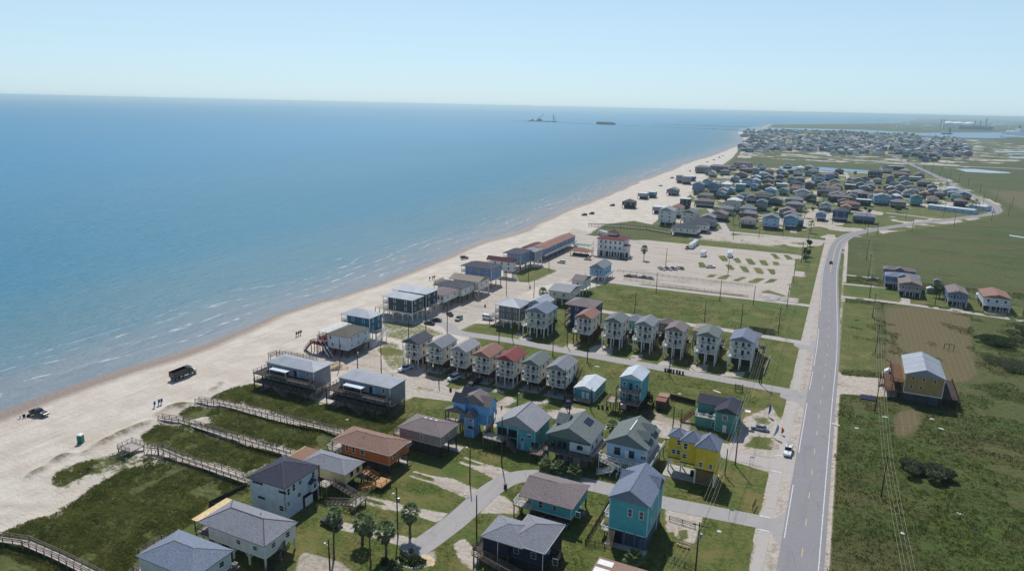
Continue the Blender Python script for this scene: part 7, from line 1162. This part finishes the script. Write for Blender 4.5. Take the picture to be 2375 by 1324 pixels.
# ------------------------------------------------------------------ ground cover tufts
def tufts(name, region, n, hmin, hmax, mat, label, key, thr, rad=.3, nb=5):
    rs = np.random.RandomState(hash(name) % 1000 if False else len(name)*13); x0, x1, y0, y1 = region; X = rs.uniform(x0, x1, n*4); Y = y0+(y1-y0)*rs.uniform(0, 1, n*4)**1.15; i = np.clip(np.searchsorted(gx, X), 0, nx-1); j = np.clip(np.searchsorted(gy, Y), 0, ny-1); pr = Wt[key][j, i]*(.25+vnoise(X, Y, .15, 21)); ok = (pr > thr)
    for c_, hw_ in ROADS:
        for (ax, ay), (bx_, by_) in zip(c_[:-1], c_[1:]):
            if max(ay, by_) < y0-5 or min(ay, by_) > y1+5: continue
            dx, dy = bx_-ax, by_-ay; t_ = np.clip(((X-ax)*dx+(Y-ay)*dy)/(dx*dx+dy*dy+1e-9), 0, 1); ok &= ((X-ax-t_*dx)**2+(Y-ay-t_*dy)**2) > (hw_+.3)**2
    for a_, b_ in lane_spans: ok &= ~((X > fl0-.3) & (X < fl1+.3) & (Y > a_) & (Y < b_))
    X, Y, i, j = X[ok][:n], Y[ok][:n], i[ok][:n], j[ok][:n]; Z = ZZ[j, i]; m = len(X); vis = vnoise(X, Y, .3, 22)
    V = np.zeros((m, nb, 3, 3)); a = rs.uniform(0, 2*np.pi, (m, nb)); hh = rs.uniform(hmin, hmax, (m, nb))*(.5+vis[:, None]); r_ = rs.uniform(0, rad, (m, nb)); bx = X[:, None]+np.cos(a)*r_; by = Y[:, None]+np.sin(a)*r_; wv = rs.uniform(.05, .13, (m, nb)); a2 = rs.uniform(0, 2*np.pi, (m, nb))
    V[:,:,0] = np.stack([bx+np.cos(a2)*wv, by+np.sin(a2)*wv, np.broadcast_to(Z[:,None], bx.shape)-.05], -1); V[:,:,1] = np.stack([bx-np.cos(a2)*wv, by-np.sin(a2)*wv, np.broadcast_to(Z[:,None], bx.shape)-.05], -1); V[:,:,2] = np.stack([bx+np.cos(a)*hh*.7, by+np.sin(a)*hh*.7, Z[:,None]+hh], -1)
    co = V.reshape(-1, 3).astype(np.float32); me = bpy.data.meshes.new(name); nt_ = len(co)//3; me.vertices.add(len(co)); me.vertices.foreach_set('co', co.ravel()); me.loops.add(len(co)); me.loops.foreach_set('vertex_index', np.arange(len(co), dtype=np.int32)); me.polygons.add(nt_); me.polygons.foreach_set('loop_start', (np.arange(nt_)*3).astype(np.int32)); me.polygons.foreach_set('loop_total', np.full(nt_, 3, np.int32)); me.update(calc_edges=True); me.materials.append(mat); o = kind(link(name, me), 'stuff'); o['label'] = label; o['category'] = 'grass'; return o
def translucent(s, col, f=.45):
    tr = s.add('ShaderNodeBsdfTranslucent'); s.set(tr.inputs['Color'], col); mx = s.add('ShaderNodeMixShader'); mx.inputs[0].default_value = f; s.t.links.new(s.b.outputs[0], mx.inputs[1]); s.t.links.new(tr.outputs[0], mx.inputs[2]); s.t.links.new(mx.outputs[0], s.t.nodes['Material Output'].inputs['Surface'])
def tuftm(name, a, b_, c):
    s = N(name); p = s.geo(); f = s.noise(p, .18, 4); g = s.noise(p, 1.7, 3); col = s.mix(s.ramp(f, .35, .65), lin(a), lin(b_)); col = s.mix(s.mul(s.ramp(g, .5, .75), .7), col, lin(c)); translucent(s, col, .5); return s.out(col, .8, .2)
tufts('dune_grass', (-165,-95,66,172), 40000, .12, .38, tuftm('dune_blades', (92,104,50), (132,136,74), (150,140,88)), 'dense low dune grass and creeping scrub behind the beach', 'scrub', .38)
tufts('marsh_grass', (6,130,95,420), 64000, .12, .42, tuftm('marsh_blades', (72,84,38), (102,108,52), (104,98,62)), 'rough marsh grass covering the field east of the highway', 'field', .40, .4)
tufts('lawn_grass', (-112,-16,75,330), 46000, .08, .22, tuftm('lawn_blades', (96,112,54), (136,140,78), (150,140,92)), 'uneven mown grass on the house lots', 'lawn', .6, .35)
# ------------------------------------------------------------------ water beyond, jetty, vessels, terminal
def sheet(name, px, mat, z=.25, world=False):
    pts = [p if world else G(*p) for p in px]; b = MB(); b.add([(x, y, z) for x, y in pts], [tuple(range(len(pts)))]); return kind(b.build(name, mat), 'structure')
WATER = N('channel_water'); _p = WATER.geo(); WATER.bump(WATER.noise(_p, .2, 4), .2, .2); WATER.out(WATER.mix(WATER.ramp(WATER.noise(_p, .01, 3), .3, .7), lin((88,124,152)), lin((104,140,164))), .3, .3); WATER = MATS['channel_water']
sheet('channel', [(1712,303),(1740,300.5),(1800,302),(1960,304.5),(2080,311),(2200,319),(2290,321.5),(2400,319),(2400,306),(2300,308),(2200,308),(2130,309),(2000,301.5),(1860,298.5),(1780,296.5),(1745,296),(1716,299)], WATER, .4)
sheet('canal', [(1806,386),(1900,388),(2016,396),(2016,401),(1900,396),(1812,392)], WATER, .2); sheet('pond', [(2218,392),(2262,392.5),(2340,400),(2345,402.5),(2300,402),(2240,399)], plain('pond_water', (168,182,192), .3), .2)
for q in [[(2305,351),(2375,351),(2375,354),(2310,353)], [(2340,364),(2400,366),(2400,369),(2345,367)], [(2338,356.5),(2400,358),(2400,360),(2340,358)], [(2255,346),(2282,347),(2280,348),(2256,347.5)], [(2340,545),(2375,550),(2375,553),(2342,548)]]: sheet('pond', q, plain('pond_water', (168,182,192), .3), .22)
ROCK = plain('jetty_rock', (96,98,100), .9, .3, .3)
def jetty(pts, label, wd=7, h_=1.6):
    W = [Vector((*G(px, py, SEA_Z), SEA_Z)) for px, py in pts]; o = W[0]; root = thing('jetty', label, 'jetty', o); b = MB(); r = random.Random(2)
    for a, c in zip(W[:-1], W[1:]):
        d = c-a; n = int(d.length/9)
        for i in range(n):
            p = a+d*(i+r.random())/n-o; s = r.uniform(.6,1.1); b.box(p.x-wd*s*.5, p.x+wd*s*.5, p.y-wd*s*.5, p.y+wd*s*.5, -1, h_*r.uniform(.4,1))
    kind(b.build('rocks', ROCK, root), 'stuff')
jetty([(1712,302.5),(1600,297.5),(1480,292.5),(1400,290),(1300,285),(1190,281)], 'near rock jetty reaching out to sea from the channel mouth'); jetty([(1740,296),(1640,292.5),(1520,289)], 'farther rock jetty on the other side of the channel mouth', 8, 2.4)
def vessel(px0, px1, label, name, cat):
    A, B = np.array(G(*px0, SEA_Z)), np.array(G(*px1, SEA_Z)); L_ = float(np.linalg.norm(B-A)); return thing(name, label, cat, (*(A+B)/2, SEA_Z), math.atan2(B[1]-A[1], B[0]-A[0])), L_
HULL = plain('hull_dark', (70,78,90), .7, .1, .05)
t, L_ = vessel((1226,281.5), (1293,283.5), 'dredge barge with leaning crane and tall spuds off the jetty', 'dredge_barge', 'barge'); b = MB(); b.prism([(-L_/2,4),(-L_/2+6,-1),(L_/2-6,-1),(L_/2,4)], 'y', -12, 12); b.build('hull', HULL, t); MB().box(-L_*.4,-L_*.33,-6,6,4,12).build('deckhouse', HULL, t); MB().box(-L_*.2,-L_*.06,-8,8,4,15).build('engine_house', HULL, t); MB().bar((-L_*.16,0,14), (L_*.03,0,46), 2.2).build('crane_boom', HULL, t); MB().bar((-L_*.1,0,14), (-L_*.13,0,26), 2.0).build('crane_mast', HULL, t); [MB().tube([(L_*k,0,2),(L_*k,0,z)], r_, 8).build('spud', HULL, t) for k, z, r_ in ((.36,44,2.2),(.415,30,1.4))]
t, L_ = vessel((1384,288.5), (1428,290), 'dark cargo barge lying off the jetty', 'cargo_barge', 'barge'); b = MB(); b.prism([(-L_/2,11),(-L_/2+3,-1),(L_/2-10,-1),(L_/2,9)], 'y', -11, 11); b.build('hull', HULL, t); MB().box(-L_*.46,L_*.38,-9,9,11,13.5).build('cargo', plain('cargo_rust', (96,88,84)), t); MB().box(L_*.05,L_*.2,-9.4,9.4,11,13.6).build('pale_cargo', plain('cargo_pale', (150,150,150)), t)
t, L_ = vessel((2328,312), (2392,316), 'grey-white tanker ship moored in the channel', 'tanker_ship', 'ship'); b = MB(); b.prism([(-L_/2,13),(-L_/2+6,-1),(L_/2-4,-1),(L_/2,14)], 'y', -12, 12); b.build('hull', plain('ship_grey', (190,200,206), .6), t); MB().box(-L_*.02,L_*.16,-11,11,13,34).build('bridge', WHITE, t); MB().tube([(L_*.04,0,34),(L_*.04,0,46)], 5, 10).build('funnel', HULL, t); [MB().tube([(L_*k,0,13),(L_*k,0,18),(L_*k,0,22)], [10,9,4], 12).build('tank_dome', WHITE, t) for k in (-.34,-.18,.3)]; MB().bar((-L_*.42,0,13), (-L_*.42,0,26), 1.2).build('foremast', HULL, t)
FARG = plain('far_grey', (150,160,170), .7, .1, .02); FARW = plain('far_white', (240,242,242), .6, .03, .02)
def far(px): x, y = G(*px); return x, y
x, y = far((2235,301)); t = thing('gas_terminal', 'pale gas terminal with domed tanks and a long row of coolers across the channel', 'terminal', (x, y, 0), -.35); W0 = 255
MB().box(-W0*.1, W0*.62, -20, 20, 0, 26).build('cooler_hall', FARG, t); [MB().tube([(u, -22, 13), (u, -20.2, 13)], 8, 14).build('cooler', plain('far_blue', (112,130,150)), t) for u in lins(-W0*.05, W0*.58, 10)]
for u in (-W0*.42, -W0*.2, W0*.05): MB().tube([(u,70,0),(u,70,38),(u,70,44),(u,70,48)], [36,36,26,6], 20).build('storage_tank', FARW, t)
MB().box(W0*.05, W0*.45, 40, 80, 26, 40).build('roof_hall', FARW, t)
for u, hh in ((-W0*.52,64),(-W0*.46,58),(W0*.22,58),(W0*.34,58),(W0*.46,74)): MB().bar((u,0,0),(u,0,hh),5).build('tower', FARG, t)
x, y = far((2196,312)); t = thing('loading_platform', 'dark loading platform with masts on the channel', 'platform', (x, y, 0)); MB().box(-22,22,-8,8,1,6).build('deck', HULL, t); [MB().bar((u,0,6),(u,0,hh),3).build('mast', HULL, t) for u, hh in ((8,34),(12,28))]; MB().box(-20,-6,-6,6,6,14).build('hut', FARW, t)
for px, sz, lab in (((2018,312.5),(20,8,6),''),((2158,321),(26,10,9),''),((2148,324),(30,12,4),''),((2325,318),(24,10,6),''),((2350,320),(60,14,5),''),((2205,296),(60,20,10),''),((2160,290),(40,14,7),''),((2130,288),(60,10,7),''),((2070,300),(8,30,5),''))+tuple(((random.uniform(2080,2390), random.uniform(284,299)), (random.uniform(20,90), random.uniform(10,30), random.uniform(5,14)), '') for _ in range(26)):
    x, y = far(px); t = thing('far_warehouse', 'small pale warehouse on the far channel shore', 'warehouse', (x, y, 0), 0, 'pale warehouses on the channel shore'); MB().box(-sz[0]/2,sz[0]/2,-sz[1]/2,sz[1]/2,0,sz[2]).build('wall', FARW, t); roof(t, (-sz[0]/2-.5,sz[0]/2+.5,-sz[1]/2-.5,sz[1]/2+.5), sz[2], 'gx', 1.5, MT['b'])
# ------------------------------------------------------------------ coastal haze: one closed box of thin air round the scene
hz = MB().box(-82000, 62000, -900, 82000, -6.5, 92.0).build('haze', None); kind(hz, 'stuff')
hm = bpy.data.materials.new('haze'); hm.use_nodes = True; ht = hm.node_tree; ht.nodes.clear(); ho = ht.nodes.new('ShaderNodeOutputMaterial'); hv = ht.nodes.new('ShaderNodeVolumePrincipled'); hv.inputs['Color'].default_value = (.70, .93, 1.0, 1); hv.inputs['Density'].default_value = 9.5e-5; hv.inputs['Anisotropy'].default_value = .5
ht.links.new(hv.outputs[0], ho.inputs['Volume']); hz.data.materials.append(hm)
